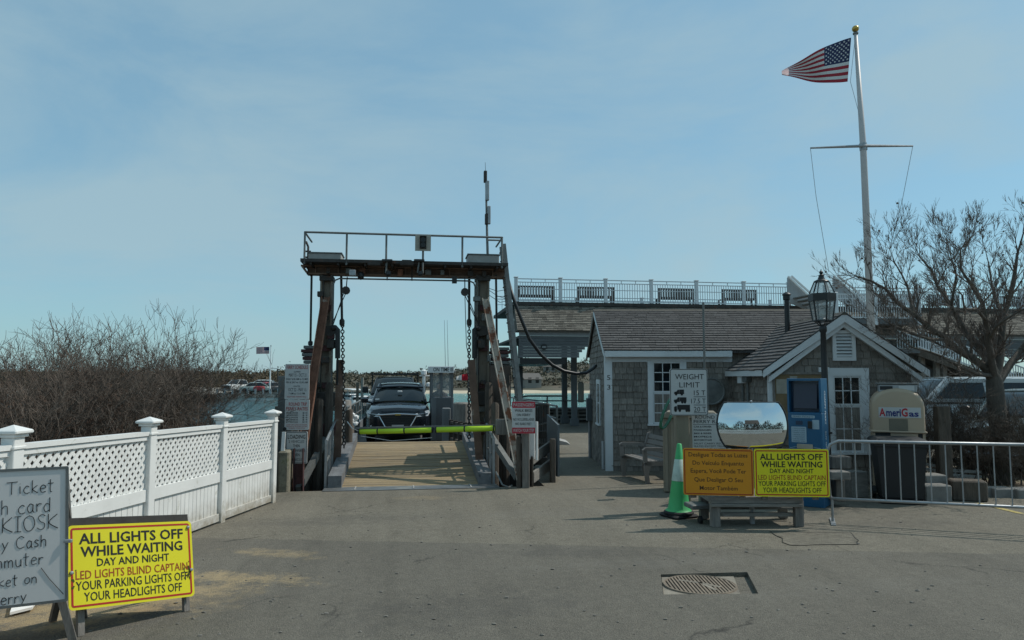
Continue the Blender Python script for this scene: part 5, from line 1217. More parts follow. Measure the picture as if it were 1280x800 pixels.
# benches up on the deck, backs toward us
m_bs = M('deck_bench_slats', (.105,.095,.085), .8, var=.2, bump=.05, rand=.1)
def deckbench():
    t = thing('deck_bench', 'x', 'bench', (0,0,0), 0, 'benches up on the pier roof deck')
    for k in range(13):
        x = -.78 + k*.13; L(t, 'back_slat', MB().box((x-.042,-.03,.43),(x+.042,.0,.86)), m_bs)
    L(t, 'seat', MB().box((-.85,.0,.38),(.85,.45,.43)), m_bs); L(t, 'back_rail', MB().box((-.88,.002,.82),(.88,.03,.90)).box((-.88,.002,.43),(.88,.03,.48)), m_bs)
    for x in (-.86, .86): L(t, 'leg', MB().box((x-.04,-.02,0),(x+.04,.05,.9)).box((x-.04,.38,0),(x+.04,.45,.4)), m_bs)
    return t
db = deckbench()
bl = [(670, 'dark slatted bench at the ladder end of the pier roof deck'), (745, 'second dark bench on the roof deck, above the shingled pent roof'), (845.5, 'dark bench on the roof deck above the weight limit sign'), (924, 'dark bench on the roof deck just left of the stair top'), (1086, 'dark roof deck bench beside the flagpole'), (1126, 'dark roof deck bench behind the bare tree, next after the flagpole'), (1180, 'dark roof deck bench seen through the upper tree branches'), (1262, 'dark roof deck bench at the edge of the photo')]
for i, (px, lab) in enumerate(bl):
    p_ = W(px, 376, 33.2 if px < 1000 else 33.9); Mx = Matrix.Translation((p_.x, p_.y, zd))
    if i == 0: db.matrix_basis = Mx; WM[db] = Mx; o = db
    else: o = copytree(db, Mx)
    o['label'] = lab
# stair parapets and landing rails going down from the deck
st = thing('deck_staircase', 'white panelled staircase coming down from the pier roof deck behind the lantern', 'staircase', (q(1040,400).x, 31, PZ))
def panel(pts, Y, th=.1, nm='side_panel', m=None): return build(nm, MB().prism([W(a, b, Y) for a, b in pts], (0,th,0)), m or M('panel_grey', (.36,.38,.39), .6, var=.08, scale=3, stretch=(6,6,.5), bump=.05), st)
panel([(985,347),(1021,381),(1021,393),(985,377)], 31.6); panel([(1042,346),(1093,390),(1093,399),(1042,371)], 31.6)
for pa, pb in (((985,345.5),(1024,382)), ((989,345),(1028,380)), ((1042,345),(1092,388)), ((1047,344.5),(1080,372))):
    build('hand_rail', MB().beam(W(*pa,31.4), W(*pb,31.4), .07, .08), m_white, st)
for k in range(7):
    px, py = 992+k*5.5, 372+k*4.2; build('tread', MB().box((W(px,py,31.5).x, 30.2, W(px,py,31.5).z-.06), (W(px+7,py,31.5).x, 31.55, W(px,py,31.5).z)), m_greyh, st)
panel([(1009,385),(1022,377),(1024,380),(1012,387)], 31.0); panel([(1017,387),(1028,380),(1030,383),(1020,389)], 31.0)
# landing rail between the flights, near the flagpole
la, lb2 = W(1045, 396, 30.2), W(1094, 398, 30.2); lr = W(1148, 400, 30.2)
zl0, zl1 = W(1070, 398, 30.2).z, W(1070, 368, 30.2).z
for a_, b_ in ((la, lb2), (lb2, lr)): 
    build('landing_rail', MB().beam((a_.x,30.2,zl1), (b_.x,30.2,zl1), .06, .05).beam((a_.x,30.2,zl1-.2), (b_.x,30.2,zl1-.2), .05, .04).beam((a_.x,30.2,zl0+.05), (b_.x,30.2,zl0+.05), .05, .05), m_rw, st)
    mbb = MB(); n = int((b_.x-a_.x)/.12)
    for k in range(n): x = a_.x + (b_.x-a_.x)*k/n; mbb.beam((x,30.2,zl0), (x,30.2,zl1), .028, .028)
    build('balusters', mbb, m_rw, st, kind='stuff')
for p_ in (la, lb2, lr): build('newel_post', MB().bev((p_.x-.09,30.1,zl0-.3),(p_.x+.09,30.3,zl1+.08), .015), m_rw, st)
build('landing', MB().box((la.x-.2,30.2,zl0-.25),(lr.x,32,zl0)), m_side, st)
# lower flight on the right with slanting balusters
A0, A1 = W(1148, 436, 29.6), W(1300, 492, 29.6)
build('stringer', MB().beam(A0+Vector((0,.0,-.15)), A1+Vector((0,0,-.15)), .08, .34), m_pile, st); build('stringer', MB().beam(A0+Vector((0,1.4,-.15)), A1+Vector((0,1.4,-.15)), .08, .34), m_pile, st)
build('flight_soffit', MB().beam(A0+Vector((0,.7,-.2)), A1+Vector((0,.7,-.2)), 1.3, .06), m_dark, st)
for yy in (0, 1.4):
    mbb = MB(); n = 46
    for k in range(n+1): p_ = A0.lerp(A1, k/n)+Vector((0,yy,0)); mbb.beam(p_, p_+Vector((0,0,.92)), .03, .03)
    build('balusters', mbb, m_rw, st, kind='stuff')
    for dz in (.92, .1): build('hand_rail', MB().beam(A0+Vector((0,yy,dz)), A1+Vector((0,yy,dz)), .07, .05), m_rw, st)
build('landing', MB().box((W(1120,436,29.6).x,29.5,A0.z-.2),(A0.x,31.5,A0.z)), m_side, st)
for px in (1152, 1170, 1179): p_ = W(px, 450, 30); build('post', MB().bev((p_.x-.11,29.9,PZ),(p_.x+.11,30.1,A0.z-.1), .015), m_grey, st)
# flag pole with yard and flag
FP = C(1091, 460, 24.0); tp_ = C(1069.5, 42, 24.0); fpo = thing('flagpole', 'tall white flagpole with a cross yard and a gold ball behind the ticket office', 'flagpole', (FP.x, FP.y, PZ))
yd = C(1079, 183.5, 24); bz = Vector((FP.x+ (FP.x-tp_.x)*.12, FP.y, PZ))
build('pole', MB().tube([bz, yd, tp_], [.135, .105, .06], 12), M('flagpole_paint', (.52,.50,.49), .5, var=.06, scale=2, bump=.02), fpo, smooth=True)
build('gold_ball', MB().blob(tp_ + Vector((0,0,.17)), .115, 3, 0), M('gold_ball', (.50,.33,.08), .35, metal=.8, var=.1), fpo, smooth=True)
build('truck', MB().lathe([(.03,-.03),(.09,-.02),(.09,.03),(.03,.05)], tp_, 10), m_galvd, fpo)
ya, yb_ = C(1013, 185, 24), C(1141, 182.5, 24); build('yard', MB().tube([ya, yd + Vector((0,-.1,0)), yb_], [.03,.055,.03], 8), m_galv, fpo)
build('yard_clamp', MB().tube([yd + Vector((.01,0,-.12)), yd + Vector((-.01,0,.12))], .125, 12), m_galv, fpo)
build('halyard', MB().tube([ya, C(1020,245,24), C(1036,340,24)], .009, 4).tube([yb_, C(1128,250,24), C(1115,300,24), C(1103,345,24)], .009, 4), m_galv, fpo)
build('halyard', MB().tube([C(1069,46,23.9), C(1063,102,23.9), C(1076,150,23.9)], .008, 4), m_galv, fpo)
usf = thing('flag', 'large stars and stripes flag streaming left from the tall flagpole', 'flag', C(1063, 76, 23.9))
def ease(t): return t*t*(3-2*t)
def uf(u, v):
    # outline measured: hoist (1064,47)-(1059.5,102); top edge sags to the fly at (977,88); bottom edge (977,94)
    t = u; tx, ty = 1064-87*t, 47 + 18*t + 25*t**1.6; bx_, by = 1059.5-70*t - 12*t*t, 102 + 3*math.sin(t*3.1) - 9*t**2
    px, py = tx + (bx_-tx)*v, ty + (by-ty)*v
    py += 1.0*math.sin(t*11+v*2)*t
    return C(px, py, 23.9 + .16*math.sin(t*9 + v*2.2)*(.3+t) + .5*t)
flag_us(usf, uf, 36, 13)
smb = MB()
for r_ in range(9):
    for c2_ in range(6 if r_ % 2 == 0 else 5):
        u = (.033 + c2_*.066 + (0 if r_ % 2 == 0 else .033))*1.0; v = (.055 + r_*.0535); o_ = uf(u, v); du = (uf(u+.01, v)-o_).normalized(); dv = (uf(u, v+.02)-o_).normalized(); nn = du.cross(dv).normalized()
        pts = []
        for k in range(10):
            rr = .045 if k % 2 == 0 else .018; an = math.pi*k/5; pts.append(o_ + du*rr*math.sin(an) - dv*rr*math.cos(an))
        for sg in (-.012, .012): smb.add([p_ + nn*sg for p_ in pts], [tuple(range(10))])
build('stars', smb, M('flag_white', (.62,.62,.6)), usf)
# ------------------------------------------------------------------ white lattice fence
fence = thing('lattice_fence', 'white wooden fence with lattice tops and capped posts running to the ferry slip', 'fence', G(187, 645))
FD0, FD3 = G(344, 620), None
dirv = None
p3 = G(343, 620); pz = [6.16, 8.2, 9.95, 11.7]
PP = [C(8, 537, 6.16), C(187, 524, 8.2), C(277, 515, 9.95), C(341.5, 508, 11.7)]
d_ = (PP[3]-PP[1]); d_.z = 0; step = d_/2; base1 = Vector((PP[1].x, PP[1].y, 0))
posts = [base1 + step*k for k in (-3.32, -2.32-.0, -1.16, 0, 1, 2)]
u_ = step.normalized(); nrm = Vector((u_.y, -u_.x, 0))           # toward the road
FH = 1.40
m_lat = M('white_lattice', (.74,.74,.71), .55, var=.08, scale=3, bump=.08, rand=.05, dirt=((.26,.22,.15), .55, .75), spots=((.38,.38,.30), 5, .60, .45))
m_fw = M('fence_white', (.76,.76,.73), .5, var=.06, scale=3, bump=.08, dirt=((.26,.22,.15), .5, .8), spots=((.36,.36,.28), 7, .60, .45))
def fgz(p): return GZ(0, p.y)
ang = math.atan2(u_.y, u_.x); Mf = Matrix.Rotation(ang, 4, 'Z')
for i, p in enumerate(posts):
    z = fgz(p) - .02; pw_ = .062
    Mx = Matrix.Translation((p.x, p.y, z)) @ Mf
    po = build('post', MB().bev((-pw_,-pw_,-.2),(pw_,pw_,FH), .006, Mx), m_fw, fence)
    cp_ = MB().bev((-pw_-.02,-pw_-.02,FH),(pw_+.02,pw_+.02,FH+.03), .006, Mx).bev((-pw_-.045,-pw_-.045,FH+.03),(pw_+.045,pw_+.045,FH+.062), .008, Mx)
    k = pw_+.035; cp_.add([Mx @ Vector(v) for v in ((-k,-k,FH+.062),(k,-k,FH+.062),(k,k,FH+.062),(-k,k,FH+.062),(0,0,FH+.105))], [(0,1,4),(1,2,4),(2,3,4),(3,0,4)])
    cp_.bev((-pw_-.012,-pw_-.012,FH-.10),(pw_+.012,pw_+.012,FH-.075), .004, Mx)
    build('post_cap', cp_, m_fw, po)
rnd = random.Random(31)
for i in range(len(posts)-1):
    a, b = posts[i], posts[i+1]; Lw = (b-a).length - .124; a2 = a + u_*.062; za, zb2 = fgz(a)-.02, fgz(b)-.02
    def FPt(s, z, n=0): return a2 + u_*s + nrm*n + Vector((0,0, za + (zb2-za)*s/Lw + z))
    def rail_(nm, z0, z1, n0, n1): 
        mb = MB(); poly = [FPt(0,z0,n0), FPt(Lw,z0,n0), FPt(Lw,z1,n0), FPt(0,z1,n0)]; mb.prism(poly, nrm*(n1-n0)); return build(nm, mb, m_fw, fence)
    T = FH - .06; LT, LB = T - .05, .70
    rail_('top_rail', T-.045, T, -.045, .045); rail_('top_rail', LT-.045, LT-.002, -.03, .03)
    rail_('middle_rail', LB-.13, LB, -.025, .032); rail_('bottom_rail', .05, .15, -.025, .034)
    z0, z1 = LB-.01, LT-.04; H = z1-z0; sp = .104; wd = .018
    for sgn, off in ((1, .006), (-1, -.006)):
        s_ = -H
        while s_ < Lw:
            # 45 degree slat from (s_, z0) rising to (s_+H, z1) or mirrored
            q0, q1 = max(0, -s_), min(H, Lw-s_)
            if q1 - q0 > .03:
                def pt(t): 
                    ss, zz = s_+t, z0+t
                    if sgn < 0: ss = Lw - ss
                    return FPt(ss, zz, off)
                c0, c1 = pt(q0), pt(q1); build('lattice_slat', MB().beam(c0, c1, .036, .009, up=nrm), m_lat, fence)
            s_ += sp*1.0
    nb_b = round(Lw/.098); bw = Lw/nb_b
    for k in range(nb_b):
        poly = [FPt(k*bw+.004,.15,-.012+rnd.uniform(-.002,.002)), FPt((k+1)*bw-.004,.15,-.012), FPt((k+1)*bw-.004,LB-.13,-.012), FPt(k*bw+.004,LB-.13,-.012)]
        build('fence_board', MB().prism(poly, nrm*.018), m_lat, fence)
# concrete end pier at the slip
e = G(352, 615); single('stone_pier', MB().bev((e.x-.07, e.y-.05, fgz(e)-.3), (e.x+.12, e.y+.5, fgz(e)+.72), .03), M('mossy_concrete', (.22,.20,.15), .95, var=.4, scale=6, bump=.6, spots=((.09,.10,.04), 6, .55, .6)), 'short rough concrete pier between the fence end and the rate signs', 'pier')
e = G(349, 616); single('leaning_board', MB().beam((e.x,e.y+.1,fgz(e)), (e.x+.03,e.y+.15,fgz(e)+1.05), .06, .04), m_white, 'narrow whitish board standing against the fence end', 'board')
# ------------------------------------------------------------------ signs
m_yel = M('yellow_sign', (.78,.70,.015), .45, var=.04, scale=2, bump=.02, spots=((.25,.2,.03), 7, .70, .7))
m_org = M('orange_sign', (.66,.27,.012), .45, var=.06, scale=2, bump=.02)
m_ink = M('black_lettering', (.012,.012,.012), .6, var=.1, bump=0); m_red = M('red_lettering', (.45,.02,.015), .6, var=.1, bump=0)
m_dred = M('dark_red_lettering', (.35,.05,.01), .6, var=.1, bump=0)
m_sw = M('sign_white', (.50,.51,.50), .5, var=.05, scale=3, bump=.02); m_swp = M('whiteboard', (.62,.61,.59), .45, var=.05, scale=1, bump=.01)
def lights_off(par, bd, w, h):
    face = MB(); bd.rrect(face, 0, 0, w, h, .03, 0, .006); f = build('yellow_panel', face, m_yel, par)
    rg = MB(); bd.ring(rg, .018, .018, w-.018, h-.018, .02, .014, .006, .0075); build('red_border', rg, m_red, f)
    t1, t2 = m_ink, m_dred
    for body, base, cap, wd, mm_, bo in (('ALL LIGHTS OFF', .775, .125, .84, t1, .02), ('WHILE WAITING', .62, .12, .82, t1, .02), ('DAY AND NIGHT', .495, .092, .58, t1, .012), ('LED LIGHTS BLIND CAPTAIN', .355, .10, .895, t2, .004), ('YOUR PARKING LIGHTS OFF', .225, .105, .895, t1, .006), ('YOUR HEADLIGHTS OFF', .09, .105, .78, t1, .006)):
        mb = MB(); bd.text(mb, body, w*.5, h*base, w*wd, h*cap, bo, .008); build('lettering', mb, mm_, f)
    return f
# left A-frame: yellow sign
c0, c1 = C(85.5, 764, 5.28), C(243, 745, 5.98)
uu = (c1-c0); wl_ = uu.length; vv = (C(84, 660, 5.36) - c0)
sgn1 = thing('road_sign', 'yellow lights off sign on a low dark sandwich stand beside the white fence', 'sign', G(170, 765))
n_ = uu.normalized().cross(vv.normalized())
if n_.dot(CAMP - c0) < 0: n_ = -n_
hl = (C(242, 651, 6.02)-c1).length
bd = Board(c0, uu, vv, n_); lights_off(sgn1, bd, wl_, hl)
build('back_panel', MB().prism([bd.P(.01, .03, -.03), bd.P(wl_-.02, .03, -.03), bd.P(wl_-.02, hl+.055, -.03), bd.P(.01, hl+.055, -.03)], bd.n*.024), m_dark, sgn1)
for a in (.10, wl_-.045):
    p = bd.P(a, .1, -.05); foot = Vector((p.x, p.y, GZ(0, p.y))) + bd.n*.03; foot.z = GZ(0, foot.y)
    build('leg', MB().beam(bd.P(a, hl+.03, -.055), foot, .045, .04, up=bd.n), m_grey, sgn1)
    f2 = foot - Vector((bd.n.x, bd.n.y, 0))*.55; f2.z = GZ(0, f2.y); build('leg', MB().beam(bd.P(a, hl+.03, -.10), f2, .045, .04, up=bd.n), m_grey, sgn1)
build('rear_panel', MB().prism([bd.P(.02, .10, -.42), bd.P(wl_-.03, .10, -.42), bd.P(wl_-.03, hl+.03, -.09), bd.P(.02, hl+.03, -.09)], bd.n*-.015), m_dark, sgn1)
for a, b in ((.02, .44*hl), (wl_-.02, .35*hl), (wl_-.03, hl-.05)): build('bolt', MB().lathe([(.003,0),(.014,0),(.012,.012),(.003,.014)], bd.P(a, b, .006), 8, bd.n.to_track_quat('Z','Y').to_matrix().to_4x4()), m_galv, sgn1)
sm = MB(); rq = random.Random(9)
for _ in range(26):
    a, b = wl_-.03-abs(rq.gauss(0,.02)), hl*(.36+rq.uniform(-.12,.1)); r_ = rq.uniform(.003,.010); sm.prism([bd.P(a+r_*math.cos(k)*.6, b+r_*math.sin(k)*1.6, .0085) for k in range(6)], bd.n*.0006)
for _ in range(14):
    a, b = .02+abs(rq.gauss(0,.012)), hl*rq.uniform(.25,.5); r_ = rq.uniform(.003,.008); sm.prism([bd.P(a+r_*math.cos(k), b+r_*math.sin(k), .0085) for k in range(6)], bd.n*.0006)
build('mildew_marks', sm, M('mildew', (.10,.10,.02), .9, bump=0), sgn1, kind='stuff')
# handwritten whiteboard A-frame at the left edge
c1 = C(83.5, 750, 5.20); c0 = C(0, 759.5, 5.04); uu = (c1-c0).normalized(); top = C(84.5, 584, 5.24); hh2 = (top-c1).length; WB = .98
org = c1 - uu*WB; bd = Board(org, uu, top-c1); bd.n = bd.u.cross(bd.v)
if bd.n.dot(CAMP-org) < 0: bd.n = -bd.n
wbd = thing('sandwich_board', 'grey whiteboard sandwich sign with handwritten ticket notes at the left edge', 'sign', (org.x+WB/2*uu.x, org.y+WB/2*uu.y, GZ(0, org.y)))
f = MB(); bd.rect(f, 0, 0, WB, hh2, 0, .006); face = build('whiteboard', f, m_swp, wbd)
rg = MB(); bd.ring(rg, -.008, -.008, WB+.008, hh2+.008, .012, .018, 0, .012); build('frame', rg, m_galvd, wbd)
GL = {  # handwriting strokes on a unit box (x 0..w, y 0..1 cap; x-height .6)
 'T': (.7, [[(0,.95),(.75,1.0)],[(.36,.98),(.33,.02)]]), 'i': (.2, [[(.1,.58),(.1,.0)],[(.1,.78),(.11,.8)]]), 'c': (.45, [[(.42,.5),(.25,.6),(.06,.4),(.05,.15),(.2,.0),(.44,.08)]]),
 'k': (.45, [[(.06,1.0),(.04,0)],[(.42,.58),(.08,.28),(.45,.0)]]), 'e': (.45, [[(.05,.3),(.42,.36),(.36,.56),(.18,.58),(.04,.3),(.14,.02),(.44,.06)]]), 't': (.42, [[(.2,1.0),(.18,.1),(.3,.0)],[(.0,.66),(.42,.70)]]),
 'h': (.48, [[(.05,1.0),(.04,0)],[(.05,.4),(.2,.58),(.38,.5),(.4,0)]]), 'a': (.46, [[(.4,.52),(.2,.6),(.04,.3),(.14,.0),(.34,.12),(.4,.55)],[(.4,.55),(.40,.1),(.48,.0)]]), 'r': (.36, [[(.05,.58),(.06,0)],[(.06,.36),(.2,.56),(.38,.52)]]),
 'd': (.48, [[(.4,.48),(.2,.58),(.04,.28),(.16,.0),(.38,.12)],[(.42,1.0),(.41,0)]]), 'K': (.6, [[(.06,1.0),(.04,0)],[(.58,.98),(.08,.45),(.62,.02)]]), 'I': (.4, [[(.2,1.0),(.2,0)],[(.02,1.0),(.4,1.0)],[(.0,0),(.4,0)]]),
 'O': (.68, [[(.34,1.0),(.08,.8),(.02,.4),(.2,.03),(.48,.03),(.66,.4),(.58,.85),(.34,1.0)]]), 'S': (.5, [[(.5,.9),(.3,1.0),(.08,.82),(.2,.55),(.45,.4),(.42,.1),(.2,.0),(.0,.12)]]), 'y': (.45, [[(.05,.58),(.2,.12)],[(.46,.6),(.2,.0),(.02,-.35)]]),
 'C': (.62, [[(.58,.85),(.36,1.0),(.08,.75),(.04,.3),(.25,.0),(.6,.12)]]), 's': (.36, [[(.34,.52),(.16,.6),(.06,.44),(.3,.22),(.24,.02),(.0,.04)]]), 'o': (.46, [[(.24,.6),(.06,.45),(.05,.12),(.22,.0),(.42,.2),(.4,.5),(.24,.6)]]),
 'm': (.68, [[(.05,.58),(.05,0)],[(.05,.42),(.18,.58),(.3,.5),(.32,.0)],[(.32,.42),(.46,.58),(.6,.48),(.62,0)]]), 'u': (.46, [[(.05,.58),(.08,.1),(.25,.0),(.42,.2),(.42,.58)],[(.42,.58),(.44,0)]]), 'n': (.46, [[(.05,.58),(.05,0)],[(.05,.4),(.22,.58),(.4,.45),(.42,0)]]),
 'B': (.55, [[(.06,1),(.05,0)],[(.06,1),(.42,.88),(.4,.6),(.07,.5)],[(.07,.5),(.5,.4),(.46,.08),(.05,0)]]), 'w': (.6, [[(.02,.58),(.15,.0),(.3,.5),(.45,.0),(.6,.58)]]), 'P': (.5, [[(.06,1),(.05,0)],[(.06,1),(.48,.9),(.45,.55),(.07,.45)]]), 'F': (.5, [[(.06,1),(.05,0)],[(.06,1),(.5,.98)],[(.06,.5),(.42,.52)]]), ' ': (.35, [])}
def handwrite(mb, s, xr, yb, h, kx=1.0, thick=.0050, jit=.03, seed=1, slope=0.02):
    rn = random.Random(seed); wtot = sum(GL[c][0]+.13 for c in s)*h*kx; x = xr - wtot
    for c in s:
        wv, st_ = GL[c]; oy = rn.uniform(-jit, jit)*h
        for ln in st_:
            pts = [(x + (a+rn.uniform(-.01,.01))*h*kx, yb + oy + (b+rn.uniform(-.012,.012))*h + slope*(x-xr)) for a, b in ln]
            if len(pts) > 2:      # smooth the stroke
                q_ = [pts[0]]
                for k in range(len(pts)-1):
                    p0, p1, p2, p3_ = pts[max(k-1,0)], pts[k], pts[k+1], pts[min(k+2,len(pts)-1)]
                    for t in (.25,.5,.75,1): q_.append(tuple(.5*(2*p1[d]+(p2[d]-p0[d])*t+(2*p0[d]-5*p1[d]+4*p2[d]-p3_[d])*t*t+(3*p1[d]-p0[d]-3*p2[d]+p3_[d])*t**3) for d in (0,1)))
                pts = q_
            mb.tube([bd.P(a, b, .0062) for a, b in pts], thick*rn.uniform(.85,1.1)*.62, 4)
        x += (wv+.13)*h*kx
wt = MB(); PXM = hh2/170.0      # metres per photo pixel on the board
def bxp(px, py): return WB - (83.5-px)*PXM*1.0, (752-py)*PXM
for s, xr, yb, h, kx in (('Buy Ticket', 70, 612, 16, 1.15), ('with card', 67, 637, 18, 1.1), ('at KIOSK', 75, 659, 19, 1.15), ('Pay Cash', 63, 681, 15, 1.15), ('Commuter', 59, 703, 15, 1.15), ('Ticket on', 52, 726, 13, 1.15), ('Ferry', 41, 748, 14, 1.15)):
    a, b = bxp(xr, yb); wt = MB(); handwrite(wt, s, a, b, h*PXM, kx*.84, seed=len(s)); build('handwriting', wt, m_ink, face)
wt = MB(); a, b = bxp(55, 708); c_, d = bxp(80, 744); wt.tube([bd.P(a,b,.0085), bd.P((a+c_)/2-.02,(b+d)/2+.02,.0085), bd.P(c_,d,.0085)], .002, 4)
build('scratch', wt, m_ink, face)
for a in (.06, WB-.05):
    p = bd.P(a, 0, -.03); foot = C(92, 787, 5.27) if a > .5 else Vector((p.x-.05, p.y, 0)); foot.z = GZ(0, foot.y)
    build('leg', MB().beam(bd.P(a-.02, .15, -.03), foot, .05, .03, up=bd.n), m_grey, wbd)
    f2 = foot - Vector((bd.n.x, bd.n.y, 0))*.6; f2.z = GZ(0, f2.y); build('leg', MB().beam(bd.P(a, hh2-.05, -.04), f2, .05, .03, up=bd.n), m_grey, wbd)
build('rear_panel', MB().prism([bd.P(0, .0, -.5), bd.P(WB, .0, -.5), bd.P(WB, hh2-.01, -.04), bd.P(0, hh2-.01, -.04)], bd.n*-.01), m_swp, wbd)
build('latch', MB().bev((-.02,-.012,-.012),(.035,.012,.012), .004, Matrix.Translation(bd.P(WB, .44*hh2, .01))), m_galv, wbd)
p_ = G(30, 772); single('white_board_scrap', MB().prism([G(12,772)+Vector((0,0,.02)), G(40,765)+Vector((0,0,.02)), G(52,752)+Vector((0,0,.05)), G(20,752)+Vector((0,0,.05))], (0,0,.02)), m_white, 'white board lying on the sand under the whiteboard sign', 'board')
# ferry schedule / rates / loading signs at the slip
sp_ = thing('schedule_sign', 'tall white ferry schedule and round trip rates sign at the left of the ramp', 'sign', G(368, 613))
zc = 13.3
def board_at(px0, py0, px1, py1, zc, th=.02, par=None, name='panel', m=None, r=.02):
    A, B_, D = C(px0, py1, zc), C(px1, py1, zc), C(px0, py0, zc)
    b_ = Board(A, RGT, (0,0,1), -FWD); w_, h_ = (B_-A).length, abs(D.z-A.z)
    mb = MB(); b_.rrect(mb, 0, 0, w_, h_, r, -th, 0); f_ = build(name, mb, m or m_sw, par); return b_, w_, h_, f_
def lines(par, b_, w_, h_, rows, d=.003):
    """rows: (text, centre, baseline, width, cap, material, bold) fractions of the board"""
    for t_, cx, ba, wd, cap, m_, bo in rows:
        mb = MB(); b_.text(mb, t_, cx*w_, ba*h_, wd*w_, cap*h_, bo, d); build('lettering', mb, m_, par)
m_fred = M('faded_red_ink', (.38,.07,.07), .6, var=.15, bump=0); m_fblk = M('faded_black_ink', (.05,.055,.06), .6, var=.1, bump=0)
b_, w_, h_, f_ = board_at(355.5, 455, 386, 499, zc, par=sp_, name='schedule_panel')
lines(f_, b_, w_, h_, [('FERRY SCHEDULE', .5, .86, .88, .10, m_fred, .01), ('SUMMER', .5, .755, .28, .045, m_fblk, 0), ('MAY 15 - OCT 21', .52, .64, .72, .095, m_fblk, 0), ('DAILY 6:45 AM to 12 MID', .5, .545, .9, .055, m_fblk, .01), ('FRI & SAT to 12:30 AM', .5, .455, .88, .05, m_fblk, .01), ('WINTER', .5, .345, .28, .045, m_fblk, 0), ('OCT 22 - MAY 15', .52, .225, .74, .095, m_fblk, 0), ('7 AM to 11:15 PM', .5, .135, .66, .055, m_fblk, .01), ('WEATHER PERMITTING', .5, .05, .8, .04, m_fred, 0)])
b_, w_, h_, f_ = board_at(355.5, 499.5, 386, 537.5, zc, par=sp_, name='rates_panel')
lines(f_, b_, w_, h_, [('ROUND TRIP', .53, .80, .75, .11, m_fred, .01), ('FERRY RATES', .5, .645, .88, .11, m_fred, .01)] + [(t, .30, .54-.075*k, .5, .045, m_fblk, .01) for k, t in enumerate(('CAR & DRIVER', 'PASSENGERS', 'BIKE & RIDER', 'MOPEDS', 'MOTORCYCLES'))] + [(t, .83, .54-.075*k, .2, .045, m_fblk, .01) for k, t in enumerate(('$15', '$ 4', '$ 6', '$ 9', '$10'))] + [(t, .5, .155-.06*k, .86-.2*(k == 2), .04, m_fred, 0) for k, t in enumerate(('CASH OR CARD AT KIOSK', 'TRUCKS & TRAILERS EXTRA', 'TICKETS AT BOOTH'))])
b_, w_, h_, f_ = board_at(356.5, 539.5, 383.5, 579.5, zc-.02, par=sp_, name='loading_panel')
rg = MB(); b_.ring(rg, .008, .008, w_-.008, h_-.008, .02, .010, 0, .002); build('black_border', rg, m_fblk, f_)
lines(f_, b_, w_, h_, [('LOADING', .5, .78, .82, .12, m_ink, .015), ('2 VEHICLES', .5, .65, .72, .085, m_fblk, 0), ('THEN', .5, .515, .32, .085, m_ink, .01), ('PASSENGERS', .5, .375, .84, .085, m_ink, .01), ('THEN', .5, .235, .32, .085, m_ink, .01), ('VEHICLE', .5, .085, .55, .085, m_fblk, 0)])
build('sign_post', MB().bev((-.045,-.03,0),(.045,.03,2.35), .008, Matrix.Translation(C(368, 616, zc+.1)-Vector((0,0,.05)))), m_grey, sp_)
build('bolt', MB().lathe([(.01,0),(.03,0),(.03,.02),(.01,.02)], C(356, 536, zc-.03), 8, Matrix.Rotation(R(90),4,'X')), m_black, sp_)
# passengers sign
pg = thing('passenger_sign', 'red and white passengers sign on the grey post at the right of the ramp', 'sign', G(655, 604))
b_, w_, h_, f_ = board_at(640, 502, 669, 542, 13.28, par=pg, name='panel', m=m_sw)
for a, b in ((.0, .19), (.80, 1.0)):
    mb = MB(); b_.rrect(mb, .002, a*h_+.002, w_-.002, b*h_-.002, .012, 0, .002); build('red_band', mb, M('sign_red', (.42,.02,.04), .5, var=.06, bump=.02), f_)
lines(f_, b_, w_, h_, [('PASSENGERS', .5, .85, .88, .10, m_sw, .01), ('WATCH YOUR STEP', .5, .05, .9, .10, m_sw, .005), ('WALK BIKES', .5, .68, .76, .085, m_ink, .005), ('ON FERRY', .5, .545, .6, .08, m_ink, .005), ('NO ROLLERBLADES', .5, .405, .9, .08, m_ink, .0), ('NO BARE FEET', .5, .265, .7, .08, m_ink, 0)], d=.0045)
# centre sign stand
ss = thing('sign_stand', 'low grey timber stand carrying the orange and yellow lights off panels', 'sign', G(947, 654))
zc = 9.45
for a0, a1 in ((889, 901), (994, 1005.5)):
    p0, p1 = C(a0, 628, zc+.05), C(a1, 654.5, zc+.05); zg = GZ(0, p0.y)
    for dd in (0, .55): build('leg', MB().bev((0,0,0),((p1-p0).dot(RGT),.10,p0.z-zg+.02), .006, Matrix.Translation(Vector((p0.x,p0.y,zg))+FWD*dd) @ Matrix.Rotation(-YAW,4,'Z')), m_grey, ss)
def stand_beam(x0, x1, y0, y1, dz, nm='cross_board', th=.05):
    p0, p1 = C(x0, y1, zc+dz), C(x1, y0, zc+dz); return build(nm, MB().bev((0,0,0),((p1-p0).dot(RGT),th,p1.z-p0.z), .005, Matrix.Translation(p0) @ Matrix.Rotation(-YAW,4,'Z')), m_greyh, ss)
stand_beam(889, 1004, 621, 629.5, .02, th=.7); stand_beam(889, 1004, 630, 634, .0); stand_beam(901, 994, 641, 646, .12); stand_beam(901, 994, 634, 637, .5)
A, B_ = C(943.5, 620.5, zc-.02), C(1037.5, 621.5, zc-.1); D = C(943.5, 561, zc-.02)
bd2 = Board(A, B_-A, (0,0,1)); 
if bd2.n.dot(CAMP-A) < 0: bd2.n = -bd2.n
lights_off(ss, bd2, (B_-A).length, D.z-A.z)
A, B_, D = C(854.5, 618.5, zc-.02), C(942.5, 620.3, zc-.02), C(854.5, 560, zc-.02); bo = Board(A, B_-A, (0,0,1)); bo.n = bo.n if bo.n.dot(CAMP-A) > 0 else -bo.n
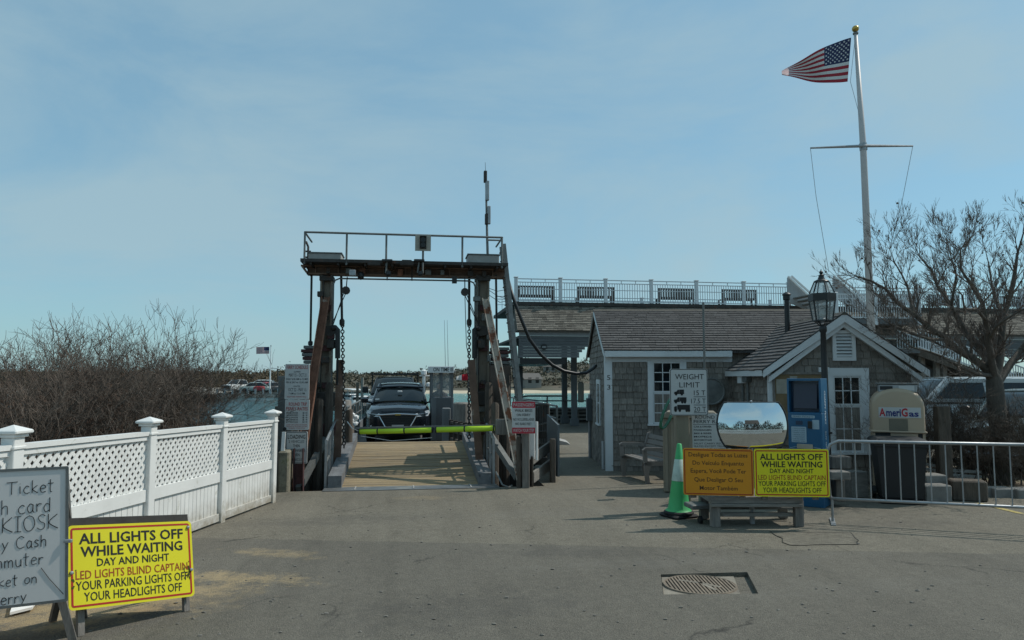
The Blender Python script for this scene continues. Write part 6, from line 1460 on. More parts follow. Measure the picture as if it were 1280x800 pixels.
w_, h_ = (B_-A).length, D.z-A.z; mb = MB(); bo.rrect(mb, 0, 0, w_, h_, .03, 0, .006); fo = build('orange_panel', mb, m_org, ss)
rg = MB(); bo.ring(rg, .012, .012, w_-.012, h_-.012, .022, .014, .006, .0075); build('dark_red_border', rg, m_dred, fo)
for t_, ba, wd in (('Desligue Todas as Luzes', .825, .84), ('Do Veículo Enquanto', .65, .73), ('Espera, Você Pode Ter', .48, .79), ('Que Desligar O Seu', .295, .69), ('Motor Também', .115, .54)): tm = MB(); bo.text(tm, t_, w_*.5, h_*ba, w_*wd, h_*.09, .004, .008); build('lettering', tm, M('brown_black_lettering', (.06,.03,.01), .6, bump=0), fo)
for b2, w9, h9 in ((bo, w_, h_), (bd2, (B_-A).length, h_)):
    build('back_panel', MB().prism([b2.P(.004,.004,-.02), b2.P(w_-.004,.004,-.02), b2.P(w_-.004,h_-.004,-.02), b2.P(.004,h_-.004,-.02)], b2.n*.018), m_dark, ss)
for a_ in (.15, .85):
    for b2 in (bo, bd2): p_ = b2.P(a_*w_, -.04, -.045); build('upright', MB().beam(p_, p_ + Vector((0,0,.55)), .07, .04), m_grey, ss)
# trailer dolly wheel by the cone
dw = thing('dolly', 'low grey dolly with a small wheel between the cone and the sign stand', 'dolly', G(876, 648))
p_ = C(876, 641, 9.75); build('frame', MB().bev((-.12,0,-.02),(.16,.3,.04), .01, Matrix.Translation(p_+Vector((0,0,.06)))), m_galvd, dw); build('wheel', MB().lathe([(.01,-.02),(.05,-.02),(.05,.02),(.01,.02)], (p_.x,p_.y+.02,GZ(0,p_.y)+.05), 12, Matrix.Rotation(R(90),4,'Y')), m_black, dw)
# weight limit sign
wz = 10.6
wl2 = thing('weight_limit_sign', 'white weight limit sign with three truck symbols on a timber post', 'sign', C(855, 620, wz+.1))
b_, w_, h_, f_ = board_at(838, 461, 885.5, 519.5, wz, par=wl2, name='panel', r=.035)
rg = MB(); b_.ring(rg, .004, .004, w_-.004, h_-.004, .033, .009, 0, .002); build('black_border', rg, m_ink, f_)
lines(f_, b_, w_, h_, [('WEIGHT', .52, .775, .76, .115, m_ink, .0), ('LIMIT', .52, .60, .54, .115, m_ink, -.006), ('15 T', .78, .435, .30, .105, m_ink, -.004), ('17.5 T', .745, .26, .38, .105, m_ink, -.004), ('20 T', .78, .085, .32, .105, m_ink, -.004)])
tk = MB()
def icon(x, y, s_, parts_):
    for poly in parts_: tk.prism([b_.P((x+a*s_)*w_, (y+c_*s_)*h_, .0) for a, c_ in poly], b_.n*.003)
wh = lambda cx: [(cx+.035*math.cos(k*.785), .0+.035*math.sin(k*.785)) for k in range(8)]
icon(.11, .46, 1, [[(.0,.0),(.0,.04),(.07,.06),(.09,.09),(.13,.09),(.13,.0)], [(.135,.0),(.135,.095),(.26,.095),(.26,.0)], wh(.05), wh(.2)])
icon(.10, .29, 1, [[(.0,.0),(.0,.045),(.08,.06),(.10,.10),(.15,.10),(.15,.0)], [(.155,.01),(.155,.10),(.33,.10),(.33,.01)], wh(.05), wh(.22), wh(.29)])
icon(.10, .11, 1, [[(.0,.0),(.0,.07),(.03,.09),(.075,.09),(.075,.0)], [(.085,.015),(.085,.12),(.42,.12),(.42,.015)], wh(.04), wh(.15), wh(.33), wh(.39)])
build('truck_symbols', tk, m_ink, f_)
mb = MB()
for yb_ in (.395, .22, .055): b_.rect(mb, .62*w_, yb_*h_, .94*w_, (yb_+.012)*h_, 0, .003)
build('underlines', mb, m_fblk, f_)
p_ = C(854, 640, wz+.12); build('timber_post', MB().bev((-.1,-.08,0),(.1,.08,1.42), .012, Matrix.Translation((p_.x,p_.y,GZ(0,p_.y))) @ Matrix.Rotation(-YAW,4,'Z')), M('tan_post', (.20,.175,.13), .85, var=.2, scale=3, stretch=(6,6,1), bump=.2), wl2)
build('back_rail', MB().bev((-.02,0,-.02),(.02,.03,.25), .005, Matrix.Translation(C(854,512,wz+.03))), m_galv, wl2)
# second fare board, half hidden by the mirror
fs = thing('fare_sign', 'white round trip ferry rates sign partly hidden behind the traffic mirror', 'sign', C(888, 620, 10.75))
b_, w_, h_, f_ = board_at(866, 517, 914, 566, 10.72, par=fs, name='panel')
lines(f_, b_, w_, h_, [('ROUND TRIP', .5, .87, .84, .085, m_fblk, .003), ('FERRY RATES', .5, .755, .92, .085, m_fblk, .003)] + [(t, .27, .645-.085*k, .46, .042, m_ink, .01) for k, t in enumerate(('CAR & DRIVER', 'PASSENGERS', 'BIKE & RIDER', 'MOPEDS', 'MOTORCYCLES'))] + [(t, .8, .645-.085*k, .2, .042, m_ink, .01) for k, t in enumerate(('$15', '$ 4', '$ 6', '$ 9', '$10'))] + [(t, .5, .215-.07*k, .9, .045, m_fblk, 0) for k, t in enumerate(('MUST CARRY RECEIPT', 'RATES EXCEPT TRUCKS', 'PAY AT KIOSK'))])
p_ = C(890, 600, 10.8); build('sign_post', MB().bev((-.04,-.03,0),(.04,.03,1.3), .006, Matrix.Translation((p_.x,p_.y,GZ(0,p_.y)))), m_grey, fs)
build('divider', MB().prism([b_.P(.02*w_, .715*h_, 0), b_.P(.98*w_, .715*h_, 0), b_.P(.98*w_, .725*h_, 0), b_.P(.02*w_, .725*h_, 0)], b_.n*.002), m_fblk, f_)
# traffic mirror
mz = 9.62
cen = C(940, 531, mz); RAD, HH = (C(984, 531, mz)-C(896, 531, mz)).length/2, (C(940,503.5,mz)-C(940,559,mz)).length/2
mir = thing('traffic_mirror', 'wide convex traffic mirror with rounded ends and a thin black rim', 'mirror', C(940, 640, mz+.1))
nx, nz = 40, 18; vs = []; HW = RAD
def mout(v): return math.sqrt(HW*HW - (v*HH)**2)
for j in range(nz+1):
    for i in range(nx+1):
        v = -1 + 2*j/nz; u = -1 + 2*i/nx; x, z = u*mout(v), v*HH; bul = .10*(1 - (x/HW)**2*.85 - .30*(z/HH)**2) - .09*z
        vs.append(cen + RGT*x + Vector((0,0,z)) - FWD*bul)
mb = MB().add(vs, [(j*(nx+1)+i, j*(nx+1)+i+1, (j+1)*(nx+1)+i+1, (j+1)*(nx+1)+i) for j in range(nz) for i in range(nx)])
build('mirror_face', mb, M('mirror_silver', (.72,.75,.74), .03, metal=1, var=.01, bump=0), mir, smooth=True)
rim = []
for k in range(nz+1): v = -1+2*k/nz; x = mout(v); rim.append(cen + RGT*x + Vector((0,0,v*HH)) - FWD*(.10*(1-(x/HW)**2*.85-.30*v*v) - .09*v*HH))
rim += [cen - RGT*((p-cen).dot(RGT)) + Vector((0,0,(p-cen).z)) + FWD*((p-cen).dot(FWD)) for p in rim[::-1]]; rim.append(rim[0])
rim2 = []
for p in rim: rim2.append(p)
build('rim', MB().tube(rim2, .012, 6), m_black, mir)
bk_ = [cen + FWD*.06 + RGT*(a*HW*.8) + Vector((0,0,b*HH*.85)) for a, b in ((-1,-.6),(-.6,-1),(.6,-1),(1,-.6),(1,.6),(.6,1),(-.6,1),(-1,.6))]
build('back_shell', MB().prism(bk_, FWD*.05), m_black, mir)
p_ = C(940, 640, mz+.14); build('post', MB().tube([(p_.x,p_.y,GZ(0,p_.y)), (p_.x,p_.y,cen.z)], .035, 8), m_galv, mir)
build('mount_knob', MB().blob(C(939, 502, mz-.05), .02, 1, 0), m_galv, mir)
# traffic cone
cg = G(848.5, 646); 
cn_ = thing('traffic_cone', 'tall lime green traffic cone with a faded white band and black base', 'traffic cone', cg)
tz = C(847, 557, 9.97).z - GZ(0, cg.y)
rr = lambda z: .155 - (.155-.032)*(z-.09)/(tz-.09)
def cs_(z0, z1, e=0): return MB().lathe([(rr(z0)+e, z0), (rr(z1)+e, z1)] if e == 0 else [(rr(z0), z0), (rr(z0)+e, z0+.002), (rr(z1)+e, z1-.002), (rr(z1), z1)], (0,0,0), 24)
build('cone_body', MB().lathe([(.19,.085),(rr(.12),.12),(rr(.3),.3),(rr(.6),.6),(rr(tz-.01),tz-.01),(.022,tz)], (0,0,0), 24, Matrix.Rotation(R(1.5),4,'Y')), M('cone_green', (.05,.40,.13), .5, var=.08, scale=6, bump=.03, spots=((.05,.25,.1), 7, .64, .5)), cn_, local=True, auto=50)
build('reflective_band', MB().lathe([(rr(.50)+.001,.50),(rr(.50)+.004,.502),(rr(.80)+.004,.798),(rr(.80)+.001,.80)], (0,0,0), 24, Matrix.Rotation(R(1.5),4,'Y')), M('cone_band', (.42,.52,.45), .5, var=.15, scale=10, bump=.03, spots=((.2,.3,.22), 9, .58, .7)), cn_, local=True, auto=50)
build('base', MB().bev((-.2,-.2,0),(.2,.2,.05), .02, Matrix.Rotation(.3,4,'Z')).lathe([(.205,.045),(.21,.07),(.19,.09),(.16,.095)], (0,0,0), 20), m_rubber, cn_, local=True, auto=40)
# ------------------------------------------------------------------ ticket kiosk
kz = 11.3; kp = C(1013, 615, kz); kg = GZ(0, kp.y)
kio = thing('ticket_kiosk', 'blue self service ticket kiosk with a dark screen beside the lamp post', 'kiosk', (kp.x, kp.y, kg), R(-44))
KW, KD, KH = .25, .42, C(1013, 473, kz-.2).z - kg
m_kb = M('kiosk_blue', (.010,.095,.20), .4, var=.06, scale=3, bump=.01); m_kd = M('kiosk_dark_blue', (.008,.035,.08), .3, var=.05, bump=0)
L(kio, 'cabinet', MB().bev((-KW,-KD/2,0),(KW,KD/2,KH-.52), .012), m_kb)
L(kio, 'side_panel', MB().bev((-KW,-KD/2,KH-.52),(-KW+.03,KD/2,KH), .004), m_kb); L(kio, 'side_panel', MB().bev((KW-.03,-KD/2,KH-.52),(KW,KD/2,KH), .004), m_kb)
L(kio, 'hood', MB().bev((-KW+.03,-KD/2,KH-.04),(KW-.03,KD/2,KH-.002), .004), m_kb)
L(kio, 'screen_housing', MB().box((-KW+.03,-.08,KH-.515),(KW-.03,KD/2-.01,KH-.045)), m_kd)
L(kio, 'screen', MB().prism([(-.17,-.15,KH-.46),(.17,-.15,KH-.46),(.17,-.10,KH-.09),(-.17,-.10,KH-.09)], (0,.03,0)), M('screen_glass', (.012,.016,.04), .25, var=.02, bump=0))
kb = Board((-KW,-KD/2-.0,0), (1,0,0), (0,0,1), Vector((0,-1,0)))
def kp_rect(nm, a0, b0, a1, b1, m, d=.003, r=.01): mb = MB(); kb.rrect(mb, a0, b0, a1, b1, r, 0, d); return L(kio, nm, mb, m)
m_klab = M('kiosk_label', (.30,.42,.50), .5, var=.1, bump=0)
T0 = KH-.52
kp_rect('title_strip', .06, T0-.085, .40, T0-.045, m_klab); kp_rect('card_slot', .12, T0-.19, .22, T0-.13, m_kd, .006); kp_rect('card_reader', .30, T0-.24, .36, T0-.13, m_black, .03); kp_rect('reader_plate', .36, T0-.25, .46, T0-.11, m_klab)
ins = kp_rect('instruction_panel', .05, T0-.46, .27, T0-.22, m_klab); kp_rect('receipt_tray', .13, T0-.55, .36, T0-.48, M('tray_grey', (.35,.33,.27), .6), .02)
for k in range(7): tm = MB(); kb.text(tm, ('1 TOUCH SCREEN', '2 SELECT FARE', '3 INSERT CARD', '4 REMOVE CARD', '5 TAKE TICKET', 'GIVE TO CREW', 'THANK YOU')[k], .16, T0-.255-.032*k, .18, .015, 0, .005); L(kio, 'small_lettering', tm, m_kd)
tm = MB()
kb.text(tm, 'FERRY TICKETS', .23, T0-.077, .30, .024, 0, .005)
L(kio, 'small_lettering', tm, m_kd)
for t_, z_, w9 in (('BUY', .66, .16), ('TICKETS', .765, .38), ('HERE', .87, .2)): tm = MB(); kb.text(tm, t_, .25, T0-z_, w9, .08, .02, .004); L(kio, 'lettering', tm, m_white)
mb = MB(); mb.tube([kb.P(.02,T0-.55,.002), kb.P(.13,T0-.52,.002)], .004, 4).tube([kb.P(.36,T0-.52,.002), kb.P(.47,T0-.54,.002)], .004, 4); L(kio, 'line_mark', mb, m_klab)
sbd = Board((KW, -KD/2+.02, KH-.12), (0,0,-1), (0,1,0), Vector((1,0,0)))
for a9 in (('CHAPPY FERRY', .33, .17, .52, .075), ('BUY TICKETS HERE', 1.0, .17, .62, .06)): tm = MB(); sbd.text(tm, *a9, .01, .003); L(kio, 'side_lettering', tm, M('white_vinyl', (.6,.68,.72), .5, bump=0))
# ------------------------------------------------------------------ lantern post
lz = 12.2; lp = C(1036, 620, lz); lg = GZ(0, lp.y)
lan = thing('street_lamp', 'black post lantern with six glass sides rising beside the blue kiosk', 'street lamp', (lp.x, lp.y, lg))
tilt = lambda z: Vector((lp.x, lp.y, z))
def lzp(py): return C(1033, py, lz).z
build('post', MB().lathe([(.13,0),(.13,.1),(.09,.16),(.08,.5),(.10,.53),(.10,.6),(.062,.66),(.05,lzp(445)-lg),(.045,lzp(416)-lg),(.062,lzp(414)-lg),(.062,lzp(409)-lg),(.04,lzp(406)-lg)], (lp.x,lp.y,lg), 12), m_black, lan, auto=35)
build('post_ring', MB().lathe([(.05,-.02),(.09,-.015),(.09,.015),(.05,.02)], tilt(lzp(541)), 12), m_black, lan)
def hexr(r, z): return [Vector((lp.x + r*math.cos(R(60*k+20)), lp.y + r*math.sin(R(60*k+20)), z)) for k in range(6)]
zb1, zb0, zt1, zt0, zf = lzp(401), lzp(402.5), lzp(376), lzp(368), lzp(352)
r0, r1, r2 = .155, .205, .115
ca = build('cage', MB(), m_black, lan) if False else None
H0, H1 = hexr(r0, zb1), hexr(r1, zt1)
cg_ = MB()
for k in range(6): cg_.beam(H0[k], H1[k], .02, .02); cg_.beam(H0[k], H0[(k+1)%6], .022, .022)
H2, H3 = hexr(r1, zt0+.02), hexr(r2, zf)
for k in range(6): cg_.beam(H2[k]*.985+Vector((lp.x,lp.y,zt0+.02))*.015, H3[k], .018, .018); cg_.beam(H3[k], H3[(k+1)%6], .02, .02)
lc = build('cage', cg_, m_black, lan)
mb = MB(); a_, b2 = hexr(r1+.02, zt1-.005), hexr(r1+.02, zt0+.01); mb.add(a_+b2, [tuple(range(5,-1,-1)), tuple(range(6,12))]+[(k,(k+1)%6,6+(k+1)%6,6+k) for k in range(6)]); build('band', mb, m_black, lan)
for k in range(6):
    j = (k+1)%6
    build('pane', MB().prism([H0[k],H0[j],H1[j],H1[k]], ((H0[k]+H0[j])/2-Vector((lp.x,lp.y,zb1))).normalized()*.003), m_wglass, lc)
    build('pane', MB().prism([H2[k]*.97+Vector((lp.x,lp.y,zt0))*.03,H2[j]*.97+Vector((lp.x,lp.y,zt0))*.03,H3[j],H3[k]], Vector((0,0,.003))), m_wglass, lc)
build('finial', MB().lathe([(.125,0),(.115,.015),(.06,.04),(.04,.10),(.055,.105),(.03,.115),(.02,.13),(.032,.15),(.03,.17),(.01,.19),(.004,.215)], (lp.x,lp.y,zf), 12), m_black, lan, auto=35)
build('bulb', MB().lathe([(.02,0),(.05,.03),(.055,.07),(.03,.14),(.01,.15)], (lp.x,lp.y,zb1+.05), 10), M('bulb_glass', (.6,.6,.55), .2), lan, auto=60); build('socket', MB().lathe([(.05,-.02),(.055,.02),(.03,.05)], (lp.x,lp.y,zb1+.01), 10), m_galv, lan)
for k in range(6):
    if k % 2 == 0 or True: build('scroll_arm', MB().tube([H0[k], H0[k]*.75+tilt(lzp(405))*.25+Vector((0,0,.0)), tilt(lzp(411))], .009, 5), m_black, lan)
# ------------------------------------------------------------------ propane cabinet and rubbish bin
az = 12.4; A = C(1092, 620, az); B_ = C(1157.5, 620, az); ag = GZ(0, A.y)
ap = thing('propane_tank_cabinet', 'beige rounded propane dispenser cabinet with a blue and red company name', 'cabinet', ((A.x+B_.x)/2, (A.y+B_.y)/2, ag), -YAW - R(24))
aw = (B_-A).length/2*.90; ah = C(1120, 484, az).z - ag; a2 = C(1120, 537, az).z - ag
m_bei = M('beige_enamel', (.43,.335,.235), .5, var=.05, scale=3, bump=.02, spots=((.25,.2,.12), 5, .66, .5))
prof = [(-aw,a2)] + [(-aw+.22*(1-math.sin(R(a))), ah-.27*(1-math.cos(R(90-a)))*1.0 if False else ah-.22+.22*math.sin(R(90-a)) if False else ah-.22*(1-math.cos(R(90-a)))) for a in (90,)]
prof = [(-aw,a2),(-aw,ah-.32)] + [(-aw+.34*(1-math.cos(R(a))), ah-.32+.31*math.sin(R(a))) for a in (15,30,45,60,75,86)] + [(0,ah)] + [(aw-.34*(1-math.cos(R(a))), ah-.32+.31*math.sin(R(a))) for a in (86,75,60,45,30,15)] + [(aw,ah-.32),(aw,a2)]
hood = L(ap, 'hood', loft(MB(), [[(x*k, y, a2+(z-a2)*k2) for x, z in prof] for y, k, k2 in ((-.36,.90,.90),(-.355,.94,.94),(-.33,.975,.975),(-.27,1,1),(.35,1,1),(.43,.96,.96),(.45,.9,.9))]), m_bei, auto=60)
L(ap, 'ledge', MB().bev((-aw-.015,-.38,a2-.03),(aw+.015,.46,a2), .008), m_bei)
L(ap, 'cabinet_wall', MB().box((-aw+.02,-.05,0),(aw-.02,.42,a2-.03)).box((-aw+.01,-.34,a2-.5),(-aw+.05,.4,a2-.03)).box((aw-.05,-.34,a2-.5),(aw-.01,.4,a2-.03)), m_bei)
L(ap, 'dark_opening', MB().box((-aw+.05,-.32,a2-.4),(-.12,-.06,a2-.04)), m_black); L(ap, 'dark_opening', MB().box((.28,-.32,a2-.4),(aw-.05,-.06,a2-.035)), m_black)
L(ap, 'door_panel', MB().bev((-.12,-.345,a2-.45),(.28,-.31,a2-.035), .004), m_bei)
L(ap, 'recess', MB().bev((-.14,-.365,a2+.0),(.14,-.352,a2+.2), .004), M('recess_brown', (.16,.14,.10), .6))
pl = L(ap, 'name_plate', MB().box((-aw*.72,-.368,a2+.22),(aw*.84,-.362,a2+.39)), m_sw)
ab = Board((-aw*.72,-.368,a2+.22), (1,0,0), (0,0,1), Vector((0,-1,0))); pw2 = aw*1.56
tA, tB = MB(), MB(); m_blu = M('logo_blue', (.02,.03,.16), .5, bump=0)
vs_, _f = text_mesh('AmeriGas', .02)
ab.text(tA, 'A', pw2*.09, .025, pw2*.15, .125, .03, .003); ab.text(tB, 'meri', pw2*.355, .025, pw2*.35, .125*.98, .03, .003); ab.text(tA, 'G', pw2*.615, .025, pw2*.15, .13, .03, .003); ab.text(tB, 'as', pw2*.83, .025, pw2*.23, .095*1.0, .03, .003)
L(pl, 'lettering', tA, M('logo_red', (.45,.02,.03), .5, bump=0)); L(pl, 'lettering', tB, m_blu)
for zz in (a2-.12, a2-.30): L(ap, 'hinge', MB().bev((-.125,-.36,zz-.025),(-.095,-.34,zz+.025), .004), m_galvd)
L(ap, 'latch', MB().bev((.22,-.37,a2-.24),(.26,-.345,a2-.17), .004), m_galv)
L(ap, 'seam', MB().tube([(x*1.003,.05,z+.002) for x, z in prof[1:-1]], .006, 4), m_bei)
L(ap, 'warning_label', MB().box((-aw*.85,-.354,a2+.06),(-aw*.55,-.351,a2+.16)), m_sw)
bx_ = L(ap, 'meter_housing', MB().bev((-.27,-.3,ah-.08),(.3,.1,ah+.05), .01), m_galv); L(bx_, 'meter_window', MB().box((-.25,-.31,ah-.04),(-.06,-.30,ah+.02)), m_black); L(bx_, 'label', MB().box((.03,-.306,ah-.05),(.26,-.301,ah+.03)), m_sw); L(bx_, 'housing_lid', MB().bev((-.3,-.32,ah+.05),(.33,.12,ah+.075), .006), m_galvd)
bn = thing('rubbish_bin', 'dark wheeled rubbish bin in front of the beige propane cabinet', 'bin', G(1125, 627), -YAW - R(18))
bw = .36; bh = .96
m_bin = M('bin_plastic', (.018,.019,.021), .55, var=.15, bump=.05)
L(bn, 'body', loft(MB(), [[(-s_,-d*.95,z),(s_,-d*.95,z),(s_,d,z),(-s_,d,z)] for s_, d, z in ((.27,.26,.06),(.29,.28,.1),(.35,.33,bh-.08),(.375,.36,bh-.07),(.375,.36,bh-.02))]), m_bin)
L(bn, 'lid', loft(MB(), [[(-s_,-d,z),(s_,-d,z),(s_,d,z),(-s_,d,z)] for s_, d, z in ((.385,.38,bh-.02),(.385,.38,bh+.01),(.33,.33,bh+.05))]), m_bin)
L(bn, 'handle', MB().tube([(-.3,.4,bh-.05),(-.3,.47,bh-.03),(.3,.47,bh-.03),(.3,.4,bh-.05)], .015, 6), m_bin)
L(bn, 'base_tray', MB().bev((-.33,-.33,0),(.33,.33,.06), .02), m_black)
for sx in (-.33, .33): L(bn, 'wheel', MB().lathe([(.02,-.03),(.1,-.03),(.1,.03),(.02,.03)], (sx,.3,.1), 14, Matrix.Rotation(R(90),4,'Y')), m_black)
# ------------------------------------------------------------------ bench by the hut
m_bn = M('grey_bench_plastic', (.20,.185,.17), .6, var=.12, scale=3, bump=.05)
bb = G(819, 603); ben = thing('garden_bench', 'grey slatted garden bench with curved arms against the ticket office wall', 'bench', (bb.x, bb.y+.45, GZ(0, bb.y+.45)), R(-86))
for sx in (-.62, .62):
    e = MB(); th = .05
    def pr(pts): e.prism([(sx-th/2, y, z) for y, z in pts], (th,0,0))
    pr([(-.30,0),(-.22,0),(-.24,.22),(-.17,.40),(-.26,.44),(-.33,.36),(-.31,.18)]); pr([(.18,0),(.28,0),(.24,.2),(.26,.40),(.16,.42),(.15,.2)])
    pr([(-.33,.36),(.22,.34),(.22,.41),(-.26,.44)]); pr([(-.33,.60),(-.27,.64),(.0,.635),(.14,.60),(.20,.62),(.18,.67),(.0,.69),(-.30,.695),(-.36,.65)]); pr([(-.34,.40),(-.26,.42),(-.27,.64),(-.35,.64)])
    pr([(.15,.38),(.25,.38),(.30,.62),(.36,.85),(.33,.9),(.27,.88),(.20,.62)])
    L(ben, 'end_frame', e, m_bn)
for k in range(5): y = -.27 + k*.1; L(ben, 'seat_slat', MB().bev((-.60,y,.415),(.60,y+.08,.445), .008), m_bn)
for k in range(4): t = k/3; L(ben, 'back_slat', MB().beam((-.60,.20+.10*t,.50+.32*t),(.60,.20+.10*t,.50+.32*t), .025, .085, up=(0,.3,1)), m_bn)
# beige storage bin with garden hose
hz_ = 12.7; A, B_ = C(836, 608, hz_), C(905, 608, hz_); bg_ = GZ(0, A.y)
bb2 = thing('storage_bin', 'beige ribbed plastic storage bin behind the weight limit post', 'storage bin', ((A.x+B_.x)/2, (A.y+B_.y)/2+.2, bg_), -YAW-R(14))
bw_ = (B_-A).length/2; bh_ = C(850, 522, hz_).z-bg_
m_bb = M('beige_bin_plastic', (.23,.20,.15), .6, var=.1, scale=3, bump=.04)
L(bb2, 'body', MB().bev((-bw_,-.3,0),(bw_,.35,bh_), .02), m_bb)
for k in range(9): x = -bw_+.06 + k*(2*bw_-.12)/8; L(bb2, 'rib', MB().bev((x-.028,-.325,.02),(x+.028,-.295,bh_-.06), .006), m_bb)
L(bb2, 'lid', MB().prism([(-bw_-.03,-.36,bh_),(-bw_+.08,-.36,bh_+.10),(bw_-.08,-.36,bh_+.10),(bw_+.03,-.36,bh_)], (0,.74,0)), m_bb)
pts = [C(832+3.5*math.cos(t*.9)-t*.0, 503+t*3.2, hz_-.42) for t in range(0, 11)]
hs_ = MB(); 
for k in range(4):
    c_ = C(833.5+k*.8, 516, hz_-.40-.03*k); a = [c_ + RGT*(.075*math.cos(R(30*j)) + .10*math.sin(R(30*j))) + Vector((0,0,.27*math.sin(R(30*j)))) for j in range(13)]; hs_.tube(a, .011, 5)
single('garden_hose', hs_, M('green_hose', (.01,.12,.06), .4, bump=0), 'coiled green garden hose hanging over the beige storage bin', 'hose', smooth=True)
# planter bench and boxes behind the barrier
pb_ = thing('planter_bench', 'weathered timber bench and box between the kiosk and the rubbish bin', 'bench', G(1062, 628))
for (x0_, x1_, y0_, y1_, z_, mm, nm) in ((1040, 1063, 590, 600, 10.9, m_greyh, 'seat_board'), (1046, 1056, 600, 627, 11.1, m_grey, 'leg'), (1040, 1064, 571, 586, 11.5, m_grey, 'box_side'), (1066, 1085, 590, 622, 11.8, m_greyh, 'box_side')):
    p0, p1 = C(x0_, y1_, z_), C(x1_, y0_, z_); build(nm, MB().bev((0,0,0),((p1-p0).dot(RGT),.28,p1.z-p0.z), .008, Matrix.Translation(p0) @ Matrix.Rotation(-YAW,4,'Z')), mm, pb_)
# ------------------------------------------------------------------ crowd barrier
bz0, bz1 = 9.62, 8.75
bA, bB = G(1039, 653), G(1370, 672)
bar2 = thing('crowd_barrier', 'long galvanised steel crowd barrier in front of the propane cabinet and tree', 'barrier', (bA+bB)/2)
zt2 = C(1041, 551, (bA-CAMP).dot(FWD)).z; zt3 = C(1275, 556, 9.05).z; zb2_ = C(1041, 623, (bA-CAMP).dot(FWD)).z
du = Vector((bB.x-bA.x, bB.y-bA.y, 0)); Lb = du.length; du.normalize()
def bp_(s, z): return Vector((bA.x, bA.y, z)) + du*s
sT = zt2; sB = zb2_; sl2 = GZ(0, bB.y)-GZ(0, bA.y)
build('frame', MB().tube([bp_(.0,sB), bp_(-.02,sB+.3), bp_(-.02,sT-.14), bp_(.02,sT-.05), bp_(.12,sT), bp_(Lb,sT+sl2)], .021, 8).tube([bp_(.0,sB), bp_(Lb,sB+sl2)], .019, 8), m_galv, bar2, smooth=True)
nb3 = int(Lb/.175)
for k in range(1, nb3): s_ = k*.175 - .03; build('bar', MB().tube([bp_(s_, sB+sl2*s_/Lb), bp_(s_, sT+sl2*s_/Lb)], .0085, 6), m_galv, bar2)
for s_ in (.02, 2.45):
    nn = Vector((-du.y, du.x, 0)); g0 = bp_(s_, GZ(0, bA.y)+sl2*s_/Lb)
    build('leg', MB().tube([bp_(s_, sB+.02), g0+Vector((0,0,.02))], .017, 6), m_galv, bar2); build('foot_plate', MB().beam(g0-nn*.26+Vector((0,0,.012)), g0+nn*.26+Vector((0,0,.012)), .06, .014), m_galv, bar2)
# ------------------------------------------------------------------ stones, kerb and posts by the tree
kb2 = thing('stone_edging', 'pale stone edging of the planting bed under the bare tree', 'edging', G(1230, 622))
for k, (a0, a1, t0_, z_, hgt) in enumerate(((1157,1184,594,11.9,0), (1190,1215,606,12.2,0), (1215.5,1244,609,12.1,0), (1244.5,1272,611,12.0,0), (1272.5,1300,612,11.9,0), (1157,1190,607,11.6,0))):
    p0 = C(a0, t0_, z_); p1 = C(a1, t0_, z_); zz = GZ(0, p0.y)-.05
    build('edging_block', MB().bev((0,0,0),((p1-p0).dot(RGT),.32,max(.1, p0.z-zz)), .015, Matrix.Translation((p0.x,p0.y,zz)) @ Matrix.Rotation(-YAW,4,'Z')), M('edging_stone', (.21,.205,.19), .9, var=.25, scale=5, bump=.4), kb2)
p0 = C(1190, 616, 11.7)
single('timber_planter', MB().bev((0,0,0),(.5,.35,.32), .02, Matrix.Translation((p0.x,p0.y,GZ(0,p0.y))) @ Matrix.Rotation(-.5,4,'Z')), m_pile, 'dark timber block in front of the stone edging', 'planter')
for px0, px1, top, z_, lab in ((1176, 1188, 508, 12.6, 'square dark timber post between the propane cabinet and the tree'), (1140, 1146, 500, 13.2, 'slim timber post at the hut corner behind the propane cabinet')):
    p0, p1 = C(px0, 600, z_), C(px1, top, z_); single('timber_post', MB().bev((0,0,0),((p1-p0).dot(RGT),.15,p1.z-GZ(0,p0.y)), .012, Matrix.Translation((p0.x,p0.y,GZ(0,p0.y))) @ Matrix.Rotation(-YAW,4,'Z')), m_pile, lab, 'post')
ofn = thing('split_rail', 'pale broken rail fence low down behind the planting bed', 'fence', G(1200, 600))
for a, b in (((1156,580),(1175,583)), ((1156,586),(1176,589)), ((1190,588),(1226,590)), ((1190,594),(1226,596)), ((1192,598),(1224,600))):
    build('rail', MB().beam(C(*a,13.0), C(*b,13.0), .04, .05), m_conc, ofn)
for px in (1195, 1205, 1223): build('post', MB().beam(C(px,604,13.0), C(px-2,586,13.0), .03, .03), m_conc, ofn)
# white and silver vehicles behind the bushes
p_ = C(1216, 580, 18.0); v1 = car('parked_pickup', 'white pickup parked behind the bare hedge beyond the propane cabinet', 'pickup truck', (p_.x, p_.y+.4, GZ(0, p_.y)+.05), R(-90-8-4), M('white_truck_paint', (.50,.53,.53), .3, var=.04, bump=0, coat=.4), dict(pk, pp=True, pr=.08, pillars=(.25,), belt=1.44, body=[(y, a, b+.20, c) for y, a, b, c in pk['body']], cabin=[(-1.15,1.46,.88,.8),(-.75,1.93,.9,.74),(-.55,2.0,.9,.72),(1.5,2.01,.9,.72),(1.7,1.95,.9,.72),(1.85,1.46,.88,.78)]))
p_ = C(1318, 600, 15.6); v2 = car('parked_suv', 'silver green sport utility vehicle at the right edge behind the tree trunk', 'car', (p_.x, p_.y+.5, GZ(0, p_.y)+.05), R(-52), M('silver_green_paint', (.26,.31,.30), .3, metal=.3, var=.04, bump=0, coat=.4), dict(suv, pp=True, pr=.06, pillars=(.1, 1.0)))
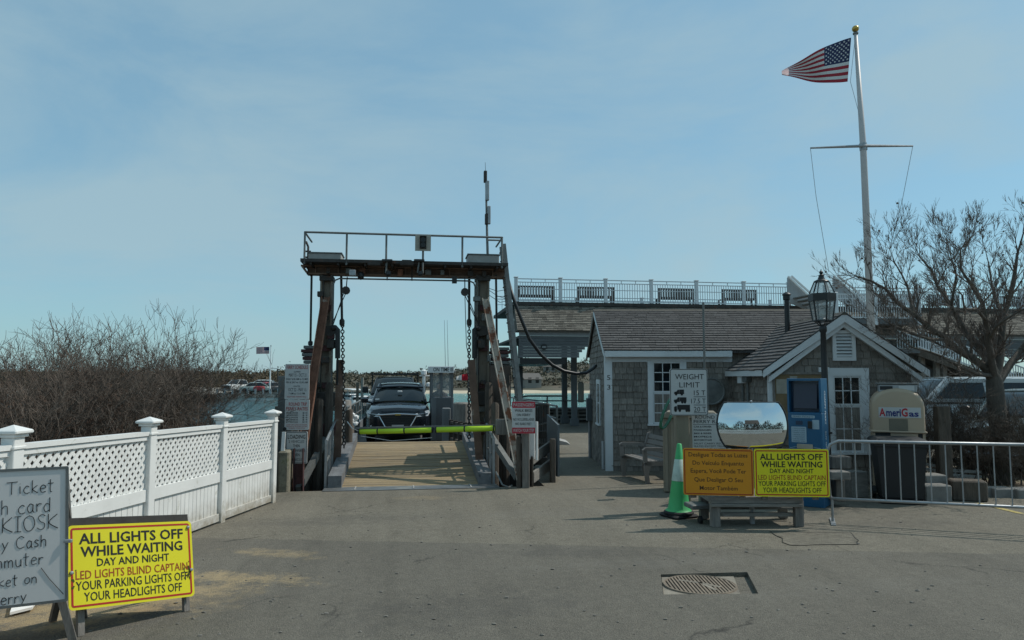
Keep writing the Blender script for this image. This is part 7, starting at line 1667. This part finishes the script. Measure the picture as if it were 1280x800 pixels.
for v_ in (v1, v2):
    for sx in (-1, 1): L(v_, 'wing_mirror', MB().bev((sx*1.08-.1,-.9,1.15),(sx*1.08+.1,-.78,1.35), .03), m_black)
    L(v_, 'bumper', MB().bev((-.85,-2.5 if v_ is v2 else -2.72,.3),(.85,-2.2,.5), .05), m_chrome); L(v_, 'headlight', MB().bev((-.85,-2.36 if v_ is v2 else -2.6,.75),(-.5,-2.2,.9), .03), m_hl); L(v_, 'headlight', MB().bev((.5,-2.36 if v_ is v2 else -2.6,.75),(.85,-2.2,.9), .03), m_hl)
# ------------------------------------------------------------------ things on the road
dzv = GZ(0, HC.y)
dg = thing('storm_drain', 'round ribbed iron drain grate sunk in a pale frame in the road', 'drain', (HC.x, HC.y, dzv-.045))
m_fr = M('drain_frame_concrete', (.22,.195,.155), .9, var=.35, scale=8, bump=.4)
fq = [G(829.5,742.5), G(926,742), G(917,718.5), G(827,719.5)]
build('frame', MB().prism([(p.x, p.y, GZ(0,p.y)-.043) for p in fq], (0,0,.028)), m_fr, dg)
gc = sum((Vector((p.x, p.y, 0)) for p in fq), Vector())/4; gc.z = GZ(0, gc.y)-.014
rxx, gr2 = ((fq[1]-fq[0]).length+(fq[2]-fq[3]).length)/4-.02, abs(((fq[3]+fq[2])/2-(fq[0]+fq[1])/2).dot(FWD))/2-.015
m_iron = M('cast_iron', (.22,.175,.13), .75, metal=.2, var=.3, scale=9, bump=.2, spots=((.30,.24,.17), 5, .6, .8))
Mg = Matrix.Translation(gc) @ Matrix.Rotation(-YAW, 4, 'Z')
build('grate_base', MB().add([Mg @ Vector((rxx*math.cos(R(a*10)), gr2*math.sin(R(a*10)), .001)) for a in range(36)], [tuple(range(36))]), m_black, dg)
build('grate_rim', MB().tube([Mg @ Vector((rxx*math.cos(R(a*10)), gr2*math.sin(R(a*10)), .006)) for a in range(37)], .012, 5), m_iron, dg)
for k in range(20):
    x = -rxx + 2*rxx*(k+.5)/20; hy = gr2*math.sqrt(max(0, 1-(x/rxx)**2)); build('grate_bar', MB().box((x-.0085,-hy,.002),(x+.0085,hy,.014), Mg), m_iron, dg)
for a, b in (((-.5,.45),(.1,.1)), ((.0,.2),(.5,-.3)), ((.1,.0),(.3,-.6))): build('dirt_clod', MB().beam(Mg @ Vector((a[0]*rxx,a[1]*gr2,.012)), Mg @ Vector((b[0]*rxx,b[1]*gr2,.012)), .035, .006), m_fr, dg)
rn = random.Random(8); q_ = [G(966,665), G(1066,666), G(1076,681), G(985,682)]
pts = []
for i in range(4):
    a, b = q_[i], q_[(i+1)%4]
    for k in range(6): p_ = a.lerp(b, k/6); pts.append(Vector((p_.x+rn.uniform(-.03,.03), p_.y+rn.uniform(-.03,.03), 0)))
pts = [Vector((p.x, p.y, GZ(0,p.y)+.004)) for p in pts]
cpt = sum(pts, Vector())/len(pts); cpt.z = GZ(0,cpt.y)+.004; n = len(pts)
nn2 = MB(); nn2.add(pts+[cpt], [(i,(i+1)%n,n) for i in range(n)]); struct('road_patch', nn2, M('old_patch', (.15,.135,.105), .95, var=.4, scale=14, bump=.8))
ptc = [Vector((p.x, p.y, GZ(0,p.y)+.0055)) for p in pts]; ptc.append(ptc[0]); mb = MB()
for i in range(len(ptc)-1): mb.beam(ptc[i], ptc[i+1], rn.uniform(.004,.011), .002)
struct('patch_crack', mb, m_black)
a, b = G(1222, 629), G(1330, 655); mb = MB(); d2 = (b-a).normalized(); s2 = Vector((-d2.y, d2.x, 0))*.05
mb.add([a-s2+Vector((0,0,.005)), b-s2+Vector((0,0,.005)), b+s2+Vector((0,0,.005)), a+s2+Vector((0,0,.005))], [(0,1,2,3)])
for k_ in range(4): mb.v[k_].z = GZ(0, mb.v[k_].y)+.005
struct('painted_line', mb, M('worn_yellow_paint', (.42,.33,.10), .8, var=.2, scale=6, bump=.1, spots=((.14,.13,.11), 8, .5, .8)))
# seam in the asphalt near the ramp and small debris
deb = MB(); rn = random.Random(77)
for _ in range(220):
    px, py = rn.uniform(60, 1240), rn.uniform(625, 795); p_ = G(px, py)
    if HX0-.1 < p_.x < HX1+.1 and HY0-.1 < p_.y < HY1+.1: continue
    s_ = rn.uniform(.006, .016); deb.blob((p_.x, p_.y, GZ(0,p_.y)+s_*.3), s_, 1, .35, (1.3,1,.6), rn)
o = build('gravel', deb, M('loose_gravel', (.16,.15,.13), .9, var=.3, bump=0)); tag(o, 'scattered small stones lying loose on the road', 'gravel', kind='stuff')
# ------------------------------------------------------------------ what the mirror shows: fence, hedge and houses across the street behind
bf = thing('picket_fence', 'white picket fence across the street behind the viewer', 'fence', (3, -7, .1))
mb = MB()
for k in range(120): x = -20+k*.34; mb.box((x,-7,.1),(x+.20,-6.97,1.5))
mb.box((-20,-7.04,.5),(20.6,-7.0,.62)).box((-20,-7.04,1.2),(20.6,-7.0,1.32)); build('pickets', mb, m_white, bf, kind='stuff')
hmb = MB(); rn = random.Random(5)
for k in range(9000):
    x, y, z = rn.uniform(-22, 24), -10+rn.uniform(-2,2), .0
    z = .2 + rn.random()*(3.4+2.6*pnoise(Vector((x*.25,0,0))))
    s_ = .3; hmb.add([(x+rn.uniform(-s_,s_), y+rn.uniform(-s_,s_), z+rn.uniform(-s_,s_)) for _ in range(3)], [(0,1,2)])
o = build('hedge', hmb, mw1, kind='stuff'); tag(o, 'dark hedge across the street behind the viewer', 'hedge')
bh3 = thing('house', 'white clapboard house across the street behind the viewer', 'house', (9, -26, .5)); build('wall', MB().box((4,-30,.3),(14,-23,5.5)), m_wtrim, bh3); build('roof', MB().prism([(3.7,-30.3,5.5),(3.7,-22.7,5.5),(3.7,-26.5,8.6)], (10.6,0,0)), m_dark, bh3)
for k in range(4):
    for z in (1.4, 3.9): build('window', MB().box((5+k*2.3,-22.99,z),(6+k*2.3,-22.95,z+1.3)), m_glass, bh3)
# ------------------------------------------------------------------ bare trees and shrubs
class Twigs:
    def __init__(s): s.thick = MB(); s.thin = MB()
def grow(tw, p, d, ln, r, depth, rnd, up=.15, spread=.7, thin_at=.012, kids_=(2,3), shrink=.72, wob=.25, minr=.0022):
    n = 3; pts = [p.copy()]; rs = [r]; r1 = r*.62
    for i in range(n):
        d = (d + Vector((rnd.gauss(0,wob), rnd.gauss(0,wob), rnd.gauss(0,wob)+up*.4))*.5).normalized()
        p = p + d*ln/n; pts.append(p.copy()); rs.append(r + (r1-r)*(i+1)/n)
        if depth > 0 and i < n-1 and rnd.random() < .45:
            a = rnd.uniform(0, 6.283); o = d.orthogonal().normalized(); o.rotate(Matrix.Rotation(a, 3, d))
            grow(tw, p.copy(), (d + o*spread*1.2).normalized(), ln*shrink*rnd.uniform(.5,.9), max(minr, rs[-1]*.5), depth-1, rnd, up, spread, thin_at, kids_, shrink, wob, minr)
    (tw.thick if r > thin_at else tw.thin).tube(pts, rs, 6 if r > .03 else (4 if r > thin_at else 3), cap=False)
    if depth <= 0: return
    for k in range(rnd.randint(*kids_)):
        a = rnd.uniform(0, 6.283); o = d.orthogonal().normalized(); o.rotate(Matrix.Rotation(a, 3, d))
        grow(tw, p.copy(), (d + o*spread*rnd.uniform(.4,1.1) + Vector((0,0,up))).normalized(), ln*shrink*rnd.uniform(.7,1.15), max(minr, r1*rnd.uniform(.7,.95)), depth-1, rnd, up, spread, thin_at, kids_, shrink, wob, minr)
# big pollarded tree on the right: limbs measured, twigs grown
rnd = random.Random(101)
TZ = 13.3
tr = thing('bare_tree', 'gnarled bare tree with a thick trunk standing in the bed at the right edge', 'tree', G(1252, 612))
def tp(px, py, dz=0): return C(px, py, TZ+dz)
tb = MB(); tbase = G(1252, 608)
trunk = [Vector((tbase.x, tbase.y, GZ(0,tbase.y)-.1)), tp(1252,590), tp(1251,560), tp(1248,530), tp(1245,500), tp(1243,478)]
tb.tube(trunk + [tp(1242,466), tp(1242,455)], [.24,.185,.165,.155,.15,.14,.10,.03], 14, cap=False)
limbs = [
 [(1243,480,0),(1232,462,0),(1214,448,-.1),(1196,436,-.2),(1178,424,-.3),(1160,410,-.4),(1143,396,-.4),(1124,378,-.5),(1106,362,-.6),(1088,350,-.6),(1072,344,-.7)],
 [(1243,478,0),(1236,455,.2),(1224,436,.3),(1208,418,.4),(1196,398,.5),(1186,378,.5),(1174,358,.6),(1160,340,.7),(1148,322,.7)],
 [(1244,476,0),(1240,450,-.2),(1236,425,-.3),(1232,400,-.4),(1226,378,-.5),(1214,356,-.5),(1204,336,-.6),(1200,312,-.6)],
 [(1245,476,0),(1250,448,.1),(1252,420,.2),(1256,396,.2),(1262,370,.3),(1266,342,.3),(1274,318,.4),(1276,292,.4)],
 [(1246,480,0),(1262,455,.2),(1278,435,.3),(1296,412,.5),(1312,385,.6),(1325,350,.7),(1330,315,.8)],
 [(1240,470,0),(1222,466,-.4),(1200,458,-.8),(1180,448,-1.0),(1160,440,-1.1),(1142,432,-1.2),(1122,424,-1.3)],
 [(1196,398,.5),(1190,384,.3),(1192,366,.2),(1198,346,.1),(1190,326,0),(1186,306,0)],
 [(1143,396,-.4),(1138,380,-.2),(1136,362,-.1),(1128,345,0),(1118,328,.1),(1112,312,.1)],
 [(1178,424,-.3),(1164,424,-.6),(1146,420,-.8),(1128,412,-1),(1110,404,-1.1),(1096,392,-1.2)],
 [(1236,425,-.3),(1246,408,-.6),(1258,398,-.8),(1276,390,-1),(1294,376,-1.2)],
 [(1232,400,-.4),(1222,390,-.8),(1210,384,-1.2),(1202,368,-1.4),(1194,356,-1.5)],
 [(1256,396,.2),(1246,376,.5),(1240,356,.8),(1238,334,.9),(1232,312,1.0)]]
tw = Twigs()
for li, lb3 in enumerate(limbs):
    P3 = [tp(*q_) for q_ in lb3]; n = len(P3); r0 = (.085,.078,.072,.08,.075,.042,.036,.03,.032,.036,.032,.036)[li]
    rs = [r0*(1-.85*k/(n-1)) for k in range(n)]
    P3 = [p_ + (Vector((rnd.gauss(0,.02), rnd.gauss(0,.02), rnd.gauss(0,.02))) if k else Vector()) for k, p_ in enumerate(P3)]
    tb.tube(P3, rs, 8, cap=False)
    for k in range(1, n):
        d = (P3[k]-P3[k-1]).normalized()
        if rnd.random() < .5: tb.blob(P3[k], rs[k]*1.35, 1, .25, rnd=rnd)          # knuckles
        for _ in range(3 if k < n-1 else 6):
            a = rnd.uniform(0, 6.283); o_ = d.orthogonal().normalized(); o_.rotate(Matrix.Rotation(a, 3, d))
            grow(tw, P3[k].copy(), (d*.6 + o_*.8 + Vector((0,0,.35))).normalized(), rnd.uniform(.19,.36), rs[k]*.34+.003, 3, rnd, .24, .62, .012, (2,4), .74, .17, .0028)
build('trunk', tb, m_bark, tr, smooth=True)
m_tt = M('tree_twigs', (.15,.12,.10), .9, var=.3, scale=3, bump=0)
for v_, f_ in ((tw.thick, 0),): tw.thin.add(v_.v, v_.f)
build('crown', tw.thin, m_tt, tr)
nb_ = MB(); rn = random.Random(3)
for _ in range(150):
    v_ = rn.choice(tw.thin.v); nb_.blob(v_, rn.uniform(.010,.022), 1, .4, rnd=rn)
build('seed_clusters', nb_, m_pile, tr, kind='stuff')
# shrubs
def shrub(label, base, hgt, wid, seed, stems, m, depth=4, r=.02, name='bare_shrub', group=None, lean=(0,0), minr=.003, tall=0):
    rnd = random.Random(seed); t = thing(name, label, 'shrub', base, 0, group); tw = Twigs(); base = Vector(base)
    for k in range(stems):
        a = rnd.uniform(0, 6.283); q_ = math.sqrt(rnd.random())*wid*.38
        b = base + Vector((math.cos(a)*q_, math.sin(a)*q_*.7, -.05)); d = Vector((math.cos(a)*.4*q_/wid*2 + lean[0], math.sin(a)*.3 + lean[1], 1)).normalized()
        h = hgt*rnd.uniform(.28,.42)
        grow(tw, b, d, h, r*rnd.uniform(.7,1.5), depth+1, rnd, .16, .72, .010, (2,3), .74, .36, minr)
    build('stems', tw.thick, m_bark, t); build('twigs', tw.thin, m, t); return t
SH = [ # px, base depth, height m, width, seed, stems, kind
 (8, 9.0, 2.6, 2.2, 1, 20, 0, 'dense bare shrub behind the fence at the left edge of the photo'),
 (70, 10.2, 2.75, 2.2, 2, 20, 1, 'reddish bare shrub behind the first full fence panel'),
 (118, 12.0, 3.5, 2.4, 3, 20, 0, 'tall bare shrub forming the first peak of the thicket'),
 (150, 10.6, 3.3, 2.2, 4, 22, 0, 'tallest bare shrub, behind the second capped fence post'),
 (172, 12.6, 3.0, 1.9, 5, 18, 1, 'bare shrub with reddish tips in the dip between two peaks'),
 (200, 13.2, 3.2, 1.7, 6, 24, 0, 'rounded bare shrub with seed clusters nearest the water'),
 (-60, 8.0, 2.8, 2.4, 7, 16, 0, 'bare shrub beyond the left edge of the photo'),
 (40, 13.5, 3.2, 2.6, 8, 16, 0, 'bare shrub standing at the back of the thicket on the left'),
 (95, 8.4, 1.7, 1.8, 9, 16, 1, 'low reddish shrub close behind the lattice'),
 (180, 9.6, 1.65, 1.6, 10, 14, 1, 'low brown shrub behind the lattice by the second post'),
 (205, 11.5, 1.8, 1.2, 12, 12, 1, 'low twiggy shrub at the water side end of the thicket')]
for px, zc, h, w_, sd_, stm, kd, lab in SH:
    zc += 1.2 if h < 2 else .3; stm = int(stm*.95); h *= .76; b = C(px, 500, zc); shrub(lab, (b.x, b.y, GZ(0, b.y)), h, w_, sd_, stm, (m_twig, m_twig2)[kd], 4, group='bare shrubs behind the white fence')
# right hand hedge: twiggy bushes in the planting bed
RS = [(1160, 13.3, 1.9, 1.3, 21, 18, 'bare bush between the hut corner and the white pickup'), (1195, 13.6, 1.6, 1.3, 22, 18, 'bare bush right of the square timber post'), (1228, 13.0, 1.2, 1.2, 23, 12, 'bare bush touching the left side of the tree trunk'), (1272, 12.8, 1.5, 1.3, 24, 14, 'bare bush right of the tree trunk'), (1310, 13.0, 1.5, 1.3, 25, 10, 'bare bush past the right edge of the photo')]
for px, zc, h, w_, sd_, stm, lab in RS:
    b = C(px, 560, zc); shrub(lab, (b.x, b.y, GZ(0, b.y)), h, w_, sd_, stm, m_twig, 4, .010, group='bare bushes in the planting bed', minr=.0022)
# mulch bed
p = [C(1190, 600, 12.4), C(1400, 600, 12.0), C(1400, 560, 16), C(1165, 560, 16), C(1150, 600, 12.9)]
mb = MB().add([(v.x, v.y, GZ(0, v.y)+.06) for v in p], [tuple(range(5))]); struct('planting_bed', mb, M('earth', (.1,.1,.1)))
# rough grass and dead leaves on the bank
rn = random.Random(55); mb = MB()
for _ in range(9000):
    px = rn.uniform(-40, 345); zc = rn.uniform(7, 15.2); b = C(px, 520, zc); 
    rel = Vector((b.x, b.y, 0)) - posts[1]; side = rel.dot(nrm)
    if side > -.25: continue
    g_ = Vector((b.x, b.y, GZ(0, b.y)-.01)); h = rn.uniform(.12,.42); a = rn.uniform(0,3.14); w_ = .012; d = Vector((math.cos(a)*w_, math.sin(a)*w_, 0)); le = Vector((rn.uniform(-.1,.1), rn.uniform(-.1,.1), h))
    mb.add([g_-d, g_+d, g_+le], [(0,1,2)])
o = build('dry_grass', mb, M('dry_grass', (.20,.15,.075), .9, var=.4, scale=1.2, bump=0)); tag(o, 'dry grass growing under the shrubs behind the fence', 'grass', kind='stuff')
print('OBJ', len(bpy.data.objects), 'TRI', sum(len(o.data.polygons) for o in bpy.data.objects if o.type == 'MESH'))
